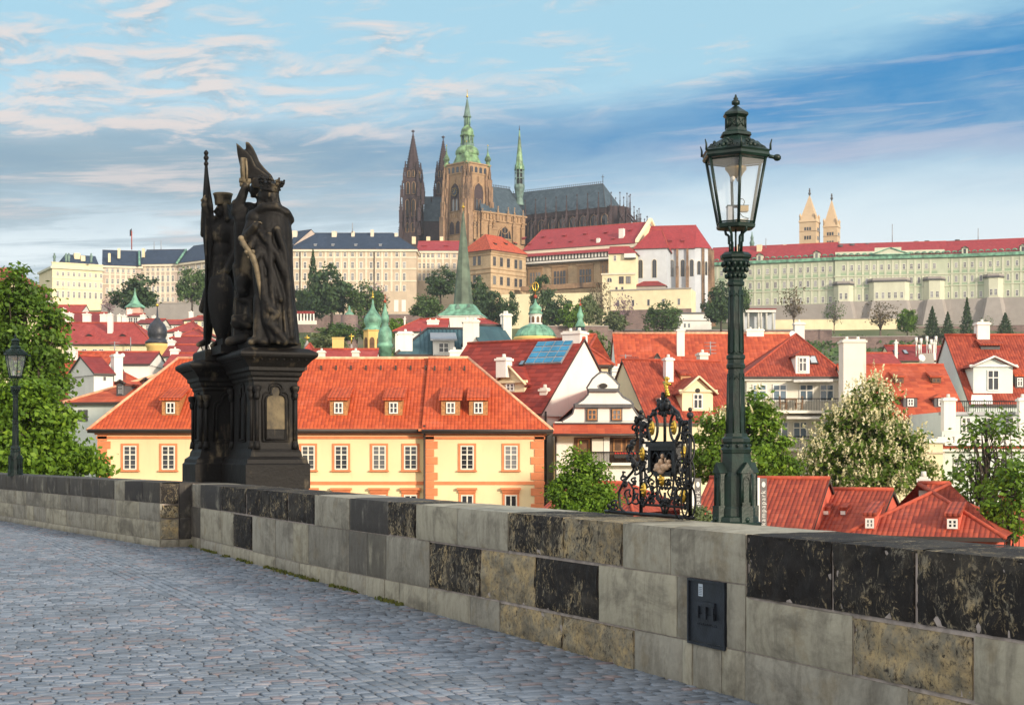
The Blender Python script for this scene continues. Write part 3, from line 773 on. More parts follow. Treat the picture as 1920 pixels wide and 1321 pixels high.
 mb.lathe((x0, Y), [(.085, z(222)), (.112, z(217)), (.108, z(213)), (.06, z(206)), (.035, z(202)), (.026, z(200))], G, 6, HX, False)
 for k in range(6):
  mb.tube([hexp(.086, 243, k), hexp(.086, 221, k)], .009, G, 5)
  for i in range(2):
   a, b_, c, d = hexp(.082, 239, k), hexp(.082, 239, k + 1), hexp(.082, 225, k + 1), hexp(.082, 225, k)
   mb.tube([a.lerp(b_, .2), c.lerp(d, .2)] if i else [b_.lerp(a, .2), d.lerp(c, .2)], .006, G, 5)
 mb.lathe((x0, Y), [(.02, z(201)), (.012, z(198)), (.034, z(196)), (.034, z(190)), (.016, z(187)), (.022, z(185)), (.012, z(183)), (.007, z(178)), (.001, z(177))], G, 10, 0, True)
 mb.build('lantern_roof', root)
 for k in range(6):                                                    # pierced cresting with a small shield in each side, spikes at the corners
  mb = MB(); a, b_ = hexp(.292, 287, k), hexp(.292, 287, k + 1); inn = Vector((x0, Y, 0)); u = (b_ - a); L = u.length; u = u / L
  mid = (a + b_) / 2; back = Vector((x0 - mid.x, Y - mid.y, 0)).normalized()
  pp = lambda q, h: mid + u * q + Vector((0, 0, h)) + back * (.012 + h * 0.75)
  for sg in (-1, 1):
   for (cx, cz, r0, tn) in ((.095, .022, .020, 1), (.058, .036, .024, -1), (.115, .012, .014, -1), (.028, .07, .016, 1)):
    mb.tube([pp(sg * (cx + r0 * (1 - i / 16) * math.cos(tn * i * .62)), cz + r0 * (1 - i / 16) * math.sin(tn * i * .62)) for i in range(13)], .006, G, 5)
  for i in range(3): mb.ball(pp((i - 1) * .022, .035 + .02 * (i == 1)), .018, G, 7, 1.3)
  mb.ball(pp(0, .088), .014, G, 6)
  mb.build('cresting', root)
  mb = MB(); mb.tube([hexp(.300, 288, k), hexp(.300, 277, k), hexp(.312, 268, k)], [.010, .008, .004], G, 6); mb.build('corner_spike', root)
 mb = MB(); mb.tube([hexp(.285, 299, 1) , hexp(.285, 299, 1) + Vector((.05, 0, -.01))], .016, G, 8); mb.ball(hexp(.285, 299, 1) + Vector((.068, 0, -.012)), .034, G, 10, .85); mb.build('photocell', root)
 mb = MB()                                                             # burner hood, regulator box and pipes
 mb.lathe((x0, Y), [(.02, z(334)), (.05, z(331)), (.062, z(325)), (.088, z(318)), (.088, z(312)), (.04, z(309)), (.03, z(300))], 'lamp_brass', 12, 0, True)
 for k in range(4):
  a = math.pi / 4 + math.pi / 2 * k; mb.ball((x0 + .034 * math.cos(a), Y + .034 * math.sin(a), z(335)), .017, 'lamp_white', 8, 1.4)
 mb.build('burner', root)
 mb = MB()
 g = lambda a, b_, c: (x0 + a, Y + b_, c)
 mb.box(-.07, -.05, z(419), -.035, .05, z(388), 'zinc', g); mb.box(.015, -.07, z(398), .095, .02, z(388), 'lamp_brass', g)
 mb.box(-.075, -.055, z(388), .10, .055, z(386), G, g)
 mb.tube([g(.06, -.02, z(386)), g(.07, -.02, z(378)), g(.055, -.02, z(374)), g(.02, 0, z(372))], .004, G, 5)
 mb.tube([g(.02, -.05, z(400)), g(.05, -.05, z(408)), g(.10, -.04, z(411))], .004, G, 5)
 mb.box(.0, -.03, z(419), .10, .05, z(411), 'lamp_white', g)
 mb.build('gas_regulator', root)
 mb = MB()
 mb.tube([g(-.052, -.06, z(424)), g(-.052, -.06, z(444))], .003, G, 5)
 mb.tube([g(-.052 + .013 * math.sin(2 * math.pi * i / 14), -.06, z(451) + .03 * math.cos(2 * math.pi * i / 14)) for i in range(15)], .003, G, 5, False)
 mb.build('pull_ring', root)
 far = copy_tree(root)
 far['label'] = 'small far green gas lamp on the parapet in front of the leafy trees'
 Yf = 38.2; c = Vector(((29 - 960) / F * Yf, Yf, 1.18)); far.location = c; far.rotation_euler = (0, 0, math.radians(30))
 far.scale = (1.0, 1.0, 1.0)
build_lamps()
# ---------------------------------------------------------------- statue group on its pedestal
def statue_materials():
 for key in ('statue_stone', 'plinth_stone'):
  m, t, b = new_mat(key)
  g = t.n('ShaderNodeNewGeometry'); p = g.outputs['Position']
  st = t.noise(t.mul(p, 5.0, 5.0, 0.7), 1.0, 6.0, 0.6)
  bl = t.noise(p, 1.7, 5.0, 0.6); fi = t.noise(p, 18.0, 5.0)
  up = t.ss(t.m('ADD', t.m('MULTIPLY', bl, 0.6), t.m('MULTIPLY', st, 0.6)), 0.66, 0.84)
  c = t.mix(up, t.mix(fi, (0.005, 0.005, 0.0055), (0.014, 0.0125, 0.012)), (0.15, 0.12, 0.078))
  if key == 'statue_stone':
   pt = t.m('ADD', g.outputs['Pointiness'], t.m('MULTIPLY', t.m('SUBTRACT', bl, 0.5), 0.10))
   c = t.mix(t.m('MULTIPLY', t.ss(pt, 0.512, 0.585), 0.8), c, (0.20, 0.162, 0.105))            # rain-washed ridges
  t.put(b.inputs['Base Color'], c); b.inputs['Roughness'].default_value = 0.6; b.inputs['Specular IOR Level'].default_value = 0.22
  bump(t, b, t.m('ADD', fi, t.m('MULTIPLY', bl, 2.0)), 0.35, 0.03)
 m, t, b = new_mat('panel_stone')
 p = t.n('ShaderNodeNewGeometry').outputs['Position']
 bl = t.noise(t.mul(p, 2.2, 2.2, 1.6), 1.0, 5.0, 0.6)
 t.put(b.inputs['Base Color'], t.ramp(bl, [(0.33, (0.03, 0.027, 0.024)), (0.50, (0.16, 0.125, 0.072)), (0.70, (0.27, 0.215, 0.125))])); b.inputs['Roughness'].default_value = 0.8
 plain('stone_lit', (0.16, 0.125, 0.075), 0.6, 0.0, var=0.4, scale=9.0)  # stone of sword and rods, its lit tone put into the colour
statue_materials()
def rect_sweep(mb, fr, a0, a1, b0, b1, prof, mat):
 """profile (grow, z) swept round a rectangle a0..a1 x b0..b1 of the frame fr(a,b,z)"""
 vs = []
 for g, z in prof:
  vs += [fr(a0 - g, b0 - g, z), fr(a1 + g, b0 - g, z), fr(a1 + g, b1 + g, z), fr(a0 - g, b1 + g, z)]
 fs = []
 for i in range(len(prof) - 1):
  for j in range(4): k = (j + 1) % 4; fs.append((i * 4 + j, i * 4 + k, i * 4 + 4 + k, i * 4 + 4 + j))
 n = len(prof) - 1; fs.append((n * 4, n * 4 + 1, n * 4 + 2, n * 4 + 3)); fs.append((3, 2, 1, 0))
 mb.raw(vs, fs, mat)
def remesh(mb, name, parent, voxel, smooth=4, noise_amp=0.0, mat='statue_stone', seed=0.0):
 me = bpy.data.meshes.new('tmp'); me.from_pydata([tuple(v) for v in mb.v], [], mb.f)
 bm = bmesh.new(); bm.from_mesh(me); bmesh.ops.recalc_face_normals(bm, faces=bm.faces); bm.to_mesh(me); bm.free()
 o = bpy.data.objects.new('tmp', me); link(o)
 r = o.modifiers.new('r', 'REMESH'); r.mode = 'VOXEL'; r.voxel_size = voxel; r.use_smooth_shade = True
 s = o.modifiers.new('s', 'SMOOTH'); s.iterations = smooth; s.factor = 0.5
 dg = bpy.context.evaluated_depsgraph_get()
 new = bpy.data.meshes.new_from_object(o.evaluated_get(dg)); new.name = name
 bpy.data.objects.remove(o); bpy.data.meshes.remove(me)
 if noise_amp:
  for v in new.vertices:
   v.co += v.normal * (mnoise.fractal(v.co * 6.0 + Vector((seed, 0, 0)), 0.8, 2.0, 4) * noise_amp)
 new.materials.clear(); new.materials.append(MATS[mat])
 ob = bpy.data.objects.new(name, new); link(ob); adopt(ob, parent); return ob
def build_statue():
 f = lambda a, b, c: wp(b, a, c)                                         # a = behind the parapet face, b = along it
 zz = lambda py, Y=28.9: EYE + (H0 - py) / F * Y
 root = thing('statue_group', 'blackened stone statue of three robed saints on a tall moulded pedestal', 'statue', wp(15.8, 1.2, 0.4))
 pedestal = bpy.data.objects.new('pedestal', None); link(pedestal); pedestal.location = wp(15.8, 1.2, 0.4); adopt(pedestal, root)
 T = WH
 def block(name, a0, a1, b0, b1, top, faces):
  mb = MB(); S = 'plinth_stone'
  k = top - 3.64
  rect_sweep(mb, f, a0, a1, b0, b1, [(.0, -.5), (.0, T - .1), (.02, T - .1), (.02, 1.50), (-.01, 1.53), (-.02, 1.60), (-.10, 1.66), (-.115, 1.74), (-.15, 1.80), (-.17, 1.95),
   (-.175, 3.06 + k), (-.15, 3.10 + k), (-.15, 3.14 + k), (-.11, 3.18 + k), (-.10, 3.24 + k), (-.06, 3.27 + k), (-.06, 3.33 + k), (.00, 3.40 + k), (.05, 3.46 + k), (.13, 3.52 + k), (.145, 3.56 + k), (.14, 3.60 + k), (.02, 3.67 + k), (-.05, 3.69 + k)], S)
  o = mb.build(name, pedestal)
  for fa in faces:                                                     # trefoil-headed panel framed by little columns
   m2 = MB(); ins = .175
   if fa == 'end': L = a1 - a0 - 2 * ins; g = lambda u, d, z: f(a0 + ins + u, b0 + ins - d, z)
   else: L = b1 - b0 - 2 * ins; g = lambda u, d, z: f(a0 + ins - d, b1 - ins - u, z)
   c = L / 2; hw = min(.20, L * .23); z0 = 1.98; z1 = 2.70 + k; r = hw * .62
   out = [(-hw, z0), (hw, z0), (hw, z1)]
   out += [(hw * .55 + hw * .45 * math.cos(q), z1 + hw * .6 * math.sin(q)) for q in [math.pi * i / 10 for i in range(1, 7)]]
   out += [(r * math.cos(q) * .82, z1 + hw * .95 + r * .9 * math.sin(q)) for q in [math.pi * (-.05 + 1.1 * i / 9) for i in range(10)]]
   out += [(-hw * .55 + hw * .45 * math.cos(q), z1 + hw * .6 * math.sin(q)) for q in [math.pi * i / 10 for i in range(4, 10)]]
   out += [(-hw, z1)]
   m2.face([g(c + x, .004, z) for x, z in out], 'panel_stone' if fa == 'end' and name == 'near_plinth' else S)
   ring = [g(c + x, .02, z) for x, z in out] + [g(c + out[0][0], .02, out[0][1])]
   m2.tube(ring, .022, S, 6)
   big = [g(c + x * 1.32, .015, z + (.05 if z > z1 + .05 else (-.04 if z < 2 else 0))) for x, z in out]
   m2.tube(big + [big[0]], .018, S, 6)
   for sx in (-1, 1):
    x = c + sx * (L / 2 - .055)
    m2.tube([g(x, .03, 1.86), g(x, .03, 2.95 + k)], .035, S, 8)
    m2.lathe(tuple(g(x, .045, 0))[:2], [(.03, 2.72 + k), (.05, 2.76 + k), (.06, 2.84 + k), (.04, 2.85 + k), (.075, 2.90 + k), (.085, 2.97 + k), (.05, 2.99 + k)], S, 8, 0, True)
    m2.lathe(tuple(g(x, .03, 0))[:2], [(.07, 1.80), (.06, 1.88), (.045, 1.95)], S, 8, 0, True)
   for i in range(int((L + .3) / .07)):                             # carved frieze under the cornice
    u = -.15 + .07 * (i + .5)
    m2.ball(g(u, .205 + .02 * (i % 2), 3.475 + k), .034, S, 7, .8)
   m2.build('carved_panel', o)
 block('near_plinth', .98, 2.17, 14.55, 16.6, 3.64, ('end', 'side'))
 block('far_plinth', .46, 1.75, 16.58, 17.85, 3.52, ('end', 'side'))
 # ------------------------------------------------ figures: shapes placed in photo rows and columns at their own depths, then fused to one skin
 def fig(Y):
  mb = MB(); sc = F / Y
  q = lambda px, py, d=0.0: P(px, py, Y + d)
  def cap(p0, p1, r0, r1, n=12):
   a, b = q(*p0), q(*p1); ra, rb = r0 / sc, r1 / sc
   k = 5; pts = [a.lerp(b, i / k) for i in range(k + 1)]; mb.tube(pts, [ra + (rb - ra) * i / k for i in range(k + 1)], 'statue_stone', n)
   mb.ball(a, ra, 'statue_stone', n); mb.ball(b, rb, 'statue_stone', n)
  def ell(px, py, d, rx, ry, rz, n=14):                               # rx across, ry depth, rz up (pixels)
   c = q(px, py, d); k = 8; i0 = len(mb.v)
   mb.lathe((0, 0), [(max(1e-4, math.sin(math.pi * i / k)), -math.cos(math.pi * i / k)) for i in range(k + 1)], 'statue_stone', n)
   for j in range(i0, len(mb.v)): x, y, z = mb.v[j]; mb.v[j] = (c.x + x * rx / sc, c.y + y * ry / sc, c.z + z * rz / sc)
  def drape(rows, folds, amp, ph=0.0, n=72, twist=0.0):
   """rows: (py, px centre, half width, half depth, fold strength) from bottom to top"""
   vs = []; fs = []
   for i, (py, px, hw, hd, st) in enumerate(rows):
    c = q(px, py)
    for j in range(n):
     a = 2 * math.pi * j / n
     w = 1 + st * amp * (1.9 * (.55 - abs(math.sin(.5 * folds * a + ph + twist * i)) ** .8) + .45 * math.sin((folds * 2 + 1) * a + 1.3 * ph + .35 * i))
     vs.append((c.x + math.cos(a) * hw / sc * w, c.y + math.sin(a) * hd / sc * w, c.z))
   for i in range(len(rows) - 1):
    for j in range(n): k = (j + 1) % n; fs.append((i * n + j, i * n + k, (i + 1) * n + k, (i + 1) * n + j))
   fs.append(tuple(range(n))[::-1]); fs.append(tuple((len(rows) - 1) * n + j for j in range(n)))
   mb.raw(vs, fs, 'statue_stone')
  return mb, q, cap, ell, drape
 def head(cap, ell, x, y, d, face=-1, r=15, beard=0, look=0.0):
  ell(x, y, d, r * .92, r * .85, r * 1.18)                             # skull
  ell(x + face * r * .45, y + r * .35, d, r * .62, r * .66, r * .85)   # jaw
  cap((x + face * r * .92, y - r * .15, d), (x + face * r * 1.22, y + r * .28, d), 2.2, 3.0, 8)      # nose
  cap((x + face * r * .80, y - r * .32, d - .1), (x + face * r * .80, y - r * .32, d + .1), 2.3, 2.3, 8)   # brow
  cap((x + face * r * .96, y + r * .62, d - .04), (x + face * r * .96, y + r * .62, d + .04), 2.2, 2.2, 6)  # mouth
  ell(x + face * r * .78, y + r * .98, d, 4.5, 4.5, 4)                 # chin
  cap((x - face * r * .12, y + r * .05, d - r / 100 * .86), (x - face * r * .1, y + r * .3, d - r / 100 * .86), 2.6, 2.2, 6)   # ear
  cap((x - face * 3, y + r * .7, d), (x - face * 5, y + r * 1.9, d), r * .55, r * .62)               # neck
  if beard:
   ell(x + face * r * .72, y + r * 1.35, d, r * .5, r * .5, r * .75)
 def hand(cap, x, y, d, ang, r=7, curl=.6):
  """palm, four fingers and a thumb; ang = pointing direction in the picture"""
  ux, uy = math.cos(ang), -math.sin(ang); vx, vy = -uy, ux
  cap((x, y, d), (x + ux * r, y + uy * r, d), r * .62, r * .66, 10)
  for i, L in enumerate((.95, 1.12, 1.05, .8)):
   o = (i - 1.5) * r * .36; dd = d + (i - 1.5) * .022
   b = (x + ux * r * 1.25 + vx * o * .5, y + uy * r * 1.25 + vy * o * .5, dd)
   m_ = (b[0] + ux * r * .5 * L + vx * r * .28 * curl, b[1] + uy * r * .5 * L + vy * r * .28 * curl, dd)
   e = (m_[0] + ux * r * .3 * L + vx * r * .6 * curl, m_[1] + uy * r * .3 * L + vy * r * .6 * curl, dd)
   cap(b, m_, r * .20, r * .18, 7); cap(m_, e, r * .18, r * .15, 7)
  cap((x + ux * r * .3 - vx * r * .5, y + uy * r * .3 - vy * r * .5, d - .03), (x + ux * r * 1.0 - vx * r * .95, y + uy * r * 1.0 - vy * r * .95, d - .05), r * .22, r * .17, 7)
 # --- crowned king in a long cloak, nearest
 Y = 28.95; mb, q, cap, ell, drape = fig(Y)
 drape([(642, 523, 34, 38, 1.0), (625, 522, 35, 38, 1.0), (590, 519, 36, 38, 1.0), (550, 516, 37, 38, .95), (510, 513, 37, 38, .85), (470, 511, 38, 37, .6), (435, 510, 38, 36, .35), (410, 510, 35, 32, .15), (395, 511, 27, 25, 0), (384, 511, 17, 16, 0)], 9, .085, .6, twist=.12)
 drape([(646, 540, 20, 34, 1), (620, 537, 21, 34, 1), (560, 533, 19, 32, .9), (500, 528, 19, 30, .8), (440, 524, 20, 27, .4), (408, 522, 16, 22, 0)], 7, .10, 2.0)
 for k, (pts, r) in enumerate([([(478, 425, -.28), (500, 450, -.42), (520, 478, -.40), (536, 520, -.30)], 7), ([(474, 440, -.26), (492, 470, -.42), (512, 510, -.42), (526, 560, -.36)], 7),
  ([(478, 450, -.2), (486, 480, -.4), (494, 540, -.42), (500, 600, -.40), (512, 636, -.38)], 8), ([(520, 430, -.40), (533, 470, -.34), (540, 540, -.30), (546, 630, -.26)], 7),
  ([(505, 440, -.42), (508, 520, -.44), (514, 600, -.44), (522, 640, -.42)], 6), ([(497, 560, -.42), (508, 580, -.46), (518, 588, -.44), (506, 606, -.46), (520, 622, -.46), (534, 640, -.36)], 8)]):
  for a, b in zip(pts, pts[1:]): cap(a, b, r, r, 10)                   # deep folds and the turned-over hem
 for a, b in zip([(476, 402, -.16), (494, 388, -.26), (516, 388, -.24), (536, 398, -.14), (544, 412, .02)], [(494, 388, -.26), (516, 388, -.24), (536, 398, -.14), (544, 412, .02), (534, 414, .16)]): cap(a, b, 8.5, 8.5)   # collar roll
 ell(478, 410, -.1, 18, 20, 18); ell(533, 415, .0, 14, 20, 26)
 head(cap, ell, 503, 362, -.02, -1, 17, 1)
 ell(511, 370, -.02, 13, 14, 20)            # hair
 for k in range(9):
  a = math.pi * 2 * k / 9; cap((508 + 13 * math.cos(a), 370, .12 * math.sin(a)), (511 + 14 * math.cos(a), 388, .13 * math.sin(a)), 3.6, 3.2, 7)
 cap((476, 412, -.12), (462, 446, -.30), 13, 10.5); cap((462, 446, -.30), (478, 424, -.46), 10, 7.5)   # bent arm, hand at the breast
 hand(cap, 476, 424, -.46, math.radians(35), 8)
 for a, b in [((468, 420, -.2), (456, 456, -.3)), ((482, 428, -.3), (470, 462, -.36))]: cap(a, b, 7, 7)
 cap((488, 470, -.38), (478, 484, -.50), 11, 8); hand(cap, 474, 480, -.52, math.radians(150), 8)
 for k in range(5): cap((486 + 3 * k, 486 + 2 * k, -.32), (482 + 4 * k, 640, -.33), 5, 6, 8)           # tunic
 cap((486, 560, -.30), (482, 634, -.34), 11, 8); cap((482, 634, -.34), (470, 641, -.46), 8, 6); ell(494, 640, -.3, 16, 12, 8)
 o = remesh(mb, 'king_figure', root, 0.022, 2, 0.005, seed=1.0)
 cr = MB()                                                                # crown
 c = q(507, 350, -.02); sc = F / Y; tilt = Matrix.Translation(c) @ Matrix.Rotation(math.radians(10), 4, 'Y')
 def tl(mb_, i0):
  for j in range(i0, len(mb_.v)): mb_.v[j] = tuple(tilt @ Vector(mb_.v[j]))
 cr.lathe((0, 0), [(.172, -.11), (.185, -.10), (.178, -.06), (.190, .02), (.20, .035), (.17, .04), (.12, .08), (.02, .10)], 'plinth_stone', 20)
 for k in range(8):
  a = 2 * math.pi * k / 8; d = (math.cos(a), math.sin(a))
  for h, rr, w in ((.06, .20, .045), (.115, .225, .035), (.155, .235, .022)): cr.ball((d[0] * rr, d[1] * rr, h), w, 'plinth_stone', 7)
  for sg in (-1, 1): cr.ball((d[0] * .222 - sg * d[1] * .045, d[1] * .222 + sg * d[0] * .045, .10), .028, 'plinth_stone', 6)
  cr.ball((d[0] * .185, d[1] * .185, -.03), .025, 'plinth_stone', 6)
 tl(cr, 0); cr.build('crown', o)
 sw = MB()                                                                # sceptre-like sword held point down
 pts = [q(452, 447, -.5), q(460, 462, -.52), q(468, 472, -.54), q(474, 482, -.56), q(480, 500, -.52), q(488, 540, -.44), q(496, 600, -.36)]
 sw.tube(pts, [.045, .05, .045, .06, .05, .042, .03], 'stone_lit', 8); sw.ball(pts[0], .06, 'stone_lit', 8)
 for k in (-1, 1): sw.ball(pts[2] + Vector((k * .06, 0, 0)), .045, 'stone_lit', 7)
 sw.build('sword', o)
 # --- bishop with a tall mitre, in the middle
 Y = 29.6; mb, q, cap, ell, drape = fig(Y)
 drape([(645, 474, 40, 34, 1), (600, 474, 36, 33, 1), (540, 472, 31, 32, .9), (480, 468, 28, 32, .8), (430, 464, 26, 30, .5), (400, 464, 23, 26, .2), (382, 468, 14, 14, 0)], 8, .10, .2, twist=.1)
 head(cap, ell, 486, 352, 0, -1, 16)
 ell(493, 356, 0, 14, 15, 18)
 cap((466, 392, -.1), (444, 396, -.25), 14, 12); cap((444, 396, -.25), (460, 352, -.32), 11, 8)         # raised forearm
 hand(cap, 460, 352, -.32, math.radians(95), 8, .5)
 for k in range(5): cap((440 + 5 * k, 380 + 3 * k, -.3), (447 + 4 * k, 420 + 5 * k, -.28), 6, 7, 8)     # sleeve
 for k in range(6): cap((448 + 5 * k, 420, -.3), (446 + 7 * k, 540 + 8 * k, -.32), 7, 8, 8)
 cap((445, 500, -.3), (455, 545, -.4), 10, 12); ell(455, 530, -.4, 14, 12, 18)
 for a, b in [((446, 560, -.35), (470, 566, -.38)), ((470, 566, -.38), (474, 600, -.36)), ((440, 600, -.4), (466, 610, -.4))]: cap(a, b, 7, 7)
 cap((440, 596, -.36), (462, 596, -.36), 7, 7); ell(448, 606, -.36, 16, 10, 12); cap((430, 640, -.4), (460, 634, -.4), 9, 9)
 o = remesh(mb, 'bishop_figure', root, 0.023, 2, 0.005, seed=5.0)
 mt = MB()                                                                # mitre: two horned flaps, leaning back
 sc = F / Y
 def flap(pts, d0, d1):
  n = len(pts); vs = [q(x, y, d0) for x, y in pts] + [q(x, y, d1) for x, y in pts]
  mt.raw(vs, [tuple(range(n))[::-1], tuple(range(n, 2 * n))] + [(i, (i + 1) % n, n + (i + 1) % n, n + i) for i in range(n)], 'statue_stone')
 flap([(453, 326), (449, 306), (445, 288), (443, 268), (449, 273), (456, 280), (463, 284), (472, 294), (480, 312), (500, 327), (508, 334), (512, 342), (497, 352), (476, 347), (466, 338)], -.17, .12)
 flap([(462, 282), (460, 265), (467, 267), (474, 276), (481, 290), (486, 303), (497, 316), (509, 328), (514, 338), (505, 346), (488, 340), (474, 316)], -.02, .22)
 flap([(470, 340), (474, 333), (512, 334), (518, 346), (514, 358), (474, 352)], -.22, .22)
 remesh(mt, 'mitre', o, 0.022, 6, 0.004, seed=9.0)
 mo = MB()                                                                # reliquary held up, rods and rim
 mo.tube([q(457, 342, -.32), q(455, 318, -.32), q(456, 296, -.32)], [.055, .05, .05], 'statue_stone', 8); mo.tube([q(463, 340, -.36), q(463, 318, -.36), q(461, 297, -.36)], .022, 'stone_lit', 7); mo.tube([q(455, 330, -.38), q(454, 296, -.38)], .018, 'stone_lit', 7)
 mo.tube([q(449, 338, -.32), q(470, 340, -.32)], .05, 'statue_stone', 8); mo.tube([q(450, 346, -.32), q(468, 347, -.32)], .045, 'statue_stone', 8)
 mo.build('monstrance', o)
 # --- knight duke with banner and shield, farthest
 Y = 30.5; mb, q, cap, ell, drape = fig(Y)
 ell(418, 440, 0, 25, 22, 28); ell(417, 472, 0, 22, 20, 30); ell(418, 502, 0, 23, 20, 22)              # cuirass
 cap((398, 424, 0), (438, 422, 0), 11, 12)
 drape([(548, 416, 28, 24, 1), (525, 416, 27, 23, 1), (500, 417, 24, 21, .6), (485, 417, 22, 20, 0)], 12, .07)
 head(cap, ell, 419, 393, 0, -1, 14)
 for k in range(7): cap((422 + 2 * k, 384, -.12 + .04 * k), (426 + 2.4 * k, 410, -.14 + .045 * k), 5, 5.5, 8)   # long hair
 cap((402, 428, -.02), (390, 404, -.1), 11, 9); cap((390, 404, -.1), (384, 384, -.15), 9, 7.5)         # arm up to the staff
 hand(cap, 384, 382, -.16, math.radians(95), 8)
 for k in range(4): cap((384 + 5 * k, 392 + 6 * k, -.1), (381 + 5 * k, 440 + 3 * k, -.05), 7, 6, 8)
 cap((440, 432, -.05), (443, 472, -.15), 11, 9); cap((443, 472, -.15), (424, 508, -.3), 9, 7); hand(cap, 424, 508, -.3, math.radians(200), 8)
 cap((405, 540, 0), (392, 588, .02), 15, 11); cap((392, 588, .02), (389, 636, .05), 11, 8); cap((389, 640, .02), (372, 646, -.2), 7, 5)
 cap((428, 545, 0), (424, 590, -.05), 15, 12); cap((424, 590, -.05), (412, 640, -.1), 11, 8); cap((412, 642, -.1), (398, 648, -.3), 7, 5)
 for k in range(6): cap((440 + 3 * k, 440, .12), (428 + 7 * k, 636, .2), 9, 10, 8)                     # cloak behind
 cap((436, 500, -.1), (452, 550, -.15), 9, 8); cap((452, 550, -.15), (440, 562, -.2), 8, 7); cap((392, 540, .1), (380, 580, .1), 9, 8)
 o = remesh(mb, 'duke_figure', root, 0.023, 2, 0.004, seed=13.0)
 cp = MB(); c = q(418, 372, 0); sc = F / Y
 cp.lathe((c.x, c.y), [(.155, c.z - .13), (.165, c.z - .09), (.17, c.z - .02), (.185, c.z + .05), (.20, c.z + .085), (.185, c.z + .10), (.03, c.z + .10)], 'statue_stone', 18)
 cp.build('cap', o)
 fl = MB(); a = q(387, 660, -.15); b = q(386.5, 300, -.15)
 fl.tube([a, b], .028, 'plinth_stone', 8)
 for py, r in ((307, .05), (301, .03), (296, .055), (291, .03), (287, .05), (283, .02)): fl.ball(q(386.5, py, -.15), r, 'plinth_stone', 8)
 fl.build('banner_staff', o)
 fw = MB(); n = 16; vs = []                                               # banner furled round the staff, its tail hanging
 rows = [(306, 386.5, 2.2), (330, 387, 4), (360, 388, 6.5), (384, 389.5, 9), (410, 390, 11), (440, 391, 11), (470, 391, 9), (500, 392, 6.5), (530, 392, 4)]
 for i, (py, px, hw) in enumerate(rows):
  c = q(px, py, -.08)
  for j in range(n):
   t_ = 2 * math.pi * j / n; w = 1 + .14 * math.sin(4 * t_ + .7 * i); vs.append((c.x + math.cos(t_) * hw / sc * w, c.y + math.sin(t_) * (hw * .7) / sc * w, c.z))
 fw.raw(vs, [(i * n + j, i * n + (j + 1) % n, (i + 1) * n + (j + 1) % n, (i + 1) * n + j) for i in range(len(rows) - 1) for j in range(n)] + [tuple(range(n)), tuple((len(rows) - 1) * n + j for j in range(n))], 'statue_stone', True)
 fw.build('banner', o)
 sh = MB()                                                                # big shield resting on the ground, bulging
 out = [(394, 520), (401, 517), (412, 514), (422, 510), (433, 520), (439, 540), (441, 565), (439, 590), (433, 612), (423, 632), (414, 643), (405, 630), (396, 605), (390, 570), (389, 545)]
 mid = (416, 572); vs = []
 for k, (fct, d) in enumerate(((1.0, -.28), (1.0, -.34), (.86, -.37), (.5, -.47))): vs += [q(mid[0] + (x - mid[0]) * fct, mid[1] + (y - mid[1]) * fct, d - .08) for x, y in out]
 n = len(out); fs = [(r * n + i, r * n + (i + 1) % n, (r + 1) * n + (i + 1) % n, (r + 1) * n + i) for r in range(3) for i in range(n)] + [tuple(range(n))[::-1], tuple(3 * n + i for i in range(n))]
 sh.raw(vs, fs, 'statue_stone', True); sh.build('shield', o)
 # plinth courses the figures stand on
 pb = MB()
 rect_sweep(pb, f, 1.08, 2.06, 14.7, 16.5, [(0, 3.67), (0, 3.80), (-.04, 3.83), (-.06, 3.90)], 'plinth_stone')
 rect_sweep(pb, f, .62, 1.6, 16.5, 17.7, [(0, 3.54), (0, 3.72), (-.03, 3.76)], 'plinth_stone')
 pb.box(.75, 15.7, 3.64, 1.2, 16.6, 3.80, 'plinth_stone', f); pb.box(.85, 16.0, 3.80, 1.3, 16.5, 3.95, 'plinth_stone', f)
 pb.build('figure_base', root)
build_statue()
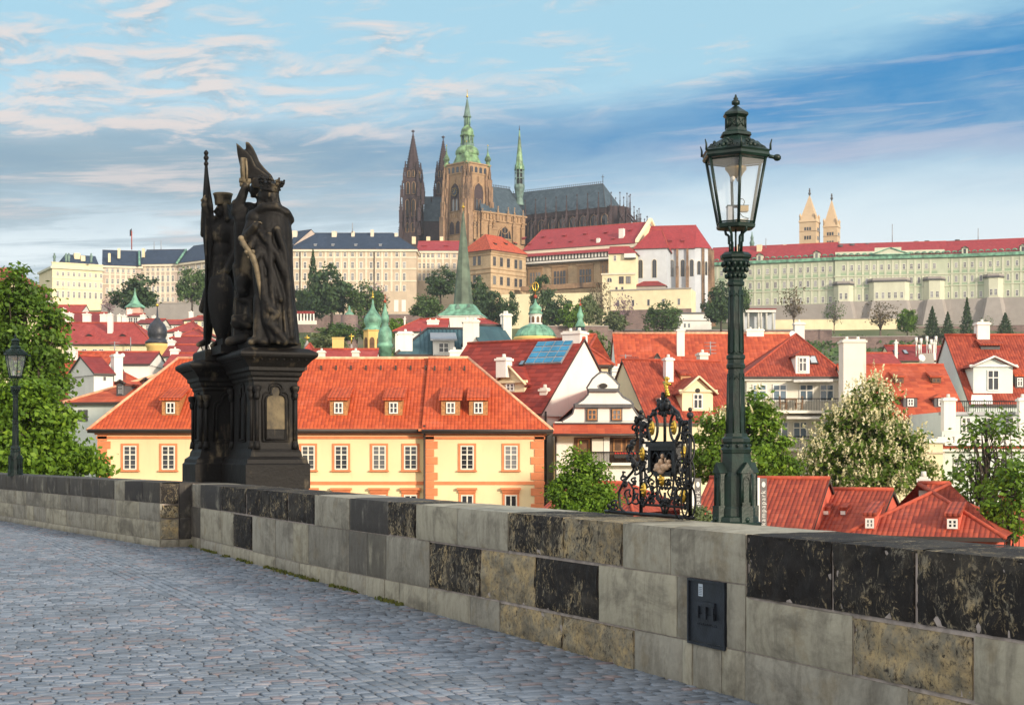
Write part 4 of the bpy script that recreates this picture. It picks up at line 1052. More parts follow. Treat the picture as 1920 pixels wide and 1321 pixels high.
# ---------------------------------------------------------------- wrought iron lattice with gilt medallions
def build_lattice():
 s_r, s_l = s_of(1294, .88), s_of(1202, .88); W = s_l - s_r; zb = WH
 root = thing('wrought_iron_lattice', 'black wrought iron scrollwork lattice with gilt medallions on the parapet', 'iron lattice', wp(s_r, .88, zb))
 g = lambda a, h, d=0.0: wp(s_r + a, .88 - d, zb + h)                    # a from the right post toward the left, d toward the road
 I = 'iron'
 fr = MB()
 for a in (0.0, W): fr.tube([g(a, 0), g(a, .86)], .017, I, 8); fr.ball(g(a, .89), .032, I, 8); fr.ball(g(a, .94), .02, I, 6)
 fr.tube([g(W * .5, 0), g(W * .5, .22)], .012, I, 6)
 for h in (.02, .10, .66): fr.tube([g(-.01, h), g(W + .01, h)], .012, I, 6)
 fr.tube([g(-.05, .012), g(W + .72, .012)], .018, I, 6)
 fr.build('frame', root)
 def spiral(c, r0, turns, a0, sg, n=26, grow=0.12):
  return [g(c[0] + sg * r * math.cos(t_), c[1] + r * math.sin(t_), .012 * math.sin(i)) for i in range(n + 1) for t_ in [a0 + turns * 2 * math.pi * i / n] for r in [r0 * (1 - (1 - grow) * i / n)]]
 sc = MB(); rng = random.Random(4)
 def leaf(c, r, ang):
  sc.ball(g(c[0], c[1], .01), r, I, 6, 1.2); sc.ball(g(c[0] + math.cos(ang) * r, c[1] + math.sin(ang) * r, .02), r * .6, I, 6)
 for sg, ox in ((1, W / 2), (-1, W / 2)):                                 # mirrored scrolls filling the panel
  X = lambda q: ox + sg * q
  for (cx, cy, r0, tn, a0) in ((.13, .20, .085, 1.4, 0), (.31, .19, .09, -1.4, 3.1), (.13, .38, .075, -1.3, 1.0), (.32, .40, .08, 1.3, 2.0), (.36, .56, .06, -1.4, .5), (.24, .30, .06, 1.2, 4.0), (.06, .29, .05, 1.4, 2), (.38, .29, .05, 1.4, 0),
          (.40, .47, .05, -1.3, 0), (.22, .16, .045, -1.5, 2), (.07, .44, .045, 1.3, 1), (.20, .45, .05, 1.5, 3), (.40, .12, .04, 1.4, 1), (.04, .14, .035, -1.4, 1)):
   sc.tube(spiral((X(cx), cy), r0, tn, a0, sg), .0085, I, 6)
   leaf((X(cx + r0 * .9), cy + r0 * .2), .018, rng.uniform(0, 6)); leaf((X(cx - r0 * .6), cy - r0 * .7), .015, rng.uniform(0, 6))
  for (a, b, c_) in (((.02, .03), (.25, .30), (.10, .60)), ((.44, .05), (.30, .33), (.44, .62)), ((.05, .12), (.2, .26), (.36, .11))):
   pts = [((1 - u) ** 2 * a[0] + 2 * u * (1 - u) * b[0] + u * u * c_[0], (1 - u) ** 2 * a[1] + 2 * u * (1 - u) * b[1] + u * u * c_[1]) for u in [i / 10 for i in range(11)]]
   sc.tube([g(X(p[0]), p[1]) for p in pts], .010, I, 6)
  # cresting above the top rail
  sc.tube([g(X(.20 + .085 * math.cos(t_)), .79 + .12 * math.sin(t_), .01) for t_ in [2 * math.pi * i / 20 for i in range(21)]], .013, I, 6, False)
  sc.tube(spiral((X(.36), .74), .06, 1.4, 1.0, sg), .009, I, 6); sc.tube(spiral((X(.07), .93), .05, -1.3, 4.0, sg), .010, I, 6)
  sc.tube([g(X(.30), .68), g(X(.33), .80), g(X(.24), .92), g(X(.10), .985), g(X(.03), .95)], .013, I, 6)
  for k in range(4): leaf((X(.08 + .09 * k), .97 - .05 * k), .026, 1.2); leaf((X(.40), .68 + .05 * k), .02, .5)
 leaf((W / 2, .98), .04, 1.57); leaf((W / 2 - .06, 1.0), .035, 2); leaf((W / 2 + .06, 1.0), .035, 1); leaf((W / 2, 1.06), .03, 1.57)
 sc.tube([g(W / 2, .66), g(W / 2, 1.08)], .014, I, 6)
 sc.build('scrollwork', root)
 sc = MB()                                                                # left wing falling in scrolls
 X = lambda q: W + q
 sc.tube([g(X(.02), .84), g(X(.10), .80), g(X(.07), .70), g(X(.16), .66), g(X(.24), .56), g(X(.10), .48), g(X(.16), .40), g(X(.34), .30), g(X(.44), .20), g(X(.42), .06), g(X(.34), .02)], .013, I, 6)
 for (cx, cy, r0, tn, a0, sg) in ((.10, .78, .06, 1.3, 0, 1), (.20, .58, .075, -1.3, 1, 1), (.10, .42, .07, 1.4, 2, 1), (.24, .18, .12, 1.5, 1.5, 1), (.10, .16, .09, -1.5, 2, 1), (.52, .07, .06, 1.4, 0, 1), (.34, .34, .055, 1.3, 1, -1), (.62, .05, .04, -1.3, 1, 1), (.14, .30, .05, 1.3, 0, -1)):
  sc.tube(spiral((X(cx), cy), r0, tn, a0, sg), .009, I, 6)
 for c in ((.18, .62), (.12, .46), (.22, .52), (.06, .86), (.30, .28), (.14, .66)): leaf((X(c[0]), c[1]), .03, rng.uniform(0, 6))
 sc.build('side_scroll', root)
 sc = MB()                                                                # oval loops bracing the right post
 for k, (h0, h1, w) in enumerate(((0.0, .30, .07), (.26, .52, .06), (.48, .74, .06))):
  for d in (.05, .12):
   c = ((h0 + h1) / 2, (h1 - h0) / 2)
   sc.tube([wp(s_r - .02, .88 - d - w * math.cos(t_) + .02, zb + c[0] + c[1] * math.sin(t_)) for t_ in [2 * math.pi * i / 18 for i in range(19)]], .009, I, 6, False)
 sc.build('brace_scroll', root)
 ca = MB()                                                                # little aedicule with a relief of figures
 for h0, h1, w, d in ((.62, .66, .27, .05), (.59, .62, .24, .04), (.36, .40, .16, .03)): ca.box(W / 2 - w, h0, -d, W / 2 + w, h1, d, I, lambda a, b, c: g(a, b, c))
 for x in (-.22, .22): ca.box(W / 2 + x - .025, .40, -.03, W / 2 + x + .025, .60, .04, I, lambda a, b, c: g(a, b, c))
 ca.box(W / 2 - .21, .38, -.03, W / 2 + .21, .60, -.005, I, lambda a, b, c: g(a, b, c))
 for k in range(3):
  c = W / 2 + (k - 1) * .13; ca.tube([g(c + .055 * math.cos(t_), .51 + .06 * math.sin(t_), .02) for t_ in [math.pi * i / 8 for i in range(9)]], .011, I, 6)
 ca.build('aedicule', root)
 plain('relief_stone', (0.62, 0.42, 0.28), 0.7, var=0.3, scale=30.0)
 rl = MB()
 for x, h, r, sz in ((-.03, .485, .03, 1.2), (.0, .54, .022, 1.1), (.03, .44, .045, .8), (-.06, .43, .05, .7), (.08, .45, .035, 1), (.11, .49, .022, 1), (-.10, .45, .03, 1), (.0, .405, .045, .6), (-.12, .42, .03, .6), (.06, .505, .02, 1.2), (.13, .455, .02, 1), (-.04, .40, .03, .7)):
  rl.ball(g(W / 2 - x, h, .02), r, 'relief_stone', 8, sz)
 rl.build('figure_relief', root)
 for (a, h) in ((W / 2 - .20, .79), (W / 2 + .20, .79), (W * .93, .56), (W * .08, .57), (W / 2 + .02, .335), (W * .90, .235), (W * .10, .20)):
  me = MB(); c = g(a, h, .02)
  me.lathe((0, 0), [(.03, -.006), (.045, -.004), (.045, .004), (.02, .012)], 'gold', 12, 0, True, 1.0, 1.45)
  rot = Matrix.Translation(c) @ Matrix(((WT.x, 0, WN.x, 0), (WT.y, 0, WN.y, 0), (0, 1, 0, 0), (0, 0, 0, 1)))
  for k in range(4): me.ball((.018 * math.cos(k * 1.57), .03 * math.sin(k * 1.57), .012), .014, 'gold', 6)
  me.v = [tuple(rot @ Vector(v)) for v in me.v]; me.build('gilt_medallion', root)
 go = MB(); c = W / 2 - .03                                               # gilt double cross and figure at the top
 go.tube([g(c, 1.06), g(c, 1.24)], .016, 'gold', 7); go.tube([g(c - .07, 1.17), g(c + .05, 1.19)], .014, 'gold', 7); go.tube([g(c - .04, 1.22), g(c + .035, 1.225)], .012, 'gold', 7)
 for k in range(5): go.ball(g(c - .03 + .012 * k, 1.08 + .022 * k), .020, 'gold', 7)
 go.build('gilt_cross', root)
build_lattice()
# ---------------------------------------------------------------- building kit
WIN = {}
def window_mesh(w, h, style):
 """front faces -y, origin at the middle of the bottom edge; returns (pane mesh, frame mesh, sill mesh or None)"""
 key = (round(w, 1), round(h, 1), style)
 if key in WIN: return WIN[key]
 surround, frame, pane, kind = style
 P_, Fm, S_ = MB(), MB(), MB()
 d = 0.04
 P_.box(-w / 2, -d, 0, w / 2, .05, h, pane)
 fw = max(.07, w * .085)
 def bar(x0, z0, x1, z1, y=-.075): Fm.box(x0, y, z0, x1, -d - .001, z1, frame)
 if kind == 'arch':
  n = 8; arc = lambda r: [(r * math.cos(math.pi * i / n), h + r * math.sin(math.pi * i / n)) for i in range(n + 1)]
  a = arc(w / 2); P_.raw([(x, -d, z) for x, z in a] + [(x, .05, z) for x, z in a], [tuple(range(n + 1))[::-1]], pane)
  Fm.tube([(w / 2, -.05, 0), (w / 2, -.05, h)] + [(x, -.05, z) for x, z in a] + [(-w / 2, -.05, 0)], fw * .8, surround or frame, 4)
  bar(-fw / 2, 0, fw / 2, h + w / 2)
 else:
  bar(-w / 2, 0, -w / 2 + fw, h); bar(w / 2 - fw, 0, w / 2, h); bar(-w / 2 + fw, 0, w / 2 - fw, fw); bar(-w / 2 + fw, h - fw, w / 2 - fw, h)
  bar(-fw * .5, fw, fw * .5, h - fw, -.07)
  if kind in ('cross', 'grid'): bar(-w / 2 + fw, h * .60, w / 2 - fw, h * .60 + fw * .9, -.072)
  if kind == 'grid':
   mw = fw * .32
   for zz in (.20, .40, .80): bar(-w / 2 + fw, h * zz - mw / 2, w / 2 - fw, h * zz + mw / 2, -.055)
  if kind == 'four': bar(-w / 2 + fw, h * .5 - fw * .3, w / 2 - fw, h * .5 + fw * .3, -.068)
  if surround:
   t = max(.12, w * .13)
   for x0, z0, x1, z1 in ((-w / 2 - t, -t * .3, -w / 2, h + t), (w / 2, -t * .3, w / 2 + t, h + t), (-w / 2, h, w / 2, h + t)): Fm.box(x0, -.06, z0, x1, .03, z1, surround)
   S_.box(-w / 2 - t * 1.5, -.16, -t * .9, w / 2 + t * 1.5, .03, -t * .3, surround)
   if kind == 'ped':                                             # little pediment over the window
    z1 = h + t; q = w / 2 + t * 1.6
    Fm.raw([(-q, -.2, z1), (q, -.2, z1), (0, -.2, z1 + q * .55), (-q, .03, z1), (q, .03, z1), (0, .03, z1 + q * .55)], [(0, 1, 2), (0, 3, 4, 1), (1, 4, 5, 2), (2, 5, 3, 0)], surround)
   if kind == 'lintel':
    Fm.box(-w / 2 - t * 1.2, -.14, h + t, w / 2 + t * 1.2, .03, h + t * 2.2, surround); Fm.box(-w / 2 - t * 1.8, -.26, h + t * 2.2, w / 2 + t * 1.8, .03, h + t * 3.2, surround)
 def mk(mb, name):
  if not mb.v: return None
  me = bpy.data.meshes.new(name); me.from_pydata(mb.v, [], mb.f); keys = list(dict.fromkeys(mb.k))
  for k in keys: me.materials.append(MATS[k])
  me.polygons.foreach_set('material_index', [keys.index(k) for k in mb.k]); add_uv(me); return me
 WIN[key] = (mk(P_, 'window'), mk(Fm, 'window_frame'), mk(S_, 'window_sill'))
 return WIN[key]
def whole_window(w, h, style):
 """pane, frame and sill as one mesh, for windows a few pixels high"""
 key = ('one', round(w, 1), round(h, 1), style)
 if key not in WIN:
  bm = bmesh.new(); mats = []
  for me in window_mesh(w, h, style):
   if me is None: continue
   n0 = len(bm.faces); bm.from_mesh(me); bm.faces.ensure_lookup_table()
   for f_ in bm.faces[n0:]:
    m = me.materials[f_.material_index]
    if m not in mats: mats.append(m)
    f_.material_index = mats.index(m)
  me = bpy.data.meshes.new('window'); bm.to_mesh(me); bm.free()
  for m in mats: me.materials.append(m)
  WIN[key] = me
 return WIN[key]
class House:
 """a = (photo column, distance) of the front's left corner, b = of its right corner; depth back from the front; ze = eave height"""
 def __init__(s, name, label, cat, a, b, depth, ze, wall, zb=None, group=None, near=False):
  s.A, s.B = XY(*a), XY(*b); s.L = (s.B - s.A).length; s.D = depth; s.ze = ze; s.near = near; s.wall = wall
  s.u = (s.B - s.A) / s.L; s.n = Vector((s.u.y, -s.u.x))
  m = (s.A + s.B) / 2 - s.n * depth / 2
  s.zb = zb if zb is not None else min(terrain_z(s.A.x, s.A.y), terrain_z(m.x, m.y)) - 1.5
  s.root = thing(name, label, cat, (m.x, m.y, s.zb), group)
  s.nw = 0; s.rest = None
 def p(s, u, w, z): q = s.A + s.u * u - s.n * w; return Vector((q.x, q.y, z))
 def side(s, sd):
  if sd == 'f': return s.A, s.u, s.n, s.L
  if sd == 'r': return s.B, -s.n, s.u, s.D
  return s.A - s.n * s.D, s.n, -s.u, s.D
 def upx(s, px, sd='f', back=0.0):
  o, d, n, _ = s.side(sd); o = o - n * back; k = (px - 960) / F
  return (k * o.y - o.x) / (d.x - k * d.y)
 def at(s, u, z, sd='f', out=0.0):
  o, d, n, _ = s.side(sd); q = o + d * u + n * out; return Vector((q.x, q.y, z))
 def z(s, py, u, sd='f', out=0.0): return Zp(py, s.at(u, 0, sd, out).y)
 def walls(s, tops=None):
  mb = MB(); mb.box(0, 0, s.zb, s.L, s.D, s.ze - .002, s.wall, s.p); s.w = mb; return s
 def roof(s, zr, mat, hl=0.0, hr=0.0, over=.4, ridge=.5, gable_mat=None, ridge_mat='ridge_red', thick=.16, half=0.0):
  """ridge along the front; hl, hr = hip inset at each end (0 = gable)"""
  s.zr = zr; s.over = over; s.rid = ridge; s.hl = hl; s.hr = hr
  D, L = s.D, s.L; wr = D * ridge; k = (zr - s.ze) / (wr + over)
  ze = s.ze + over * k; s.w.box(0, 0, s.ze - .002, L, D, ze, s.wall, s.p); s.eave = s.ze; s.ze = ze; kb = (zr - ze) / (D - wr) if ridge < .9 else 0.0      # ze given is the eave's edge
  ol, orr = (over if hl else .12), (over if hr else .12)
  drop = over * k; e = ze - drop
  fl, fr_, bl, br = s.p(-ol, -over, e), s.p(L + orr, -over, e), s.p(-ol, D + over, ze - over * kb), s.p(L + orr, D + over, ze - over * kb)
  r1, r2 = s.p(hl if hl else -ol, wr, zr), s.p(L - hr if hr else L + orr, wr, zr)
  mb = MB()
  mb.face([fl, fr_, r2, r1], mat); mb.face([br, bl, r1, r2], mat)
  t = Vector((0, 0, thick))
  if hl: mb.face([bl, fl, r1], mat)
  else:
   s.w.face([s.p(0, 0, ze), s.p(0, wr, zr - .1), s.p(0, D, ze)], gable_mat or s.wall)
   mb.face([fl, r1, r1 - t, fl - t], 'gutter'); mb.face([r1, bl, bl - t, r1 - t], 'gutter')
  if hr: mb.face([fr_, br, r2], mat)
  else:
   s.w.face([s.p(L, 0, ze), s.p(L, D, ze), s.p(L, wr, zr - .1)], gable_mat or s.wall)
   mb.face([r2, fr_, fr_ - t, r2 - t], 'gutter'); mb.face([br, r2, r2 - t, br - t], 'gutter')
  mb.face([fl, fl - t, fr_ - t, fr_], 'gutter'); mb.face([fl - t, bl - t, br - t, fr_ - t], 'gutter')
  s.roof_mb = mb
  rr = .10 if s.near else .13
  mb.tube([r1 + Vector((0, 0, .02)), r2 + Vector((0, 0, .02))], rr, ridge_mat, 6)
  if hl: mb.tube([fl, r1], rr * .9, ridge_mat, 6); mb.tube([bl, r1], rr * .9, ridge_mat, 6)
  if hr: mb.tube([fr_, r2], rr * .9, ridge_mat, 6); mb.tube([br, r2], rr * .9, ridge_mat, 6)
  s.roof_k = k; return s
 def cornice(s, h, out, mat, drop=0.0, sd='f'):
  o, d, n, L = s.side(sd)
  s.w.box(-out, -out, s.ze - drop - h, s.L + out, s.D + out, s.ze - drop - .003, mat, s.p)
 def band(s, z0, z1, mat, out=.04, u0=None, u1=None, sd='f'):
  L = s.side(sd)[3]; u0 = -out if u0 is None else u0; u1 = L + out if u1 is None else u1
  s.w.box(u0, -.02, z0, u1, out, z1, mat, lambda a, b, c: s.at(a, c, sd, b))
 def pil(s, u, w, z0, z1, mat, out=.05, sd='f'):
  s.w.box(u - w / 2, -.02, z0, u + w / 2, out, z1, mat, lambda a, b, c: s.at(a, c, sd, b))
 def done(s):
  s.wo = s.w.build('wall', s.root)
  if hasattr(s, 'roof_mb'): s.ro = s.roof_mb.build('roof', s.root)
  return s
 def win(s, u, z, w, h, style, sd='f', out=0.0):
  o, d, n, _ = s.side(sd); q = s.at(u, z, sd, out); ang = math.atan2(d.y, d.x)
  loc = Matrix.Translation(q) @ Matrix.Rotation(ang, 4, 'Z')
  def put(me, name, par):
   ob = bpy.data.objects.new(name, me); link(ob); ob.parent = par
   ob.matrix_parent_inverse = world_of(par).inverted(); ob.location = q; ob.rotation_euler = (0, 0, ang); return ob
  if s.near:
   pm, fm, sm = window_mesh(w, h, style); o_ = put(pm, 'window', s.root)
   for me, nm in ((fm, 'frame'), (sm, 'sill')):
    if me is not None:
     c = bpy.data.objects.new(nm, me); link(c); c.parent = o_
   return o_
  s.nw += 1
  if s.nw <= 96: return put(whole_window(w, h, style), 'window', s.root)
  me = whole_window(w, h, style)                                      # past a hundred: one shared mesh
  if s.rest is None: s.rest = (bmesh.new(), [])
  bm, mats = s.rest; n0 = len(bm.faces); nv = len(bm.verts); bm.from_mesh(me); bm.verts.ensure_lookup_table(); bm.faces.ensure_lookup_table()
  for v in bm.verts[nv:]: v.co = loc @ v.co
  for f_ in bm.faces[n0:]:
   m = me.materials[f_.material_index]
   if m not in mats: mats.append(m)
   f_.material_index = mats.index(m)
 def flush(s):
  if s.rest:
   bm, mats = s.rest; me = bpy.data.meshes.new('small_windows'); bm.to_mesh(me); bm.free()
   for m in mats: me.materials.append(m)
   o = bpy.data.objects.new('window_rows', me); link(o); adopt(o, s.root); o['kind'] = 'stuff'
 def wins(s, cols, rows, wpx, style, sd='f', skip=()):
  """cols = photo columns, rows = [(top row, bottom row)] measured at the first column; widths in photo pixels"""
  zs = None
  for j, (t, b) in enumerate(rows):
   u0 = s.upx(cols[0], sd); z1, z0 = s.z(t, u0, sd), s.z(b, u0, sd)
   for i, c in enumerate(cols):
    if (i, j) in skip: continue
    u = s.upx(c, sd); o, d, n, L = s.side(sd)
    sc = abs((s.upx(c + .5, sd) - s.upx(c - .5, sd)))
    s.win(u, z0, wpx * sc, z1 - z0, style, sd)
 def slope(s, u, w): return s.p(u, w, s.ze + (s.zr - s.ze) * w / (s.D * s.rid))
 def on_slope(s, px, py):
  """where the photo ray meets the front roof slope: (u, w)"""
  lo, hi = -s.over, s.D * s.rid
  for _ in range(40):
   m = (lo + hi) / 2; u = s.upx(px, 'f', m); q = s.slope(u, m)
   if (H0 - (q.z - EYE) / q.y * F) > py: lo = m
   else: hi = m
  return u, m
 def dormer(s, px, py, wpx, hpx, kind='shed', wall=None, mat=None, style=None, wf=.55, hf=.7, dep=None):
  """py = foot of its face; hpx = face height; kinds shed, gable, hip"""
  u, w = s.on_slope(px, py); q = s.slope(u, w); sc = q.y / F; W = wpx * sc; Hh = hpx * sc; wall = wall or s.wall; mat = mat or s.roof_mb.k[0]
  k = (s.zr - s.ze) / (s.D * s.rid); z0 = q.z; z1 = z0 + Hh
  g = lambda a, b, c: s.p(u + a, w + b, c)
  back = Hh / k
  mb = MB()
  mb.raw([g(-W / 2, 0, z0 - .1), g(W / 2, 0, z0 - .1), g(W / 2, 0, z1), g(-W / 2, 0, z1), g(-W / 2, back, z1), g(W / 2, back, z1)], [(0, 1, 2, 3), (0, 3, 4), (1, 5, 2)], wall)
  o = min(.3, .12 * W)
  if kind == 'shed':
   rk = k * .42; run = Hh / (k - rk) + o
   a = [g(-W / 2 - o, -o * 1.6, z1 - o * 1.2 * rk), g(W / 2 + o, -o * 1.6, z1 - o * 1.2 * rk), g(W / 2 + o, run, z1 + rk * run), g(-W / 2 - o, run, z1 + rk * run)]
   t = Vector((0, 0, .14)); b = [v + t for v in a]; mb.hexa(a, b, mat)
   mb.raw([g(-W / 2, 0, z1), g(-W / 2, run, z1 + rk * run), g(-W / 2, back, z1), g(W / 2, 0, z1), g(W / 2, run, z1 + rk * run), g(W / 2, back, z1)], [(0, 1, 2), (3, 5, 4)], wall)
  else:
   rh = W * .5 * hf; zt = z1 + rh; run = (Hh + rh) / k
   apex0, apex1 = g(0, -o if kind == 'gable' else W * .35, zt), g(0, run, zt)
   l0, r0 = g(-W / 2 - o, -o, z1 - o * hf), g(W / 2 + o, -o, z1 - o * hf); l1, r1 = g(-W / 2 - o, back, z1 - o * hf), g(W / 2 + o, back, z1 - o * hf)
   t = Vector((0, 0, .10))
   for q_ in ((l0, apex0, apex1, l1), (apex0, r0, r1, apex1)): mb.face(q_, mat); mb.face([v - t for v in q_][::-1], mat)
   if kind == 'gable':
    mb.face([g(-W / 2, 0, z1), g(W / 2, 0, z1), g(0, 0, zt - .06)], wall)
    tr = 'white_paint' if wall in ('w_mint', 'w_cream') else 'gutter'
    for e in (l0, r0): mb.tube([e, apex0], .09, 'w_cream' if wall == 'w_cream' else tr, 4)
    if W > 2: mb.box(-W / 2 - o, -.18, z1 - .10, W / 2 + o, 0.0, z1 + .06, 'w_cream' if wall == 'w_cream' else tr, g)
   else: mb.face([l0, r0, apex0], mat)
  d = mb.build('dormer', s.root)
  if style:
   ws = W * wf; hs = Hh * (.74 if hf else .7)
   nwin = 2 if W > 3.2 else 1
   for i in range(nwin):
    uu = u + (0 if nwin == 1 else (i - .5) * W * .5); ww_ = ws if nwin == 1 else W * .24
    me = whole_window(ww_, hs, style); c = bpy.data.objects.new('dormer_window', me); link(c); c.parent = d
    q2 = s.p(uu, w, z0 + Hh * .1); c.location = q2; c.rotation_euler = (0, 0, math.atan2(s.u.y, s.u.x)); c.matrix_parent_inverse = world_of(d).inverted()
  return d
 def skylight(s, px, py, wpx, hpx, pane='pane_blue'):
  u, w = s.on_slope(px, py); q = s.slope(u, w); W = wpx * q.y / F
  k = (s.zr - s.ze) / (s.D * s.rid); n = (Vector((s.n.x, s.n.y, 0)) * k + Vector((0, 0, 1))).normalized()
  u2, w2 = s.on_slope(px, py - hpx); hw = w2 - w
  mb = MB()
  def g(a, b, c): return s.slope(u + a, w + b) + n * c
  mb.box(-W / 2, 0, -.02, W / 2, hw, .10, 'gutter', g); mb.box(-W / 2 + .08, hw * .08, .1, W / 2 - .08, hw * .92, .12, pane, g)
  mb.build('skylight', s.root)
 def chimney(s, px, py0, py1, wpx, Y=None, mat='w_white', dep=1.0, cap=True, name='chimney', zlow=None):
  """a stack standing on the roof; py0 top row, py1 foot row"""
  Y = Y or (s.A.y + s.B.y) / 2 + s.D / 2; sc = Y / F; x = (px - 960) * sc; W = wpx * sc; z1, z0 = Zp(py0, Y), Zp(py1, Y) - .6
  if zlow is not None: z0 = zlow
  a = s.u; mb = MB(); D = min(W, dep) if dep else W
  g = lambda p_, q_, r_: (x + a.x * p_ - s.n.x * q_, Y + a.y * p_ - s.n.y * q_, r_)
  mb.box(-W / 2, -D / 2, z0, W / 2, D / 2, z1 - .22 * cap, mat, g)
  if cap:
   mb.box(-W / 2 - .08, -D / 2 - .08, z1 - .22, W / 2 + .08, D / 2 + .08, z1 - .08, mat, g); mb.box(-W / 2 + .02, -D / 2 + .02, z1 - .08, W / 2 - .02, D / 2 - .02, z1, 'w_white_old', g)
   nn = max(1, int(W / .6))
   for i in range(nn): mb.lathe(tuple(g(-W / 2 + W * (i + .5) / nn, 0, 0))[:2], [(.13, z1), (.10, z1 + .22)], 'w_white_old', 6)
  return mb.build(name, s.root)
 def pipe(s, u, z0, z1, sd='f', out=.10, mat='gutter', r=.06):
  mb = MB(); mb.tube([s.at(u, z0, sd, out), s.at(u, z1, sd, out)], r, mat, 6); mb.build('downpipe', s.root)
 def snow(s, py, px0, px1, step):
  mb = MB(); px = px0
  while px < px1:
   u, w = s.on_slope(px, py); q = s.slope(u, w); mb.box(-.05, -.04, -.05, .05, .10, .26, 'gutter', lambda a, b, c: q + Vector((a, b, c))); px += step
  mb.build('snow_guard', s.root)
def aerial(px, py0, py1, Y, kind='mast', label='thin television aerial on the rooftops', group=None):
 b = P(px, py1, Y); root = thing('roof_aerial', label, 'aerial', b, group); mb = MB()
 t = P(px, py0, Y); mb.tube([b, t], .035 * Y / 150 + .02, 'zinc', 5); mb.build('mast', root)
 if kind == 'yagi':
  mb = MB()
  for i in range(4): z = t.z - .3 * i - .1; mb.tube([(t.x - .5, t.y, z), (t.x + .5, t.y, z)], .03, 'zinc', 4)
  mb.build('aerial_rods', root)
 return root
def dish(px, py, r, Y, label):
 c = P(px, py, Y); root = thing('satellite_dish', label, 'satellite dish', c); R_ = r * Y / F; mb = MB()
 m = Matrix.Translation(c) @ Matrix.Rotation(math.radians(70), 4, 'X') @ Matrix.Rotation(math.radians(15), 4, 'Y')
 mb.lathe((0, 0), [(.01, -.02), (R_ * .6, .04 * R_), (R_, .2 * R_), (R_ * .97, .24 * R_), (R_ * .6, .08 * R_), (.01, .02)], 'white_paint', 16)
 mb.v = [tuple(m @ Vector(v)) for v in mb.v]; mb.build('reflector', root)
 mb = MB(); mb.tube([c + Vector((0, .05, 0)), c + Vector((0, .25, -R_)), c + Vector((0, .3, -R_ * 2.2))], .04, 'zinc', 5); mb.tube([c + Vector((0, 0, -R_)), c + Vector((0, -R_ * .8, -R_ * .2))], .03, 'zinc', 5); mb.build('bracket', root)
# ---------------------------------------------------------------- the near houses
GRID = ('w_salmon', 'window_white', 'pane', 'grid'); LINT = ('w_salmon', 'window_white', 'pane', 'lintel')
FOUR = (None, 'white_paint', 'pane', 'four'); CROSS = (None, 'white_paint', 'pane', 'cross'); CASE = (None, 'white_paint', 'pane_blue', 'cross')
def yellow_house():
 def parts(h, cols, dorm, quoinsides, low):
  h.walls(); zc = h.ze
  h.w.box(-.14, -.14, h.ze - .26, h.L + .14, h.D, h.ze - .02, 'w_salmon', h.p); h.w.box(-.30, -.32, h.ze - .06, h.L + .3, h.D, h.ze + .10, 'w_salmon', h.p); h.w.box(-.06, -.06, h.ze - .48, h.L + .06, h.D, h.ze - .34, 'w_salmon', h.p)
  u0 = h.upx(cols[0]); h.band(h.z(908, u0), h.z(902, u0), 'w_salmon', .05)
  for u in quoinsides:
   z = h.zb; i = 0
   while z < h.ze - .5:
    w = .72 if i % 2 else .52; off = w / 2 if u < h.L / 2 else -w / 2
    h.pil(u + off, w, z, z + .40, 'w_salmon', .06); z += .43; i += 1
 a = House('yellow_townhouse', 'long yellow house left of its downpipe, orange tiled hip roof with three dormers', 'house', (183, 85), (795, 85), 13, Zp(806, 85), 'w_yellow', near=True)
 parts(a, [244], 0, [0.0], [])
 a.roof(Zp(677, 85) * 6.5 / 6.5 + (EYE - EYE) + 0.55, 'tile_orange', hl=a.upx(333, 'f', 6.5) - 0.0, hr=0.0, over=.45, ridge_mat='ridge')
 a.done(); a.wins([244, 316, 449, 512, 578, 640, 711, 770], [(835, 880)], 25, GRID)
 a.wins([578, 640, 711, 770], [(927, 966)], 25, LINT)
 for px in (320, 420, 635, 738): a.dormer(px, 778, 33, 29, 'shed', 'wood_orange', None, FOUR, .5)
 a.snow(693, 350, 800, 28)
 b = House('yellow_townhouse', 'yellow house with quoins at both corners and two dormers side by side', 'house', (795.5, 84.6), (1020, 84.6), 13, Zp(806, 84.6) - .02, 'w_yellow', near=True)
 parts(b, [876], 0, [0.02, b.L], [])
 zr = a.zr; b.roof(zr, 'tile_orange', hl=0.0, hr=b.L - b.upx(878, 'f', 6.5), over=.48, ridge_mat='ridge')
 b.done(); b.wins([876, 958], [(835, 880)], 23, GRID); b.wins([876, 958], [(927, 966)], 23, LINT)
 for px in (845, 897): b.dormer(px, 778, 35, 29, 'shed', 'wood_orange', None, FOUR, .5)
 b.snow(694, 815, 875, 28)
 b.pipe(.02, b.zb, b.ze, out=.14)
 mb = MB(); mb.tube([b.p(-.1, -.55, b.eave - .03), b.p(b.L + .5, -.55, b.eave - .03)], .09, 'gutter', 6); mb.build('gutter', b.root)
 mb = MB(); mb.tube([a.p(-.4, -.52, a.eave - .03), a.p(a.L - .15, -.52, a.eave - .03)], .09, 'gutter', 6); mb.build('gutter', a.root)
yellow_house()
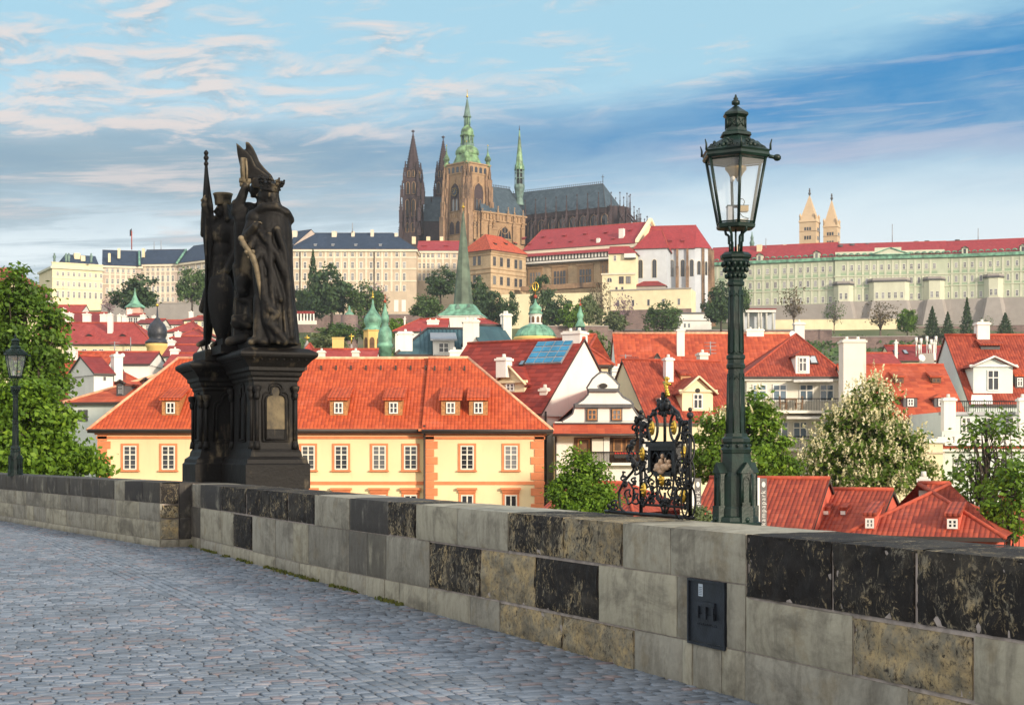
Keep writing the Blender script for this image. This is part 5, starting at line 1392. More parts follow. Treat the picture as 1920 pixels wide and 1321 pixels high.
def near_right_roofs():
 # restaurant roofs just beyond the parapet
 def hip(name, label, a, b, dep, ye, yr, hl, hr, Y, wall='w_red', mat='tile_red', ridge=.5):
  h = House(name, label, 'house', a, b, dep, Zp(ye, Y), wall, zb=-9.5, near=True); h.walls(); h.roof(Zp(yr, Y + dep * ridge), mat, hl, hr, .35, ridge); h.done(); return h
 h = hip('restaurant_wing', 'steep red tiled roof directly right of the near lamp foot', (1290, 66.5), (1517, 64.5), 8, 1010, 897, 0, 0, 64)
 h = hip('restaurant_wing', 'red tiled roof with two tiny low dormers', (1507, 66.6), (1640, 65.3), 7, 998, 917, 0, 0, 66)
 for px in (1549, 1581): h.dormer(px, 965, 11, 9, 'shed', 'w_red', None, FOUR, .8)
 h = hip('restaurant_pavilion', 'red pavilion with a broad hipped tile roof and two pink-cheeked dormers', (1600, 60), (1868, 58), 8.5, 1004, 906, 3.2, 3.4, 59, ridge=.5)
 h.dormer(1631, 992, 20, 25, 'shed', 'w_red', None, FOUR, .8); h.dormer(1786, 993, 24, 25, 'shed', 'w_red', None, FOUR, .8)
 h.chimney(1732, 893, 912, 16, 64, 'w_white', .7)
 h = hip('restaurant_wing', 'low red roofed wing stepping down at the right end of the restaurant', (1800, 66), (1893, 64), 7, 990, 930, 0, 3.0, 65)
 h = hip('garden_house', 'small red roof among the bushes left of the iron lattice', (1020, 70), (1180, 68), 6, 960, 905, 0, 1.5, 69, 'w_red')
near_right_roofs()
def solar_house():
 # gable toward the right, roof slope toward the left: front = the slope's eave
 apex = P(1094, 634, 100); rv = Vector((-.843, .537)); g = Vector((-.537, -.843))
 zr = apex.z; w = 5.3; ze = zr - 5.0; L = 9.0
 B = Vector((apex.x, apex.y)) + g * w; A = B + rv * L
 toa = lambda v: (960 + v.x / v.y * F, v.y)
 h = House('gabled_house', 'tall white gabled house with a maroon roof carrying a blue glazed skylight', 'house', toa(A), toa(B), w * 2, ze, 'w_white', near=True)
 h.walls(); h.roof(zr, 'tile_red_flat', 0, 0, .15); h.done()
 # glazed slope near the gable
 mb = MB(); k = (zr - ze) / w; n = (Vector((h.n.x, h.n.y, 0)) * k + Vector((0, 0, 1))).normalized()
 gg = lambda a, b, c: h.slope(a, b) + n * c
 u0, w0 = h.on_slope(1018, 683); u1, w1 = h.on_slope(1072, 640)
 ua, ub = h.L - 3.3, h.L - .55
 mb.box(ua, w0, .0, ub, w1, .12, 'zinc', gg); mb.build('skylight_frame', h.root)
 for i in range(4):
  for j in range(4):
   mb = MB(); du, dw = (ub - ua) / 4, (w1 - w0) / 4; mb.box(ua + du * i + .05, w0 + dw * j + .05, .12, ua + du * (i + 1) - .05, w0 + dw * (j + 1) - .05, .15, 'solar', gg); mb.build('skylight_pane', h.root)
 h.chimney(1078, 621, 634, 38, 100.5, 'w_white', 1.0); h.chimney(945, 670, 690, 22, 98.5, 'w_white', .9); h.chimney(1022, 727, 744, 15, 97, 'w_white_old', .5)
 h.skylight(977, 686, 11, 8)
 d = h.dormer(957, 735, 62, 20, 'gable', 'w_cream', None, FOUR, .3, hf=.95)
 h.pipe(.4, h.zb, h.ze, 'r')
 o = House('hip_roof_annex', 'little orange hipped roof behind the white gable', 'house', (1098, 112), (1140, 112), 8, Zp(684, 112), 'w_cream'); o.walls(); o.roof(Zp(628, 116), 'tile_orange_far', 1.0, 2.6, .4); o.done()
solar_house()
def baroque_house():
 Y = 92; A, B = (1040, Y), (1216, Y)
 h = House('baroque_gable_house', 'white house with a curved baroque gable outlined in dark grey', 'house', A, B, 9, Zp(790, Y), 'w_white', near=True)
 h.walls(); sc = Y / F
 pts_l = [(1054, 790), (1066, 783), (1075, 776), (1078, 765), (1078, 759), (1084, 757), (1095, 750), (1104, 740), (1105, 733), (1102, 727), (1112, 711), (1121, 703), (1127, 699)]
 pts_r = [(1137, 699), (1146, 707), (1160, 722), (1158, 733), (1168, 745), (1181, 752), (1186, 757), (1186, 764), (1194, 777), (1203, 784), (1214, 789)]
 out = [(x, y) for x, y in pts_l + pts_r]
 fr = [P(x, y, Y - .02) for x, y in out]; bk = [P(x, y, Y - .02) + Vector((0, .45, 0)) for x, y in out]
 n = len(out)
 h.w.raw(fr + bk, [tuple(range(n))[::-1], tuple(range(n, 2 * n))] + [(i, i + 1, n + i + 1, n + i) for i in range(n - 1)], 'w_white')
 h.w.tube([v + Vector((0, .1, 0)) for v in fr], .11, 'trim_dark', 6)
 for y0, y1, x0, x1 in ((728, 734, 1104, 1160), (757, 764, 1078, 1186), (792, 794, 1040, 1216)):
  h.w.hexa([P(x0, y1, Y - .25), P(x1, y1, Y - .25), P(x1, y1, Y), P(x0, y1, Y)], [P(x0, y0, Y - .25), P(x1, y0, Y - .25), P(x1, y0, Y), P(x0, y0, Y)], 'trim_dark')
 for x0, x1 in ((1098, 1121), (1145, 1167)):
  h.w.hexa([P(x0, 790, Y - .10), P(x1, 790, Y - .10), P(x1, 790, Y), P(x0, 790, Y)], [P(x0, 764, Y - .10), P(x1, 764, Y - .10), P(x1, 764, Y), P(x0, 764, Y)], 'trim_dark')
 mb = MB(); c = P(1131, 723, Y - .1); mb.v = []; mb.lathe((0, 0), [(.26, -.05), (.26, .05)], 'timber_black', 12, 0, False, 1.0, .6); m = Matrix.Translation(c) @ Matrix.Rotation(math.pi / 2, 4, 'X'); mb.v = [tuple(m @ Vector(v)) for v in mb.v]; mb.build('oculus', h.root)
 # roof behind the gable, ridge running back
 rb = MB(); z0, zt = Zp(790, Y), Zp(700, Y); xl, xr, xm = P(1054, 0, Y).x, P(1214, 0, Y).x, P(1131, 0, Y).x; yb = Y + 9
 rb.face([(xr + .3, Y + .4, z0), (xr + .3, yb, z0), (xm, yb, zt - .4), (xm, Y + .4, zt - .4)], 'tile_rust_flat'); rb.face([(xl - .3, yb, z0), (xl - .3, Y + .4, z0), (xm, Y + .4, zt - .4), (xm, yb, zt - .4)], 'tile_rust_flat')
 rb.face([(xl, yb, z0), (xr, yb, z0), (xm, yb, zt - .4)], 'w_white')
 e = lambda px, py, d: P(px, py, Y + d)
 rb.hexa([P(1037, 814, Y - 1.3), P(1221, 814, Y - 1.3), P(1221, 796, Y + .0), P(1037, 796, Y + .0)], [P(1037, 811, Y - 1.3), P(1221, 811, Y - 1.3), P(1221, 793, Y), P(1037, 793, Y)], 'tile_rust_flat')
 rb.tube([P(1036, 815, Y - 1.35), P(1221, 815, Y - 1.35)], .08, 'gutter', 6)
 h.roof_mb = rb; h.done()
 BR = (None, 'wood_orange', 'pane', 'four')
 for c in (1110, 1156): h.win(h.upx(c), Zp(787, Y), 17 * sc, 20 * sc, BR, out=.10)
 # loggia: dark sheet painted in as recess shade, with posts, balustrade, window boxes
 lg = MB()
 lg.hexa([P(1076, 867, Y - .06), P(1205, 867, Y - .06), P(1205, 867, Y), P(1076, 867, Y)], [P(1076, 820, Y - .06), P(1205, 820, Y - .06), P(1205, 820, Y), P(1076, 820, Y)], 'wood_dark'); lg.build('loggia_shade', h.root)
 for x0, x1, y0, y1, m in ((1132, 1143, 818, 870, 'w_white'), (1110, 1131, 822, 866, 'w_pale'), (1204, 1216, 818, 870, 'w_white')):
  lg = MB(); lg.hexa([P(x0, y1, Y - .5), P(x1, y1, Y - .5), P(x1, y1, Y - .05), P(x0, y1, Y - .05)], [P(x0, y0, Y - .5), P(x1, y0, Y - .5), P(x1, y0, Y - .05), P(x0, y0, Y - .05)], m); lg.build('loggia_post', h.root)
 for x0, x1 in ((1083, 1106), (1150, 1167), (1173, 1188)):
  lg = MB(); lg.hexa([P(x0, 846, Y - .12), P(x1, 846, Y - .12), P(x1, 846, Y - .06), P(x0, 846, Y - .06)], [P(x0, 822, Y - .12), P(x1, 822, Y - .12), P(x1, 822, Y - .06), P(x0, 822, Y - .06)], 'wood_orange')
  lg.hexa([P(x0 + 3, 844, Y - .15), P(x1 - 3, 844, Y - .15), P(x1 - 3, 844, Y - .12), P(x0 + 3, 844, Y - .12)], [P(x0 + 3, 824, Y - .15), P(x1 - 3, 824, Y - .15), P(x1 - 3, 824, Y - .12), P(x0 + 3, 824, Y - .12)], 'wood_dark'); lg.build('loggia_window', h.root)
 lg = MB(); lg.hexa([P(1076, 872, Y - .7), P(1216, 872, Y - .7), P(1216, 872, Y), P(1076, 872, Y)], [P(1076, 867, Y - .7), P(1216, 867, Y - .7), P(1216, 867, Y), P(1076, 867, Y)], 'w_white'); lg.build('loggia_floor', h.root)
 lg = MB()
 lg.tube([P(1106, 847, Y - .65), P(1215, 847, Y - .65)], .035, 'iron', 5)
 for k in range(37): lg.tube([P(1107 + 3 * k, 847, Y - .65), P(1107 + 3 * k, 867, Y - .65)], .018, 'iron', 4)
 lg.build('loggia_railing', h.root)
 lg = MB(); lg.box(P(1150, 0, Y).x, Y - .85, Zp(858, Y), P(1192, 0, Y).x, Y - .68, Zp(851, Y), 'timber_black')
 plain('geranium', (0.55, 0.03, 0.02), 0.8)
 for k in range(9): lg.ball((P(1152 + k * 4.5, 0, Y).x, Y - .76, Zp(849.5, Y)), .07, 'geranium', 5)
 lg.build('flower_box', h.root)
 h.pipe(.05, h.zb, h.ze - .6, out=.1)
baroque_house()
def gable_row():
 # dark red mansard house with the cream dormer
 h = House('mansard_house', 'dark red mansard house with a cream pedimented dormer behind the iron lattice', 'house', (1216, 104), (1402, 106), 10, Zp(793, 105), 'w_cream', near=True)
 h.walls(); h.roof(Zp(676, 110), 'tile_red', 0, 0, .3); h.done()
 h.dormer(1308, 770, 62, 38, 'gable', 'w_cream', 'tile_red', CROSS, .3, hf=.85); h.dormer(1286, 713, 20, 10, 'shed', 'wood_orange', 'tile_red', None)
 mb = MB(); c = P(1308, 732, 103.2); m = Matrix.Translation(c) @ Matrix.Rotation(math.pi / 2, 4, 'X'); mb.lathe((0, 0), [(.17, -.08), (.17, .08)], 'timber_black', 10, 0, False); mb.v = [tuple(m @ Vector(v)) for v in mb.v]; mb.build('oculus', h.root)
 h.dormer(1245, 768, 16, 24, 'hip', 'w_white', 'tile_rust_flat', CROSS, .7)
 h.chimney(1317, 661, 692, 17, 111, 'w_white_old', .8); h.chimney(1253, 670, 700, 15, 108, 'w_white', .8)
 # broad orange roof seen past it with a big white stack
 h = House('long_tiled_house', 'long bright orange roof behind the mansard house, white chimney at its middle', 'house', (1158, 150), (1500, 150), 12, Zp(706, 150), 'w_white')
 h.walls(); h.roof(Zp(625, 156), 'tile_orange_far', 0, 0, .3, ridge_mat='ridge'); h.done()
 h.chimney(1276, 617, 664, 14, 153, 'w_white', .9); h.chimney(1415, 617, 630, 32, 156, 'w_white', .9)
 h.dormer(1232, 702, 44, 2, 'gable', 'w_white', 'tile_orange_far', None, hf=1.7)
 for px, w in ((1160, 26), (1189, 26)): h.chimney(px, 687 if w else 0, 706, w, 130, 'w_white', 1.2)
 h.dormer(1188, 690, 19, 12, 'shed', 'wood_dark', 'tile_red', None)
 # hip roofed house with balcony storeys
 h = House('balcony_house', 'cream house with two rows of balcony windows under a red pyramid roof', 'house', (1400, 112), (1578, 112), 11, Zp(706, 112), 'w_pale', near=True)
 h.walls(); h.cornice(.3, .25, 'white_paint'); h.roof(Zp(626, 117.5), 'tile_red', 4.6, 2.3, .4); h.done()
 W3 = (None, 'white_paint', 'pane_blue', 'cross')
 h.wins([1424, 1462, 1512, 1550], [(720, 752)], 27, W3); h.wins([1428, 1465, 1500, 1542], [(790, 822)], 29, W3); h.wins([1428, 1465, 1500, 1542], [(862, 894)], 24, W3)
 for yt, yb in ((747, 769), (818, 840)):
  mb = MB(); u0, u1 = h.upx(1436), h.upx(1570); z0, z1 = Zp(yb, 111), Zp(yt, 111)
  mb.box(u0, -1.1, z0 - .2, u1, 0, z0, 'w_pale', h.p); mb.build('balcony_floor', h.root)
  mb = MB(); mb.tube([h.p(u0, -1.05, z1), h.p(u1, -1.05, z1)], .04, 'iron', 5)
  for i in range(46): u = u0 + (u1 - u0) * i / 45; mb.tube([h.p(u, -1.05, z0), h.p(u, -1.05, z1)], .016, 'iron', 4)
  mb.build('balcony_railing', h.root)
 mb = MB(); mb.hexa([P(1488, 716, 110.2), P(1562, 715, 110.2), P(1562, 711, 112), P(1488, 712, 112)], [P(1488, 714, 110.2), P(1562, 713, 110.2), P(1562, 709, 112), P(1488, 710, 112)], 'awning'); mb.build('awning', h.root)
 mb = MB(); mb.hexa([P(1475, 785, 110.2), P(1550, 785, 110.2), P(1550, 780, 112), P(1475, 780, 112)], [P(1475, 782, 110.2), P(1550, 782, 110.2), P(1550, 778, 112), P(1475, 778, 112)], 'awning'); mb.build('awning', h.root)
 for px, py, lab in ((1468, 767, 'left'), (1498, 767, 'right')):
  c = P(px, py, 111.2); ch = thing('terrace_chair', f'brown wicker chair {"left" if lab == "left" else "right"} of the table on the balcony', 'chair', c); mb = MB()
  g = lambda a, b, z: (c.x + a, c.y + b, c.z + z)
  mb.box(-.25, -.25, .40, .25, .25, .46, 'furniture', g); mb.build('seat', ch); mb = MB(); sx = -1 if lab == 'left' else 1
  mb.box(sx * .21, -.25, .46, sx * .27, .25, .95, 'furniture', g); mb.build('backrest', ch)
  for a in (-.22, .22):
   for b in (-.22, .22): mb = MB(); mb.box(a - .03, b - .03, 0, a + .03, b + .03, .40, 'furniture', g); mb.build('leg', ch)
 c = P(1483, 767, 111.2); tb = thing('terrace_table', 'small wooden table between two chairs on the upper balcony', 'table', c); g = lambda a, b, z: (c.x + a, c.y + b, c.z + z)
 mb = MB(); mb.box(-.42, -.35, .68, .42, .35, .74, 'furniture', g); mb.build('tabletop', tb)
 for a in (-.35, .35):
  for b in (-.28, .28): mb = MB(); mb.box(a - .03, b - .03, 0, a + .03, b + .03, .68, 'furniture', g); mb.build('leg', tb)
 h.dormer(1505, 700, 26, 36, 'hip', 'w_white', 'tile_red', CROSS, .6); h.skylight(1527, 683, 15, 14, 'pane_pale')
 h.chimney(1598, 637, 745, 42, 103, 'w_white_old', 1.6, zlow=0.0); h.chimney(1498, 604, 636, 18, 125, 'w_white', .9)
 dish(1486, 627, 7, 124, 'white satellite dish beside the chimney above the pyramid roof')
 # orange-red roof with four dormers
 h = House('long_tiled_house', 'wide rusty orange roof with two small dormers above two larger ones', 'house', (1606, 106), (1812, 106), 12, Zp(787, 106), 'w_white', near=True)
 h.walls(); h.roof(Zp(684, 112), 'tile_rust_flat', 0, 0, .3, ridge_mat='ridge_red'); h.done()
 for px in (1685, 1755): h.dormer(px, 718, 19, 11, 'shed', 'wood_dark', 'tile_rust_flat', (None, 'wood_dark', 'pane', 'four'), .8)
 for px in (1707, 1765): h.dormer(px, 763, 26, 19, 'hip', 'trim_dark', 'tile_rust_flat', (None, 'white_paint', 'pane', 'four'), .45, hf=.5)
 mb = MB(); mb.box(h.upx(1620), -.08, Zp(818, 106), h.upx(1800), 0, Zp(812, 106), 'w_blue', h.p); mb.build('string_course', h.root)
 # mint house at the right edge
 h = House('mint_townhouse', 'mint green house at the right edge with a white pedimented dormer', 'house', (1818, 110), (1990, 110), 12, Zp(758, 110), 'w_mint', near=True)
 h.walls(); h.roof(Zp(628, 116), 'tile_red', 0, 0, .3); h.done()
 h.dormer(1862, 737, 74, 52, 'gable', 'w_mint', 'tile_red', CROSS, .3, hf=.45); h.dormer(1912, 727, 16, 22, 'shed', 'trim_dark', 'tile_orange', CROSS, .6); h.dormer(1857, 655, 36, 9, 'shed', 'trim_dark', 'tile_red', None)
 h.chimney(1841, 604, 640, 23, 116, 'w_white', 1.0)
 t = House('terrace_block', 'mint and white terrace block with a balustrade below the pedimented dormer', 'house', (1766, 98), (1990, 98), 10, Zp(772, 98), 'w_mint', near=True)
 t.walls(); t.band(Zp(778, 98), Zp(772, 98), 'zinc', .2); t.band(Zp(840, 98), Zp(834, 98), 'ridge_red', .5); t.band(Zp(834, 98), Zp(832, 98), 'white_paint', .4); t.band(Zp(846, 98), Zp(840, 98), 'white_paint', .35)
 t.done(); t.wins([1811, 1857, 1892], [(784, 812)], 18, CROSS); t.wins([1797, 1827, 1875], [(857, 898)], 19, CROSS); t.wins([1797, 1827, 1875], [(938, 975)], 19, CROSS)
 t.chimney(1778, 745, 790, 22, 97, 'w_white', 1.0); t.chimney(1917, 745, 790, 16, 97, 'w_white', 1.0)
 mb = MB(); u0, u1 = t.upx(1766), t.upx(1920); z0, z1 = Zp(832, 97.4), Zp(815, 97.4)
 mb.box(u0, -.75, z1 - .12, u1, -.45, z1, 'white_paint', t.p); mb.box(u0, -.75, z0 - .1, u1, -.45, z0 + .1, 'white_paint', t.p)
 for i in range(6):
  u = u0 + (u1 - u0) * i / 5; mb.box(u - .45, -.74, z0 + .1, u + .45, -.46, z1 - .12, 'white_paint', t.p)
 for i in range(48):
  u = u0 + (u1 - u0) * (i + .5) / 48; q = t.p(u, -.6, 0); mb.lathe((q.x, q.y), [(.06, z0 + .1), (.09, z0 + .2), (.05, (z0 + z1) / 2), (.06, z1 - .12)], 'white_paint', 6)
 mb.build('balustrade', t.root)
 mb = MB(); mb.tube([t.p(t.upx(1795), -.1, Zp(752, 98)), t.p(t.L, -.1, Zp(752, 98))], .04, 'iron', 5)
 for i in range(40): u = t.upx(1795) + i * .14; mb.tube([t.p(u, -.1, Zp(772, 98)), t.p(u, -.1, Zp(752, 98))], .02, 'iron', 4)
 mb.build('terrace_railing', t.root)
 mb = MB(); mb.hexa([P(1820, 757, 99), P(1862, 757, 99), P(1862, 757, 101), P(1820, 757, 101)], [P(1822, 740, 99.6), P(1860, 740, 99.6), P(1860, 740, 101), P(1822, 740, 101)], 'white_paint'); mb.build('terrace_awning', t.root)
 w = House('boundary_building', 'cream building end behind the flowering chestnut, flat topped', 'house', (1640, 96), (1768, 96), 5, Zp(822, 96), 'w_cream', near=True); w.walls(); w.band(Zp(830, 96), Zp(822, 96), 'white_paint', .2); w.band(Zp(850, 96), Zp(847, 96), 'w_beige', .1); w.done()
 # roofs between, with aerials
 for i, (a, b, Y, ye, yr, mat, lab) in enumerate(((1618, 1690, 170, 684, 662, 'tile_far', 'faded red roof right of the big white chimney'), (1676, 1760, 185, 676, 648, 'tile_maroon', 'maroon roof with two skylights left of the mast cluster'), (1748, 1822, 190, 672, 650, 'tile_maroon', 'maroon roof with two skylights right of the mast cluster'))):
  o = House('tiled_house', lab, 'house', (a, Y), (b, Y), 9, Zp(ye, Y), 'w_cream'); o.walls(); o.roof(Zp(yr, Y + 4.5), mat, 0, 0, .3); o.done()
  if i:
   for px in ((1682, 1700) if i == 1 else (1783, 1801)): o.skylight(px, 664, 8, 7)
  if i: o.chimney(a + 4, 640, 672, 5, Y, 'w_white', .6); o.chimney(b - 8, 641, 672, 5, Y, 'w_white', .6)
 mr = thing('mast_cluster', 'white telecom masts clustered on a grey rooftop platform', 'antenna mast', P(1735, 680, 180));
 mb = MB(); mb.hexa([P(1724, 682, 178), P(1752, 682, 178), P(1752, 682, 182), P(1724, 682, 182)], [P(1724, 662, 178), P(1750, 662, 178), P(1750, 662, 182), P(1724, 662, 182)], 'w_grey'); mb.build('platform', mr)
 for px, y0, y1 in ((1718, 632, 668), (1727, 634, 668), (1738, 630, 662), (1746, 636, 662), (1755, 630, 662), (1723, 646, 668), (1743, 645, 662)):
  mb = MB(); mb.tube([P(px, y1, 180), P(px, y0, 180)], .07, 'white_paint', 5); mb.tube([P(px, y0 + 10, 179.8), P(px, y0, 179.8)], .16, 'white_paint', 6); mb.build('antenna', mr)
 dish(1728, 671, 7, 176, 'white satellite dish below the mast cluster'); dish(1808, 648, 4, 186, 'small white satellite dish on the roofs near the right edge'); dish(1814, 657, 4, 186, 'small white satellite dish under another near the right edge')
gable_row()
# ---------------------------------------------------------------- middle distance
def mid_town():
 def simple(name, label, a, b, dep, ye, yr, mat, hl=0, hr=0, wall='w_white', Yo=0, over=.35, ridge_mat='ridge_red', zb=None):
  Y = (a[1] + b[1]) / 2; h = House(name, label, 'house', a, b, dep, Zp(ye, Y), wall, zb=zb); h.walls(); h.roof(Zp(yr, Y + dep / 2), mat, hl, hr, over, ridge_mat=ridge_mat); h.done(); return h
 # left of the statue
 h = simple('tiled_house', 'rust hipped roof with two dark dormers above a pale mint wall', (132, 101.5), (372, 98.5), 12, 753, 676, 'tile_rust_flat', 7.0, 4.0, 'w_mint', ridge_mat='ridge')
 for px, py in ((226, 742), (274, 738)): h.dormer(px, py, 18, 24, 'gable', 'trim_dark', 'tile_rust_flat', (None, 'trim_dark', 'pane_pale', 'cross'), .6, hf=.6)
 h.wins([151, 161], [(768, 789)], 7, (None, 'trim_dark', 'pane', 'cross'))
 h = simple('tiled_house', 'bright orange roof with one small dormer beside the leafy trees', (88, 137), (232, 135), 11, 752, 700, 'tile_orange_far', 3, 3)
 h.dormer(184, 742, 22, 11, 'shed', 'wood_dark', 'tile_rust_flat', (None, 'white_paint', 'pane', 'four'), .4)
 h = simple('tiled_house', 'orange roof with a skylight rising behind the small-dormered one', (100, 150), (190, 150), 10, 706, 660, 'tile_orange_far', 0, 0); h.skylight(137, 672, 9, 8)
 h.chimney(134, 652, 664, 20, 152, 'w_white', .8)
 h = simple('gabled_house', 'small white gable with a tiny window and a white chimney', (176, 130), (212, 131), 6, 700, 668, 'tile_maroon', 0, 0); h.chimney(219, 664, 702, 17, 132, 'w_white', .9); h.wins([196], [(706, 713)], 4, (None, 'trim_dark', 'pane', 'four')); dish(230, 666, 4, 132, 'white satellite dish on the roofs left of the onion tower')
 simple('tiled_house', 'flat maroon roof strip behind the white gable left of the onion tower', (194, 170), (280, 170), 9, 682, 660, 'tile_maroon')
 # long red roof with eyebrow dormers
 h = House('long_tiled_house', 'long red roof with three eyebrow dormers over a yellow wall', 'house', (60, 240), (282, 240), 16, Zp(645, 240), 'w_cream'); h.walls(); h.roof(Zp(605, 248), 'tile_far', 0, 4.5, .6); h.done()
 for px in (102, 167, 230):
  u, w = h.on_slope(px, 630); q = h.slope(u, w); mb = MB(); W = .75
  n = 10; prof = [(-W * 1.0 + 2 * W * i / n, .34 * (math.cos((i / n * 2 - 1) * math.pi / 2)) ** 1.5) for i in range(n + 1)]
  vs = [h.p(u + x, w - .1, q.z + z) for x, z in prof] + [h.p(u + x * .3, w + 1.6, q.z + z * .2 + .9) for x, z in prof]
  mb.raw(vs, [(i, i + 1, n + 2 + i, n + 1 + i) for i in range(n)], 'tile_far'); mb.face([h.p(u + x * .8, w - .08, q.z + z * .7 - .02) for x, z in prof][::-1], 'timber_black'); mb.build('eyebrow_dormer', h.root)
 h.chimney(207, 588, 620, 9, 244, 'w_white', .9)
 for px, w, y0 in ((99, 8, 586), (130, 13, 587), (163, 13, 588), (195, 12, 589), (224, 7, 590), (233, 8, 591)): h.chimney(px, y0, 606, w, 262, 'w_white', 1.2)
 h.wins([158, 178, 190, 239], [(654, 660)], 9, (None, 'white_paint', 'pane', 'four'))
 # yellow tower with black onion dome
 Y = 215; c = XY(295, Y); r = thing('onion_dome_tower', 'round yellow tower with a black onion dome and gilt ball', 'tower', (c.x, c.y, 0)); s = Y / F
 mb = MB(); mb.lathe(c, [(19.5 * s, terrain_z(0, Y) - 2), (19.5 * s, Zp(652, Y)), (21.5 * s, Zp(650, Y)), (22 * s, Zp(645, Y)), (20 * s, Zp(643, Y))], 'w_ochre', 24); mb.build('wall', r)
 mb = MB(); mb.lathe(c, [(q * s, Zp(y, Y)) for q, y in ((23, 644), (22, 640), (16, 636), (15, 634), (17.5, 629), (18.2, 623), (17.5, 616), (14, 608), (8, 602), (5.5, 599), (5.5, 597), (2.0, 595), (.8, 575))], 'dome_black', 24); mb.build('dome', r)
 mb = MB(); mb.ball((c.x, c.y, Zp(572, Y)), 3 * s, 'gold', 10); mb.build('gilt_ball', r)
 # small turret with green spire
 Y = 300; c = XY(253, Y); s = Y / F; r = thing('spire_turret', 'pink turret with a flared green copper spire', 'tower', (c.x, c.y, 8)); rb = math.pi / 4
 mb = MB(); mb.lathe(c, [(18 * s, 6), (18 * s, Zp(576, Y))], 'w_pink', 4, rb, False); mb.build('wall', r)
 mb = MB(); mb.lathe(c, [(q * s, Zp(y, Y)) for q, y in ((20, 577), (19, 575), (11, 569), (6, 562), (3, 555), (1, 545), (.6, 540))], 'copper', 8, rb, False); mb.build('spire', r)
 # patchwork of farther roofs on the left slope
 T = [((75, 340), (150, 340), 10, 588, 572, 'tile_far', 'red roof with a chimney below the cream palace', 'w_white'), ((90, 310), (186, 310), 12, 603, 586, 'tile_maroon', 'maroon roof in front of the red one below the cream palace', 'w_white'),
   ((236, 290), (262, 290), 8, 592, 588, 'tile_far', 'low white house under the pink turret', 'w_white'), ((255, 280), (300, 280), 9, 606, 598, 'tile_maroon', 'low maroon roof behind the black onion dome', 'w_pale'),
   ((315, 270), (378, 270), 13, 622, 602, 'tile_far', 'red pyramid roof just left of the statue', 'w_white'), ((322, 250), (384, 250), 12, 634, 616, 'tile_far', 'red hipped roof in front of the pyramid roof left of the statue', 'w_white'),
   ((318, 235), (372, 235), 9, 652, 630, 'tile_maroon', 'grey-walled gable house left of the statue', 'w_grey'), ((305, 200), (362, 200), 9, 668, 646, 'tile_maroon', 'dark maroon roof beside the yellow onion tower', 'w_pale'), ((308, 170), (375, 170), 9, 686, 662, 'tile_far', 'crimson roof right of the yellow onion tower', 'w_white'),
   ((345, 330), (390, 330), 9, 600, 592, 'tile_maroon', 'pale yellow house high above the red pyramid roofs', 'w_cream'), ((265, 330), (345, 330), 9, 608, 600, 'tile_far', 'row of low white houses under the hazy tree', 'w_white')]
 for i, (a, b, d, ye, yr, m, lab, wl) in enumerate(T):
  hp = 3.2 if 'pyramid' in lab or 'hipped' in lab else 0
  h = simple('hillside_house', lab, a, b, d, ye, yr, m, hp, hp, wl)
  Y = a[1]; sc = F / Y
  cols = [a[0] + (b[0] - a[0]) * q for q in ((.2, .5, .8) if b[0] - a[0] > 40 else (.35, .7))]
  h.wins(cols, [(ye + 3, ye + 3 + 1.1 * sc)], .8 * sc, (None, 'white_paint', 'pane', 'four'))
  if i not in (4, 5): h.chimney(a[0] + (b[0] - a[0]) * .3, yr - 8, yr + 3, .9 * sc, None, 'w_white', .8)
 # right of the statue, between the yellow roof and the hill
 h = simple('tiled_house', 'red roof strip with two white chimneys right behind the long orange roof', (575, 150), (700, 150), 10, 690, 655, 'tile_far', 0, 0)
 for px, w in ((603, 13), (667, 13)): h.chimney(px, 657, 676, w, 150, 'w_pale', .9)
 simple('spire_hut', 'tiny red pyramid roof with a gilt cross beside the statue', (570, 190), (590, 190), 1.35, 664, 643, 'tile_far', .66, .66, 'w_white', zb=-5)
 Y = 170; mb = MB(); mb.hexa([P(623, 690, Y), P(645, 690, Y), P(645, 690, Y + 1.2), P(623, 690, Y + 1.2)], [P(623, 634, Y), P(645, 634, Y), P(645, 634, Y + 1.2), P(623, 634, Y + 1.2)], 'w_ochre'); mb.hexa([P(622, 634, Y - .1), P(646, 634, Y - .1), P(646, 634, Y + 1.3), P(622, 634, Y + 1.3)], [P(622, 632, Y - .1), P(646, 632, Y - .1), P(646, 632, Y + 1.3), P(622, 632, Y + 1.3)], 'w_ochre')
 tag(mb.build('ochre_chimney'), 'broad ochre chimney stack standing alone above the orange roof', 'chimney')
 for px, y0, y1, Y, lab in ((659, 625, 664, 175, 'gilt cross on a pinnacle right of the ochre chimney'), (576, 628, 648, 191, 'small gilt cross over the tiny red pyramid roof')):
  r = thing('gilt_cross', lab, 'cross', P(px, y1, Y)); mb = MB(); t_ = P(px, y0, Y); s = Y / F; mb.tube([P(px, y1 - (y1 - y0) * .45, Y), t_], 1.3 * s, 'gold', 6); mb.tube([t_ + Vector((-5 * s, 0, -5 * s)), t_ + Vector((5 * s, 0, -5 * s))], 1.3 * s, 'gold', 6); mb.build('cross', r)
  mb = MB(); mb.lathe((t_.x, t_.y), [(7 * s, Zp(y1 + 8, Y)), (6 * s, Zp(y1, Y)), (2.5 * s, Zp(y1 - (y1 - y0) * .3, Y)), (1.2 * s, Zp(y1 - (y1 - y0) * .5, Y))], 'w_grey', 8); mb.build('pinnacle', r)
 # church tower with tall spire
 Y = 330; s = Y / F; c = XY(868.5, Y); r = thing('spire_church_tower', 'white church tower with a skirted copper roof and a very tall slender spire', 'church tower', (c.x, c.y, 10)); rb = math.radians(45 - 8)
 mb = MB(); sq = lambda hw: hw * 1.38
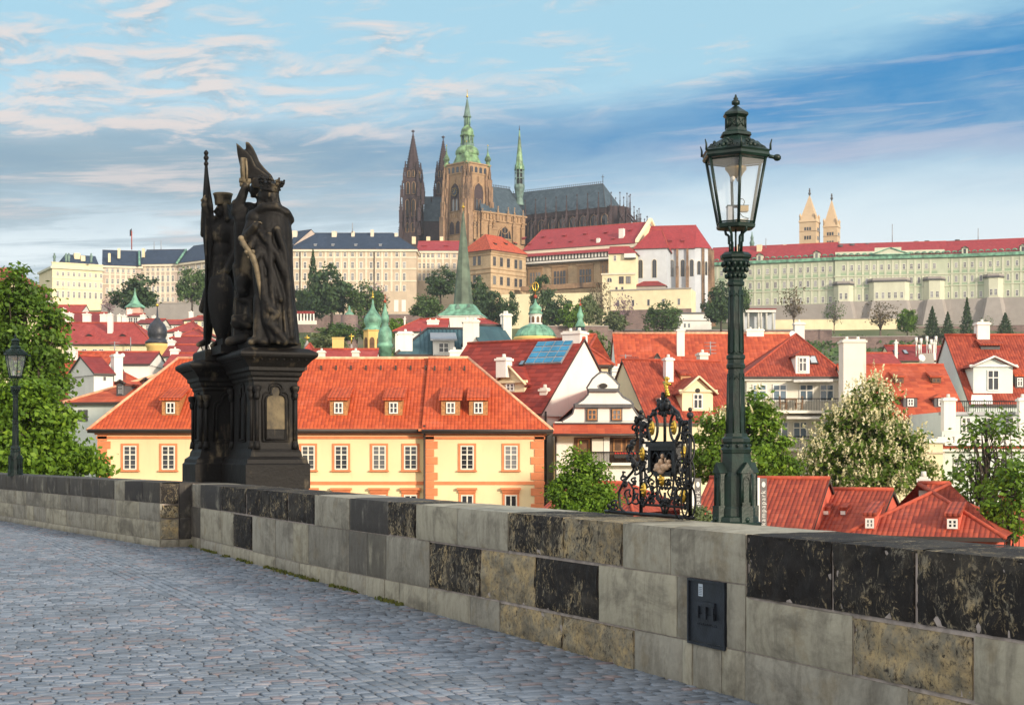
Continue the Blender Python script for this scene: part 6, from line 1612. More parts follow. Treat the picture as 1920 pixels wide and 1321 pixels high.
 mb.lathe(c, [(sq(37) * s, 5), (sq(37) * s, Zp(597, Y)), (sq(40) * s, Zp(596, Y)), (sq(40) * s, Zp(592, Y))], 'w_white', 4, rb, False); mb.build('wall', r)
 mb = MB(); mb.lathe(c, [(sq(q) * s, Zp(y, Y)) for q, y in ((42, 594), (40, 592), (31, 585), (25, 577), (22, 572))], 'copper', 4, rb, False); mb.build('skirt_roof', r)
 mb = MB(); mb.lathe(c, [(q * s, Zp(y, Y)) for q, y in ((21, 573), (18.5, 571), (12, 500), (2, 402), (1, 396))], 'copper_old', 8, rb, False); mb.build('spire', r)
 mb = MB(); mb.ball((c.x, c.y, Zp(388, Y)), 3 * s, 'gold', 8); mb.tube([(c.x, c.y, Zp(398, Y)), (c.x, c.y, Zp(380, Y))], .7 * s, 'gold', 5); mb.build('finial', r)
 for k in (-1, 1): mb = MB(); q = P(869 + 10 * k, 579, Y - 3.2); mb.raw([q + Vector((-.6, 0, 0)), q + Vector((.6, 0, 0)), q + Vector((0, -.1, 1.2)), q + Vector((0, 2.5, 1.0))], [(0, 1, 2), (1, 3, 2), (0, 2, 3)], 'copper_dark'); mb.build('spire_dormer', r)
 d = Vector((math.cos(rb - math.pi / 4 - math.pi / 2), math.sin(rb - math.pi / 4 - math.pi / 2))) if False else None
 ap = [(851, 609, 613)]
 mb = MB(); q0 = Vector((-(.12), -1.0)).normalized(); ctr = Vector((c.x, c.y)) + Vector((math.cos(rb + math.pi * 1.25), math.sin(rb + math.pi * 1.25))) * 0
 ang = rb + math.pi * 1.25; nrm = Vector((math.cos(ang), math.sin(ang))); tt = Vector((-nrm.y, nrm.x)); fc = Vector((c.x, c.y)) + nrm * (sq(37) * s * math.cos(math.pi / 4) + .05)
 g = lambda a, z: (fc.x + tt.x * a, fc.y + tt.y * a, z)
 mb.face([g(-3.0 + .55 * x, z) for x, z in ((-1, Zp(618, Y)), (1, Zp(618, Y)), (1, Zp(608, Y)), (.7, Zp(604.5, Y)), (0, Zp(603, Y)), (-.7, Zp(604.5, Y)), (-1, Zp(608, Y)))], 'pane'); mb.build('belfry_window', r)
 # twin onion domes
 Y = 260; s = Y / F; c = XY(699, Y); r = thing('onion_dome_tower', 'ochre church tower with a large green onion dome', 'church tower', (c.x, c.y, 5));
 mb = MB(); mb.lathe(c, [(18 * s, 0), (18 * s, Zp(622, Y)), (19.5 * s, Zp(621, Y)), (19.5 * s, Zp(618, Y))], 'w_ochre', 8, .4, False)
 for k in range(8):
  a = .4 + math.pi / 8 + k * math.pi / 4; n = Vector((math.cos(a), math.sin(a))); t2 = Vector((-n.y, n.x)); o = Vector((c.x, c.y)) + n * (18 * s * math.cos(math.pi / 8) + .03)
  mb.face([(o.x + t2.x * x * .42, o.y + t2.y * x * .42, z) for x, z in ((-1, Zp(655, Y)), (1, Zp(655, Y)), (1, Zp(638, Y)), (.6, Zp(634, Y)), (0, Zp(632.5, Y)), (-.6, Zp(634, Y)), (-1, Zp(638, Y)))], 'wood_dark')
 mb.build('wall', r)
 mb = MB(); mb.lathe(c, [(q * s, Zp(y, Y)) for q, y in ((20, 619), (18, 617), (13, 614), (14, 610), (16.5, 604), (16.5, 598), (14, 592), (9.5, 586), (6, 581), (3.5, 576), (2, 568), (1, 560))], 'copper', 16); mb.build('dome', r)
 mb = MB(); mb.ball((c.x, c.y, Zp(557, Y)), 3 * s, 'gold', 8); mb.tube([(c.x, c.y, Zp(560, Y)), (c.x, c.y, Zp(545, Y))], .8 * s, 'gold', 5); mb.build('finial', r)
 Y = 245; s = Y / F; c = XY(722, Y); r = thing('lantern_turret', 'green copper turret of two stacked bulbs with a reddish finial', 'church tower', (c.x, c.y, 5))
 mb = MB(); mb.lathe(c, [(q * s, Zp(y, Y)) for q, y in ((12, 680), (12, 652), (15, 650), (15, 646), (12.5, 642), (13.5, 632), (13, 624), (10, 616), (6.5, 612), (6.5, 608), (5.5, 606), (7, 603), (7.3, 598), (6.5, 592), (3.5, 582), (2, 574), (1, 568))], 'copper', 16); mb.build('dome', r)
 mb = MB(); mb.ball((c.x, c.y, Zp(565, Y)), 3 * s, 'ridge_red', 8); mb.tube([(c.x, c.y, Zp(568, Y)), (c.x, c.y, Zp(552, Y))], .7 * s, 'ridge_red', 5); mb.build('finial', r)
 # church dome with lantern
 Y = 230; s = Y / F; c = XY(1004, Y); r = thing('church_dome', 'broad green copper dome with a white arcaded lantern and gilt ornament', 'church dome', (c.x, c.y, 2))
 mb = MB(); mb.lathe(c, [(40 * s, -6), (40 * s, Zp(637, Y)), (42 * s, Zp(635, Y)), (40 * s, Zp(632, Y))], 'w_ochre', 24); mb.build('drum', r)
 mb = MB(); mb.lathe(c, [(q * s, Zp(y, Y)) for q, y in ((39, 633), (37, 627), (33, 620), (27, 614), (19, 610), (13.5, 608))], 'copper', 24)
 for k in range(16): a = 2 * math.pi * k / 16; mb.tube([(c.x + q * s * math.cos(a), c.y + q * s * math.sin(a), Zp(y, Y)) for q, y in ((39, 633), (37, 627), (33, 620), (27, 614), (19, 610))], .7 * s, 'copper', 4)
 mb.build('dome', r)
 mb = MB(); mb.lathe(c, [(13 * s, Zp(608, Y)), (13 * s, Zp(606, Y)), (12 * s, Zp(606, Y)), (12 * s, Zp(590, Y)), (13.5 * s, Zp(589, Y))], 'w_white', 12)
 for k in range(8): a = 2 * math.pi * (k + .5) / 8; n = Vector((math.cos(a), math.sin(a))); t2 = Vector((-n.y, n.x)); o = Vector((c.x, c.y)) + n * 12.2 * s; mb.face([(o.x + t2.x * x * .22, o.y + t2.y * x * .22, z) for x, z in ((-1, Zp(605, Y)), (1, Zp(605, Y)), (1, Zp(596, Y)), (0, Zp(593, Y)), (-1, Zp(596, Y)))], 'wood_dark')
 mb.build('lantern', r)
 mb = MB(); mb.lathe(c, [(q * s, Zp(y, Y)) for q, y in ((14, 589), (13, 586), (9.5, 582), (12, 580), (11.5, 577), (8, 573), (4, 570), (2, 566), (1.3, 560))], 'copper', 16); mb.build('lantern_cap', r)
 mb = MB(); mb.ball((c.x, c.y, Zp(556, Y)), 3.5 * s, 'ridge_red', 8); mb.tube([(c.x, c.y, Zp(556, Y)), (c.x, c.y, Zp(530, Y))], .8 * s, 'gold', 5)
 mb.tube([(c.x + 5.5 * s * math.cos(q), c.y, Zp(537, Y) + 8 * s * math.sin(q)) for q in [math.pi * i / 8 for i in range(17)]], .9 * s, 'gold', 5, False); mb.build('gilt_sunburst', r)
 Y = 225; s = Y / F; c = XY(1088, Y); r = thing('lantern_turret', 'small green and black turret right of the broad church dome', 'church tower', (c.x, c.y, 5))
 mb = MB(); mb.lathe(c, [(q * s, Zp(y, Y)) for q, y in ((10, 660), (10, 618), (8, 617), (8, 613))], 'dome_black', 12); mb.lathe(c, [(q * s, Zp(y, Y)) for q, y in ((9.5, 613), (9, 609), (6, 604), (4.5, 600), (4.5, 597), (6, 594), (6, 590), (3.5, 584), (1.8, 576), (1, 571))], 'copper', 12); mb.ball((c.x, c.y, Zp(571, Y)), 2.6 * s, 'ridge_red', 8); mb.tube([(c.x, c.y, Zp(571, Y)), (c.x, c.y, Zp(560, Y))], .6 * s, 'ridge_red', 5); mb.build('dome', r)
 # red house and the seamed metal roofs in front of the spire
 h = simple('tiled_house', 'pale red hipped roof with a chimney left of the spire tower', (741, 210), (838, 210), 10, 621, 598, 'tile_far', 3.0, 0, 'w_white'); h.chimney(812, 600, 616, 22, 213, 'w_white', 1.0); h.chimney(759, 596, 604, 3, 215, 'w_white', .6)
 simple('tiled_house', 'red roof peeking out right of the spire tower', (895, 215), (942, 215), 9, 614, 598, 'tile_far', 0, 2.4, 'w_white')
 h = House('metal_roof_house', 'house with a dark blue-green standing seam metal roof and white chimneys', 'house', (748, 124), (938, 124.5), 11, Zp(664, 124), 'w_white'); h.walls(); h.roof(Zp(617, 130), 'metal_roof', 2.3, .8, .3, ridge_mat='gutter'); h.done()
 for i in range(26):
  u = h.L * (i + .5) / 26; mb_u = h.slope(u, .0); mt = h.slope(u, h.D * .5 - .1)
  if i == 0: seam = MB()
  if u > 1.6: seam.tube([h.slope(u, -.2) + Vector((0, 0, .03)), mt + Vector((0, 0, .03))], .035, 'metal_roof', 4)
 seam.build('standing_seam', h.root)
 h.chimney(883, 600, 690, 30, 121, 'w_white_old', 1.6, zlow=0); h.chimney(860, 656, 690, 34, 119, 'w_white', 1.2, zlow=0); h.chimney(760, 622, 672, 27, 125, 'w_white', 1.2, zlow=0); h.chimney(946, 588, 650, 15, 131, 'w_white', 1.0, zlow=4)
 h.dormer(832, 672, 40, 26, 'shed', 'w_white', 'zinc', (None, 'w_white', 'pane', 'four'), .5)
 o = House('terrace_house', 'white roof terrace house with an overhung dark window strip', 'house', (690, 112), (815, 114), 6, Zp(672, 113), 'w_white_old'); o.walls(); o.band(Zp(677, 113), Zp(672, 113), 'w_white', .2); o.done(); o.wins([773, 795], [(679, 690)], 22, (None, 'wood_dark', 'pane', 'four'))
 o = House('gabled_house', 'white gable wall between the metal roof and the maroon roof', 'house', (903, 119), (962, 119.6), 8, Zp(648, 120), 'w_white_old'); o.walls(); o.roof(Zp(612, 124), 'metal_roof', 0, 0, .2, ridge_mat='gutter'); o.done(); o.chimney(950, 588, 640, 16, 123, 'w_white_old', 1.0); o.pipe(1.0, 0, o.ze)
 # garden loggia on the slope
 Y = 420; r = thing('garden_pavilion', 'small white columned pavilion on the slope right of the statue', 'pavilion', P(573, 602, Y)); mb = MB()
 mb.hexa([P(556, 588, Y), P(590, 588, Y), P(590, 588, Y + 5), P(556, 588, Y + 5)], [P(557, 583, Y), P(589, 583, Y), P(589, 583, Y + 5), P(557, 583, Y + 5)], 'tile_maroon'); mb.build('roof', r)
 for i in range(6): mb = MB(); mb.hexa([P(557 + i * 6, 602, Y), P(559.5 + i * 6, 602, Y), P(559.5 + i * 6, 602, Y + .5), P(557 + i * 6, 602, Y + .5)], [P(557 + i * 6, 588, Y), P(559.5 + i * 6, 588, Y), P(559.5 + i * 6, 588, Y + .5), P(557 + i * 6, 588, Y + .5)], 'w_white'); mb.build('column', r)
 mb = MB(); mb.hexa([P(552, 608, Y - 1), P(594, 608, Y - 1), P(594, 608, Y + 6), P(552, 608, Y + 6)], [P(552, 601, Y - 1), P(594, 601, Y - 1), P(594, 601, Y + 6), P(552, 601, Y + 6)], 'w_pale'); mb.build('base', r)
 Y = 350; s = Y / F; c = XY(655, Y); r = thing('garden_turret', 'brick garden turret with a little green spired cap', 'tower', (c.x, c.y, 12)); mb = MB(); mb.lathe(c, [(16 * s, 5), (16 * s, Zp(591, Y))], 'stone_wall_far', 8); mb.build('wall', r); mb = MB(); mb.lathe(c, [(q * s, Zp(y, Y)) for q, y in ((9, 592), (8, 588), (3, 583), (1, 573))], 'copper', 8); mb.build('cap', r)
 for i, (px, y0, y1, Y) in enumerate(((1173, 664, 690, 125), (1332, 640, 665, 130), (1146, 695, 712, 110), (128, 640, 655, 150), (215, 640, 664, 160), (245, 632, 660, 238))): aerial(px, y0, y1, Y, 'yagi' if i < 5 else 'mast', label=('thin television aerial over the paired white chimneys', 'thin television aerial beside the mansard chimney', 'short television aerial behind the curved gable', 'television aerial on the chimney of the skylit orange roof', 'television aerial by the satellite dish left of the onion tower', 'tall thin rod aerial against the long red roof')[i])
mid_town()
def banners():
 for px, lab in ((1427, 'grey vertical banner with white lettering beside the near lamp foot'), (1304, 'grey vertical banner with white lettering beside the iron lattice')):
  Y = 50.0; b = P(px - 5, 0, Y); r = thing('restaurant_banner', lab, 'banner', (b.x, Y, -8.9)); zt = Zp(895, Y)
  mb = MB(); mb.tube([(b.x, Y, -8.9), (b.x, Y, zt)], .045, 'white_paint', 8); mb.build('pole', r)
  x0 = b.x + .06; w = .21; mb = MB(); h = 2.5
  mb.box(x0, Y - .012, zt - h, x0 + w, Y + .012, zt - .02, 'banner_grey'); mb.build('cloth', r)
  cu = bpy.data.curves.new('lettering', 'FONT'); cu.body = 'kampapark'; cu.size = .21; cu.extrude = .004; cu.space_character = 1.25; cu.align_x = 'RIGHT'
  o = bpy.data.objects.new('lettering', cu); link(o); o.rotation_euler = (math.radians(90), math.radians(-90), 0)
  bpy.context.view_layer.update(); me = bpy.data.meshes.new_from_object(o.evaluated_get(bpy.context.evaluated_depsgraph_get())); bpy.data.objects.remove(o)
  me.materials.clear(); me.materials.append(MATS['white_paint']); o = bpy.data.objects.new('lettering', me); link(o)
  o.rotation_euler = (math.radians(90), math.radians(-90), 0); o.location = (x0 + w * .78, Y - .02, zt - .42); adopt(o, r)
  mb = MB(); m = Matrix.Translation((x0 + w / 2, Y - .018, zt - .22)) @ Matrix.Rotation(math.pi / 2, 4, 'X'); mb.lathe((0, 0), [(.075, -.004), (.075, .004)], 'white_paint', 14, 0, False, .8, 1.25); mb.v = [tuple(m @ Vector(v)) for v in mb.v]; mb.build('round_emblem', r)
plain('banner_grey', (0.16, 0.15, 0.15), 0.7)
banners()
# ---------------------------------------------------------------- castle hill
FARW = ('w_beige_trim', 'white_paint', 'pane_castle', 'cross'); FARP = ('w_green_trim', 'white_paint', 'pane_castle', 'ped'); FARG = ('w_green_trim', 'white_paint', 'pane_castle', 'cross')
DARKW = ('stone_tan', 'trim_dark', 'pane', 'cross')
def castle_wings():
 h = House('palace_wing', 'cream palace block with a balustraded top at the left end of the castle', 'palace', (98, 640), (192, 650), 26, Zp(503, 640), 'w_cream'); h.walls()
 h.w.box(-.8, -.8, h.ze, h.L + .8, h.D, h.ze + .9, 'w_green_trim', h.p); h.w.box(-.1, -.1, h.ze + .9, h.L + .1, .5, h.ze + 2.3, 'w_cream', h.p); h.w.box(-.3, -.3, h.ze + 2.3, h.L + .3, .7, h.ze + 2.7, 'w_cream', h.p)
 h.band(Zp(521, 640), Zp(520, 640), 'w_beige_trim', .25); h.band(Zp(540, 640), Zp(539, 640), 'w_beige_trim', .25)
 rb = MB(); z0, z1 = h.ze + 1.0, Zp(477, 655); rb.raw([h.p(4, 3, z0), h.p(h.L, 3, z0), h.p(h.L, 22, z0), h.p(4, 22, z0), h.p(8, 12, z1), h.p(h.L, 12, z1)], [(0, 1, 5, 4), (2, 3, 4, 5), (0, 4, 3), (1, 2, 5)], 'slate_navy'); h.roof_mb = rb; h.done()
 h.wins([108 + 10.2 * i for i in range(9)], [(509, 516.5), (527, 536), (545, 557)], 4.6, FARW)
 for px in (102, 124, 129, 171): q = P(px, 492, 644); mb = MB(); mb.lathe((q.x, q.y), [(.5, q.z), (.5, q.z + 1), (.45, q.z + 1.4), (.75, q.z + 2.6), (.35, q.z + 3.1), (.4, q.z + 3.6), (.1, q.z + 4.0)], 'copper_dark', 8); mb.build('roof_figure', h.root)
 for px, y0, w in ((144, 475, 11), (155, 480, 8)): h.chimney(px, y0, 490, w, 655, 'w_cream', 2)
 def wing(lab, a, b, dep, ye, yr, cols, rows, hl=0, hr=0, roof='slate_navy', wall='w_pinkbeige', st=FARW, wpx=4.6, trim=True):
  h = House('palace_wing', lab, 'palace', a, b, dep, Zp(ye, a[1]), wall); h.walls(); h.w.box(-.6, -.7, h.ze - 1.0, h.L + .6, h.D, h.ze - .01, 'w_beige_trim', h.p)
  h.roof(Zp(yr, (a[1] + b[1]) / 2 + dep / 2), roof, hl, hr, .8, ridge_mat='gutter' if roof == 'slate_navy' else 'ridge_red');
  if trim:
   for t, b_ in rows[1:]: u = h.upx(cols[0]); z = h.z(t, u) + 1.5; h.band(z, z + .5, 'w_beige_trim', .2)
   for i in range(len(cols) - 1): h.pil((h.upx(cols[i]) + h.upx(cols[i + 1])) / 2, .8, h.z(rows[-1][1], 0), h.ze - 1, 'w_beige_trim', .15)
  h.done(); h.wins(cols, rows, wpx, st); h.flush(); return h
 h = wing('pinkish castle wing under a navy roof, directly right of the cream palace block', (192, 656), (265, 660), 22, 497, 470, [201, 211, 221, 231, 241, 251], [(503, 510), (522, 532), (540, 550)])
 h.chimney(205, 475, 489, 4.5, 657, 'w_cream', 1.5); h.chimney(223, 466, 482, 5, 660, 'w_cream', 1.5)
 h = wing('castle wing with a navy roof between two pale green roof seams', (259, 662), (334, 660), 22, 495.5, 468, [267, 277, 287, 296, 305, 315, 324], [(503, 510), (517, 530), (537, 548), (558, 566)])
 h.chimney(269, 466, 480, 4.5, 666, 'w_cream', 1.5)
 for px0, y0, px1, y1 in ((261.5, 497, 261, 471), (331, 494, 349, 468)): mb = MB(); a, b = P(px0, y0, 657), P(px1, y1, 668); mb.tube([a, b], .55, 'copper', 4); mb.build('roof_seam', h.root)
 wing('long castle wing with a navy roof running behind the statue', (324, 662), (545, 612.5), 22, 495, 448, [338 + 11.5 * i for i in range(18)], [(502, 509), (517, 530), (537, 548), (558, 566)])
 h = wing('tall beige castle wing with a navy hipped roof right of the statue', (545, 612), (780, 612), 22, 467, 437, [557, 572, 601, 620, 633, 647, 661, 677, 696, 709, 724, 744, 758], [(473, 481), (491, 504), (512, 526), (535, 546)], 0, 10.0, wall='w_beige', wpx=5.4)
 for px, y0, w in ((552, 433, 11), (627, 434, 9), (662, 434, 6), (698, 431, 6), (743, 437, 6)): h.chimney(px, y0, 446, w, 621, 'w_beige_trim', 2)
 for px in (743, 757): h.win(h.upx(px), h.z(584, 0), 8 * 612 / F, 22 * 612 / F, (None, 'white_paint', 'white_paint', 'two'))
 h.pipe(h.upx(702), h.zb, h.ze, out=.3, r=.22); h.pipe(h.upx(563), h.zb, h.ze, out=.3, r=.22)
 for px in (546, 591, 624, 667, 713): h.dormer(px, 461, 5, 2.5, 'shed', 'zinc', 'zinc', None)
 h = wing('lower beige wing with a crimson roof below the great cathedral tower', (782, 625), (866, 625), 20, 470, 452, [787, 795, 803, 811, 823, 838, 852], [(475, 483), (493, 506), (512, 526)], 0, 0, 'tile_castle', 'w_beige', wpx=5)
 for px, w in ((776, 7), (803, 7), (828, 6)): h.chimney(px, 444, 455, w, 640, 'w_cream', 2)
 for px in (795, 836): h.dormer(px, 463, 7, 2.5, 'shed', 'tile_castle', 'tile_castle', None)
 # corner palace with the bright red hip roof
 h = House('corner_palace', 'sandstone corner palace with a bright red hipped roof left of the hall', 'palace', (920, 585), (986, 600), 15, Zp(468, 585), 'stone_tan'); h.walls(); h.band(h.ze - .9, h.ze - .02, 'stone_church_lit', .4); h.band(h.ze - .9, h.ze - .02, 'stone_church_lit', .4, sd='l'); h.roof(Zp(441, 596), 'tile_orange_far', 5.0, 6.0, .8);
 for y in (476, 502, 510, 538):
  for sd in ('f', 'l'): h.band(Zp(y + 1.2, 585), Zp(y, 585), 'stone_church_lit', .25, sd=sd)
 h.done(); h.wins([927, 940, 953, 967, 976], [(481, 498), (517, 533)], 5.4, DARKW); h.wins([890, 899], [(480, 498), (516, 530)], 5.5, DARKW, 'l')
 for px in (930, 950, 968): h.dormer(px, 459, 6, 3, 'shed', 'timber_black', 'tile_orange_far', None)
 # great hall
 h = House('great_hall', 'long hall under a huge crimson roof with two rows of tiny dormers', 'palace', (984, 607), (1192, 585), 26, Zp(470, 607), 'stone_tan'); h.walls(); h.cornice(1.6, .5, 'w_beige_trim'); h.roof(Zp(425, 609), 'tile_castle', 1.0, 0, .8, gable_mat='w_cream'); h.done()
 for i, (px, py) in enumerate(((981, 449), (1018, 446.5), (1057, 444), (1096, 441), (1135, 438.5), (992, 460), (1030, 457), (1069, 455), (1110, 452), (1149, 450), (1180, 434))): h.dormer(px, py, 6, 2.8, 'shed', 'tile_maroon', 'tile_castle', None)
 h.chimney(1166, 429, 453, 9, 592, 'w_white', 2); h.chimney(1122, 447, 457, 6, 594, 'w_white', 2)
 mb = MB(); a, m_, b = h.p(h.L + .05, -.6, h.ze - .3), h.p(h.L + .05, h.D / 2, h.zr + .5), h.p(h.L + .05, h.D + .6, h.ze)
 for p0, p1 in ((a, m_), (m_, b)): mb.hexa([p0, p1, p1 + Vector((1.2, .2, 0)), p0 + Vector((1.2, .2, 0))], [v + Vector((0, 0, 1.0)) for v in (p0, p1, p1 + Vector((1.2, .2, 0)), p0 + Vector((1.2, .2, 0)))], 'w_cream')
 mb.build('gable_coping', h.root)
 for c, w, y0, y1 in ((1004, 22, 511, 531), (1050, 24, 508, 536), (1098, 24, 505, 533), (1134, 9, 497, 513)):
  u = h.upx(c); q = h.at(u, 0, 'f').y / F; W = w * q; z0, z1 = h.z(y1, u) , h.z(y0, u); mb = MB(); g = lambda a, b, z: h.at(u + a, z, 'f', b)
  mb.box(-W / 2 - .9, 0, z0 - .6, W / 2 + .9, .25, z1 + 1.6, 'stone_church_lit', g); mb.box(-W / 2 - 1.2, 0, z1 + 1.6, W / 2 + 1.2, .6, z1 + 2.2, 'stone_church_lit', g)
  mb.box(-W / 2, .26, z0, W / 2, .30, z1, 'pane', g)
  for k in range(1, 4): mb.box(-W / 2 + W * k / 4 - .12 * (2 if k == 2 else 1), .3, z0, -W / 2 + W * k / 4 + .12 * (2 if k == 2 else 1), .42, z1, 'stone_church_lit', g)
  mb.box(-W / 2, .3, z0 + (z1 - z0) * .55, W / 2, .4, z0 + (z1 - z0) * .6, 'stone_church_lit', g); mb.build('hall_window', h.root)
 g = House('roofed_gallery', 'narrow crimson roofed gallery with black and white timbering along the hall', 'gallery', (984, 605.2), (1142, 588.4), 2.6, Zp(482, 605.2), 'w_white', zb=Zp(497, 605.2)); g.walls(); g.roof(Zp(471.5, 607), 'tile_castle', 0, 0, .7, .97); g.band(g.zb - .1, g.zb + .35, 'timber_black', .15); g.band(g.zb + 1.15, g.zb + 1.4, 'timber_black', .1)
 for i in range(26): g.pil(g.L * (i + .5) / 26, .5, g.zb + 1.4, g.ze - .3, 'timber_black', .08)
 g.done()
 f = House('stair_block', 'cream stair block with a small crimson roof at the end of the timbered gallery', 'house', (1141, 576), (1192, 574), 8, Zp(476, 576), 'w_cream'); f.walls(); f.roof(Zp(463, 580), 'tile_castle', 0, 3, .6); f.w.box(f.upx(1171), -1.2, Zp(484, 575), f.L, 0, Zp(476, 575), 'w_white', f.p); f.w.box(f.upx(1171), -1.3, Zp(486, 575), f.L + .1, 0, Zp(484, 575), 'timber_black', f.p); f.done(); f.wins([1153], [(479, 489)], 5, FARW)
 f = House('terrace_pavilion', 'small cream terrace building with round arches below the stair block', 'house', (1129, 566), (1190, 564), 7, Zp(515, 566), 'w_cream'); f.walls(); f.band(f.ze - .1, f.ze + .5, 'w_beige_trim', .4); f.done(); f.win(f.upx(1143), Zp(529, 566), 9 * .196, 4 * .196, ('w_beige_trim', 'w_beige_trim', 'pane', 'arch')); f.wins([1156, 1167], [(538, 545), ], 4, ('w_beige_trim', 'trim_dark', 'pane', 'four')); f.wins([1165, 1178], [(518, 532)], 9, (None, 'wood_dark', 'pane', 'two'))
 # chapel: nave, projecting bay and apse with pointed windows
 c = House('palace_chapel', 'pale blue grey chapel with tall pointed windows and a crimson roof', 'chapel', (1189, 592), (1303, 588), 15, Zp(467, 590), 'w_blue'); c.walls(); c.roof(Zp(424, 598), 'tile_castle', 0, 0, .7)
 ctr = c.p(c.L, c.D / 2, 0); r = c.D / 2; nseg = 6; pts = [tuple(c.p(c.L + r * .8 * math.sin(math.pi * i / nseg), r - r * math.cos(math.pi * i / nseg), 0))[:2] for i in range(nseg + 1)]
 for i in range(nseg):
  a, b = pts[i], pts[i + 1]; c.w.face([(a[0], a[1], c.zb), (b[0], b[1], c.zb), (b[0], b[1], c.ze), (a[0], a[1], c.ze)], 'stone_church_lit' if i < 0 else 'w_blue')
  e = 1.09; c.roof_mb.face([(ctr.x + (a[0] - ctr.x) * e, ctr.y + (a[1] - ctr.y) * e, c.ze - .6), (ctr.x + (b[0] - ctr.x) * e, ctr.y + (b[1] - ctr.y) * e, c.ze - .6), (ctr.x, ctr.y, c.zr)], 'tile_castle')
 c.done()
 b = House('palace_chapel_bay', 'projecting pale bay of the chapel with two lancet windows', 'chapel bay', (1190, 583), (1251, 580), 9, Zp(467, 583), 'w_blue'); b.walls(); b.roof(Zp(433, 590), 'tile_castle', 5.5, 3.0, .6, .7); b.done()
 LAN = ('w_beige_trim', 'trim_dark', 'pane', 'arch')
 for px in (1201, 1227): b.win(b.upx(px), Zp(521, 582), 9 * .203, 30 * .203, LAN)
 for px in (1260, 1280, 1297): c.win(c.upx(px), Zp(519, 590), 8 * .204, 28 * .204, LAN)
 for px in (1252, 1270, 1289):
  u = c.upx(px); mb = MB(); mb.box(u - .55, -1.5, c.zb, u + .55, 0, Zp(500, 590), 'stone_church', c.p); mb.box(u - .4, -.9, Zp(500, 590), u + .4, 0, Zp(468, 590), 'stone_church', c.p); mb.build('buttress', c.root)
 for i in range(0, 4):
  a, b_ = Vector(pts[i]), Vector(pts[i + 1]); d = (b_ - a).normalized(); m = (a + b_) / 2; o = bpy.data.objects.new('window', whole_window(1.5, 4.6, LAN)); link(o); o.location = (m.x, m.y, Zp(516, 590)); o.rotation_euler = (0, 0, math.atan2(d.y, d.x)); adopt(o, None); o.parent = c.root; o.matrix_parent_inverse = world_of(c.root).inverted()
  n = Vector((d.y, -d.x)); mb = MB(); q = b_; mb.hexa([(q.x - .5, q.y - .4, c.zb), (q.x + n.x * 1.3 + .4, q.y + n.y * 1.3 - .4, c.zb), (q.x + n.x * 1.3 + .4, q.y + n.y * 1.3 + .4, c.zb), (q.x - .5, q.y + .4, c.zb)], [(q.x - .5, q.y - .4, c.ze - .7), (q.x + n.x * .5 + .4, q.y + n.y * .5 - .4, c.ze - .7), (q.x + n.x * .5 + .4, q.y + n.y * .5 + .4, c.ze - .7), (q.x - .5, q.y + .4, c.ze - .7)], 'stone_church'); mb.build('buttress', c.root)
 for px in (1217, 1257, 1280): c.dormer(px, 455, 6, 4, 'shed', 'tile_maroon', 'tile_castle', None)
 s = House('chapel_annex', 'little brick roofed annex at the foot of the chapel', 'annex', (1190, 571), (1248, 569), 5, Zp(536, 570), 'w_grey'); s.walls(); s.roof(Zp(528, 573), 'tile_maroon', 3, 3, .4); s.done()
 t = House('terrace_building', 'long cream terrace building with small windows under the chapel', 'terrace building', (1145, 565), (1295, 557), 12, Zp(545, 565), 'w_cream'); t.walls(); t.band(t.ze - .1, t.ze + .35, 'w_grey', .3); t.band(t.zb, Zp(582, 565), 'stone_wall_far', .3); t.done(); t.wins([1159, 1187, 1216, 1244, 1273], [(563, 574)], 4.2, ('w_beige_trim', 'trim_dark', 'pane', 'two')); t.wins([1187, 1213], [(587, 595)], 5, ('w_beige_trim', 'white_paint', 'pane_castle', 'two'))
 t = House('terrace_building', 'cream terrace wall between the dark trees under the great hall', 'terrace wall', (940, 578), (1130, 570), 6, Zp(552, 578), 'w_cream'); t.walls(); t.done()
 t = House('hall_balcony', 'dark bracketed balcony walk below the tall hall windows', 'balcony', (976, 592), (1119, 576), 3, Zp(537, 592), 'stone_church', zb=Zp(546, 592)); t.walls(); t.done()
castle_wings()
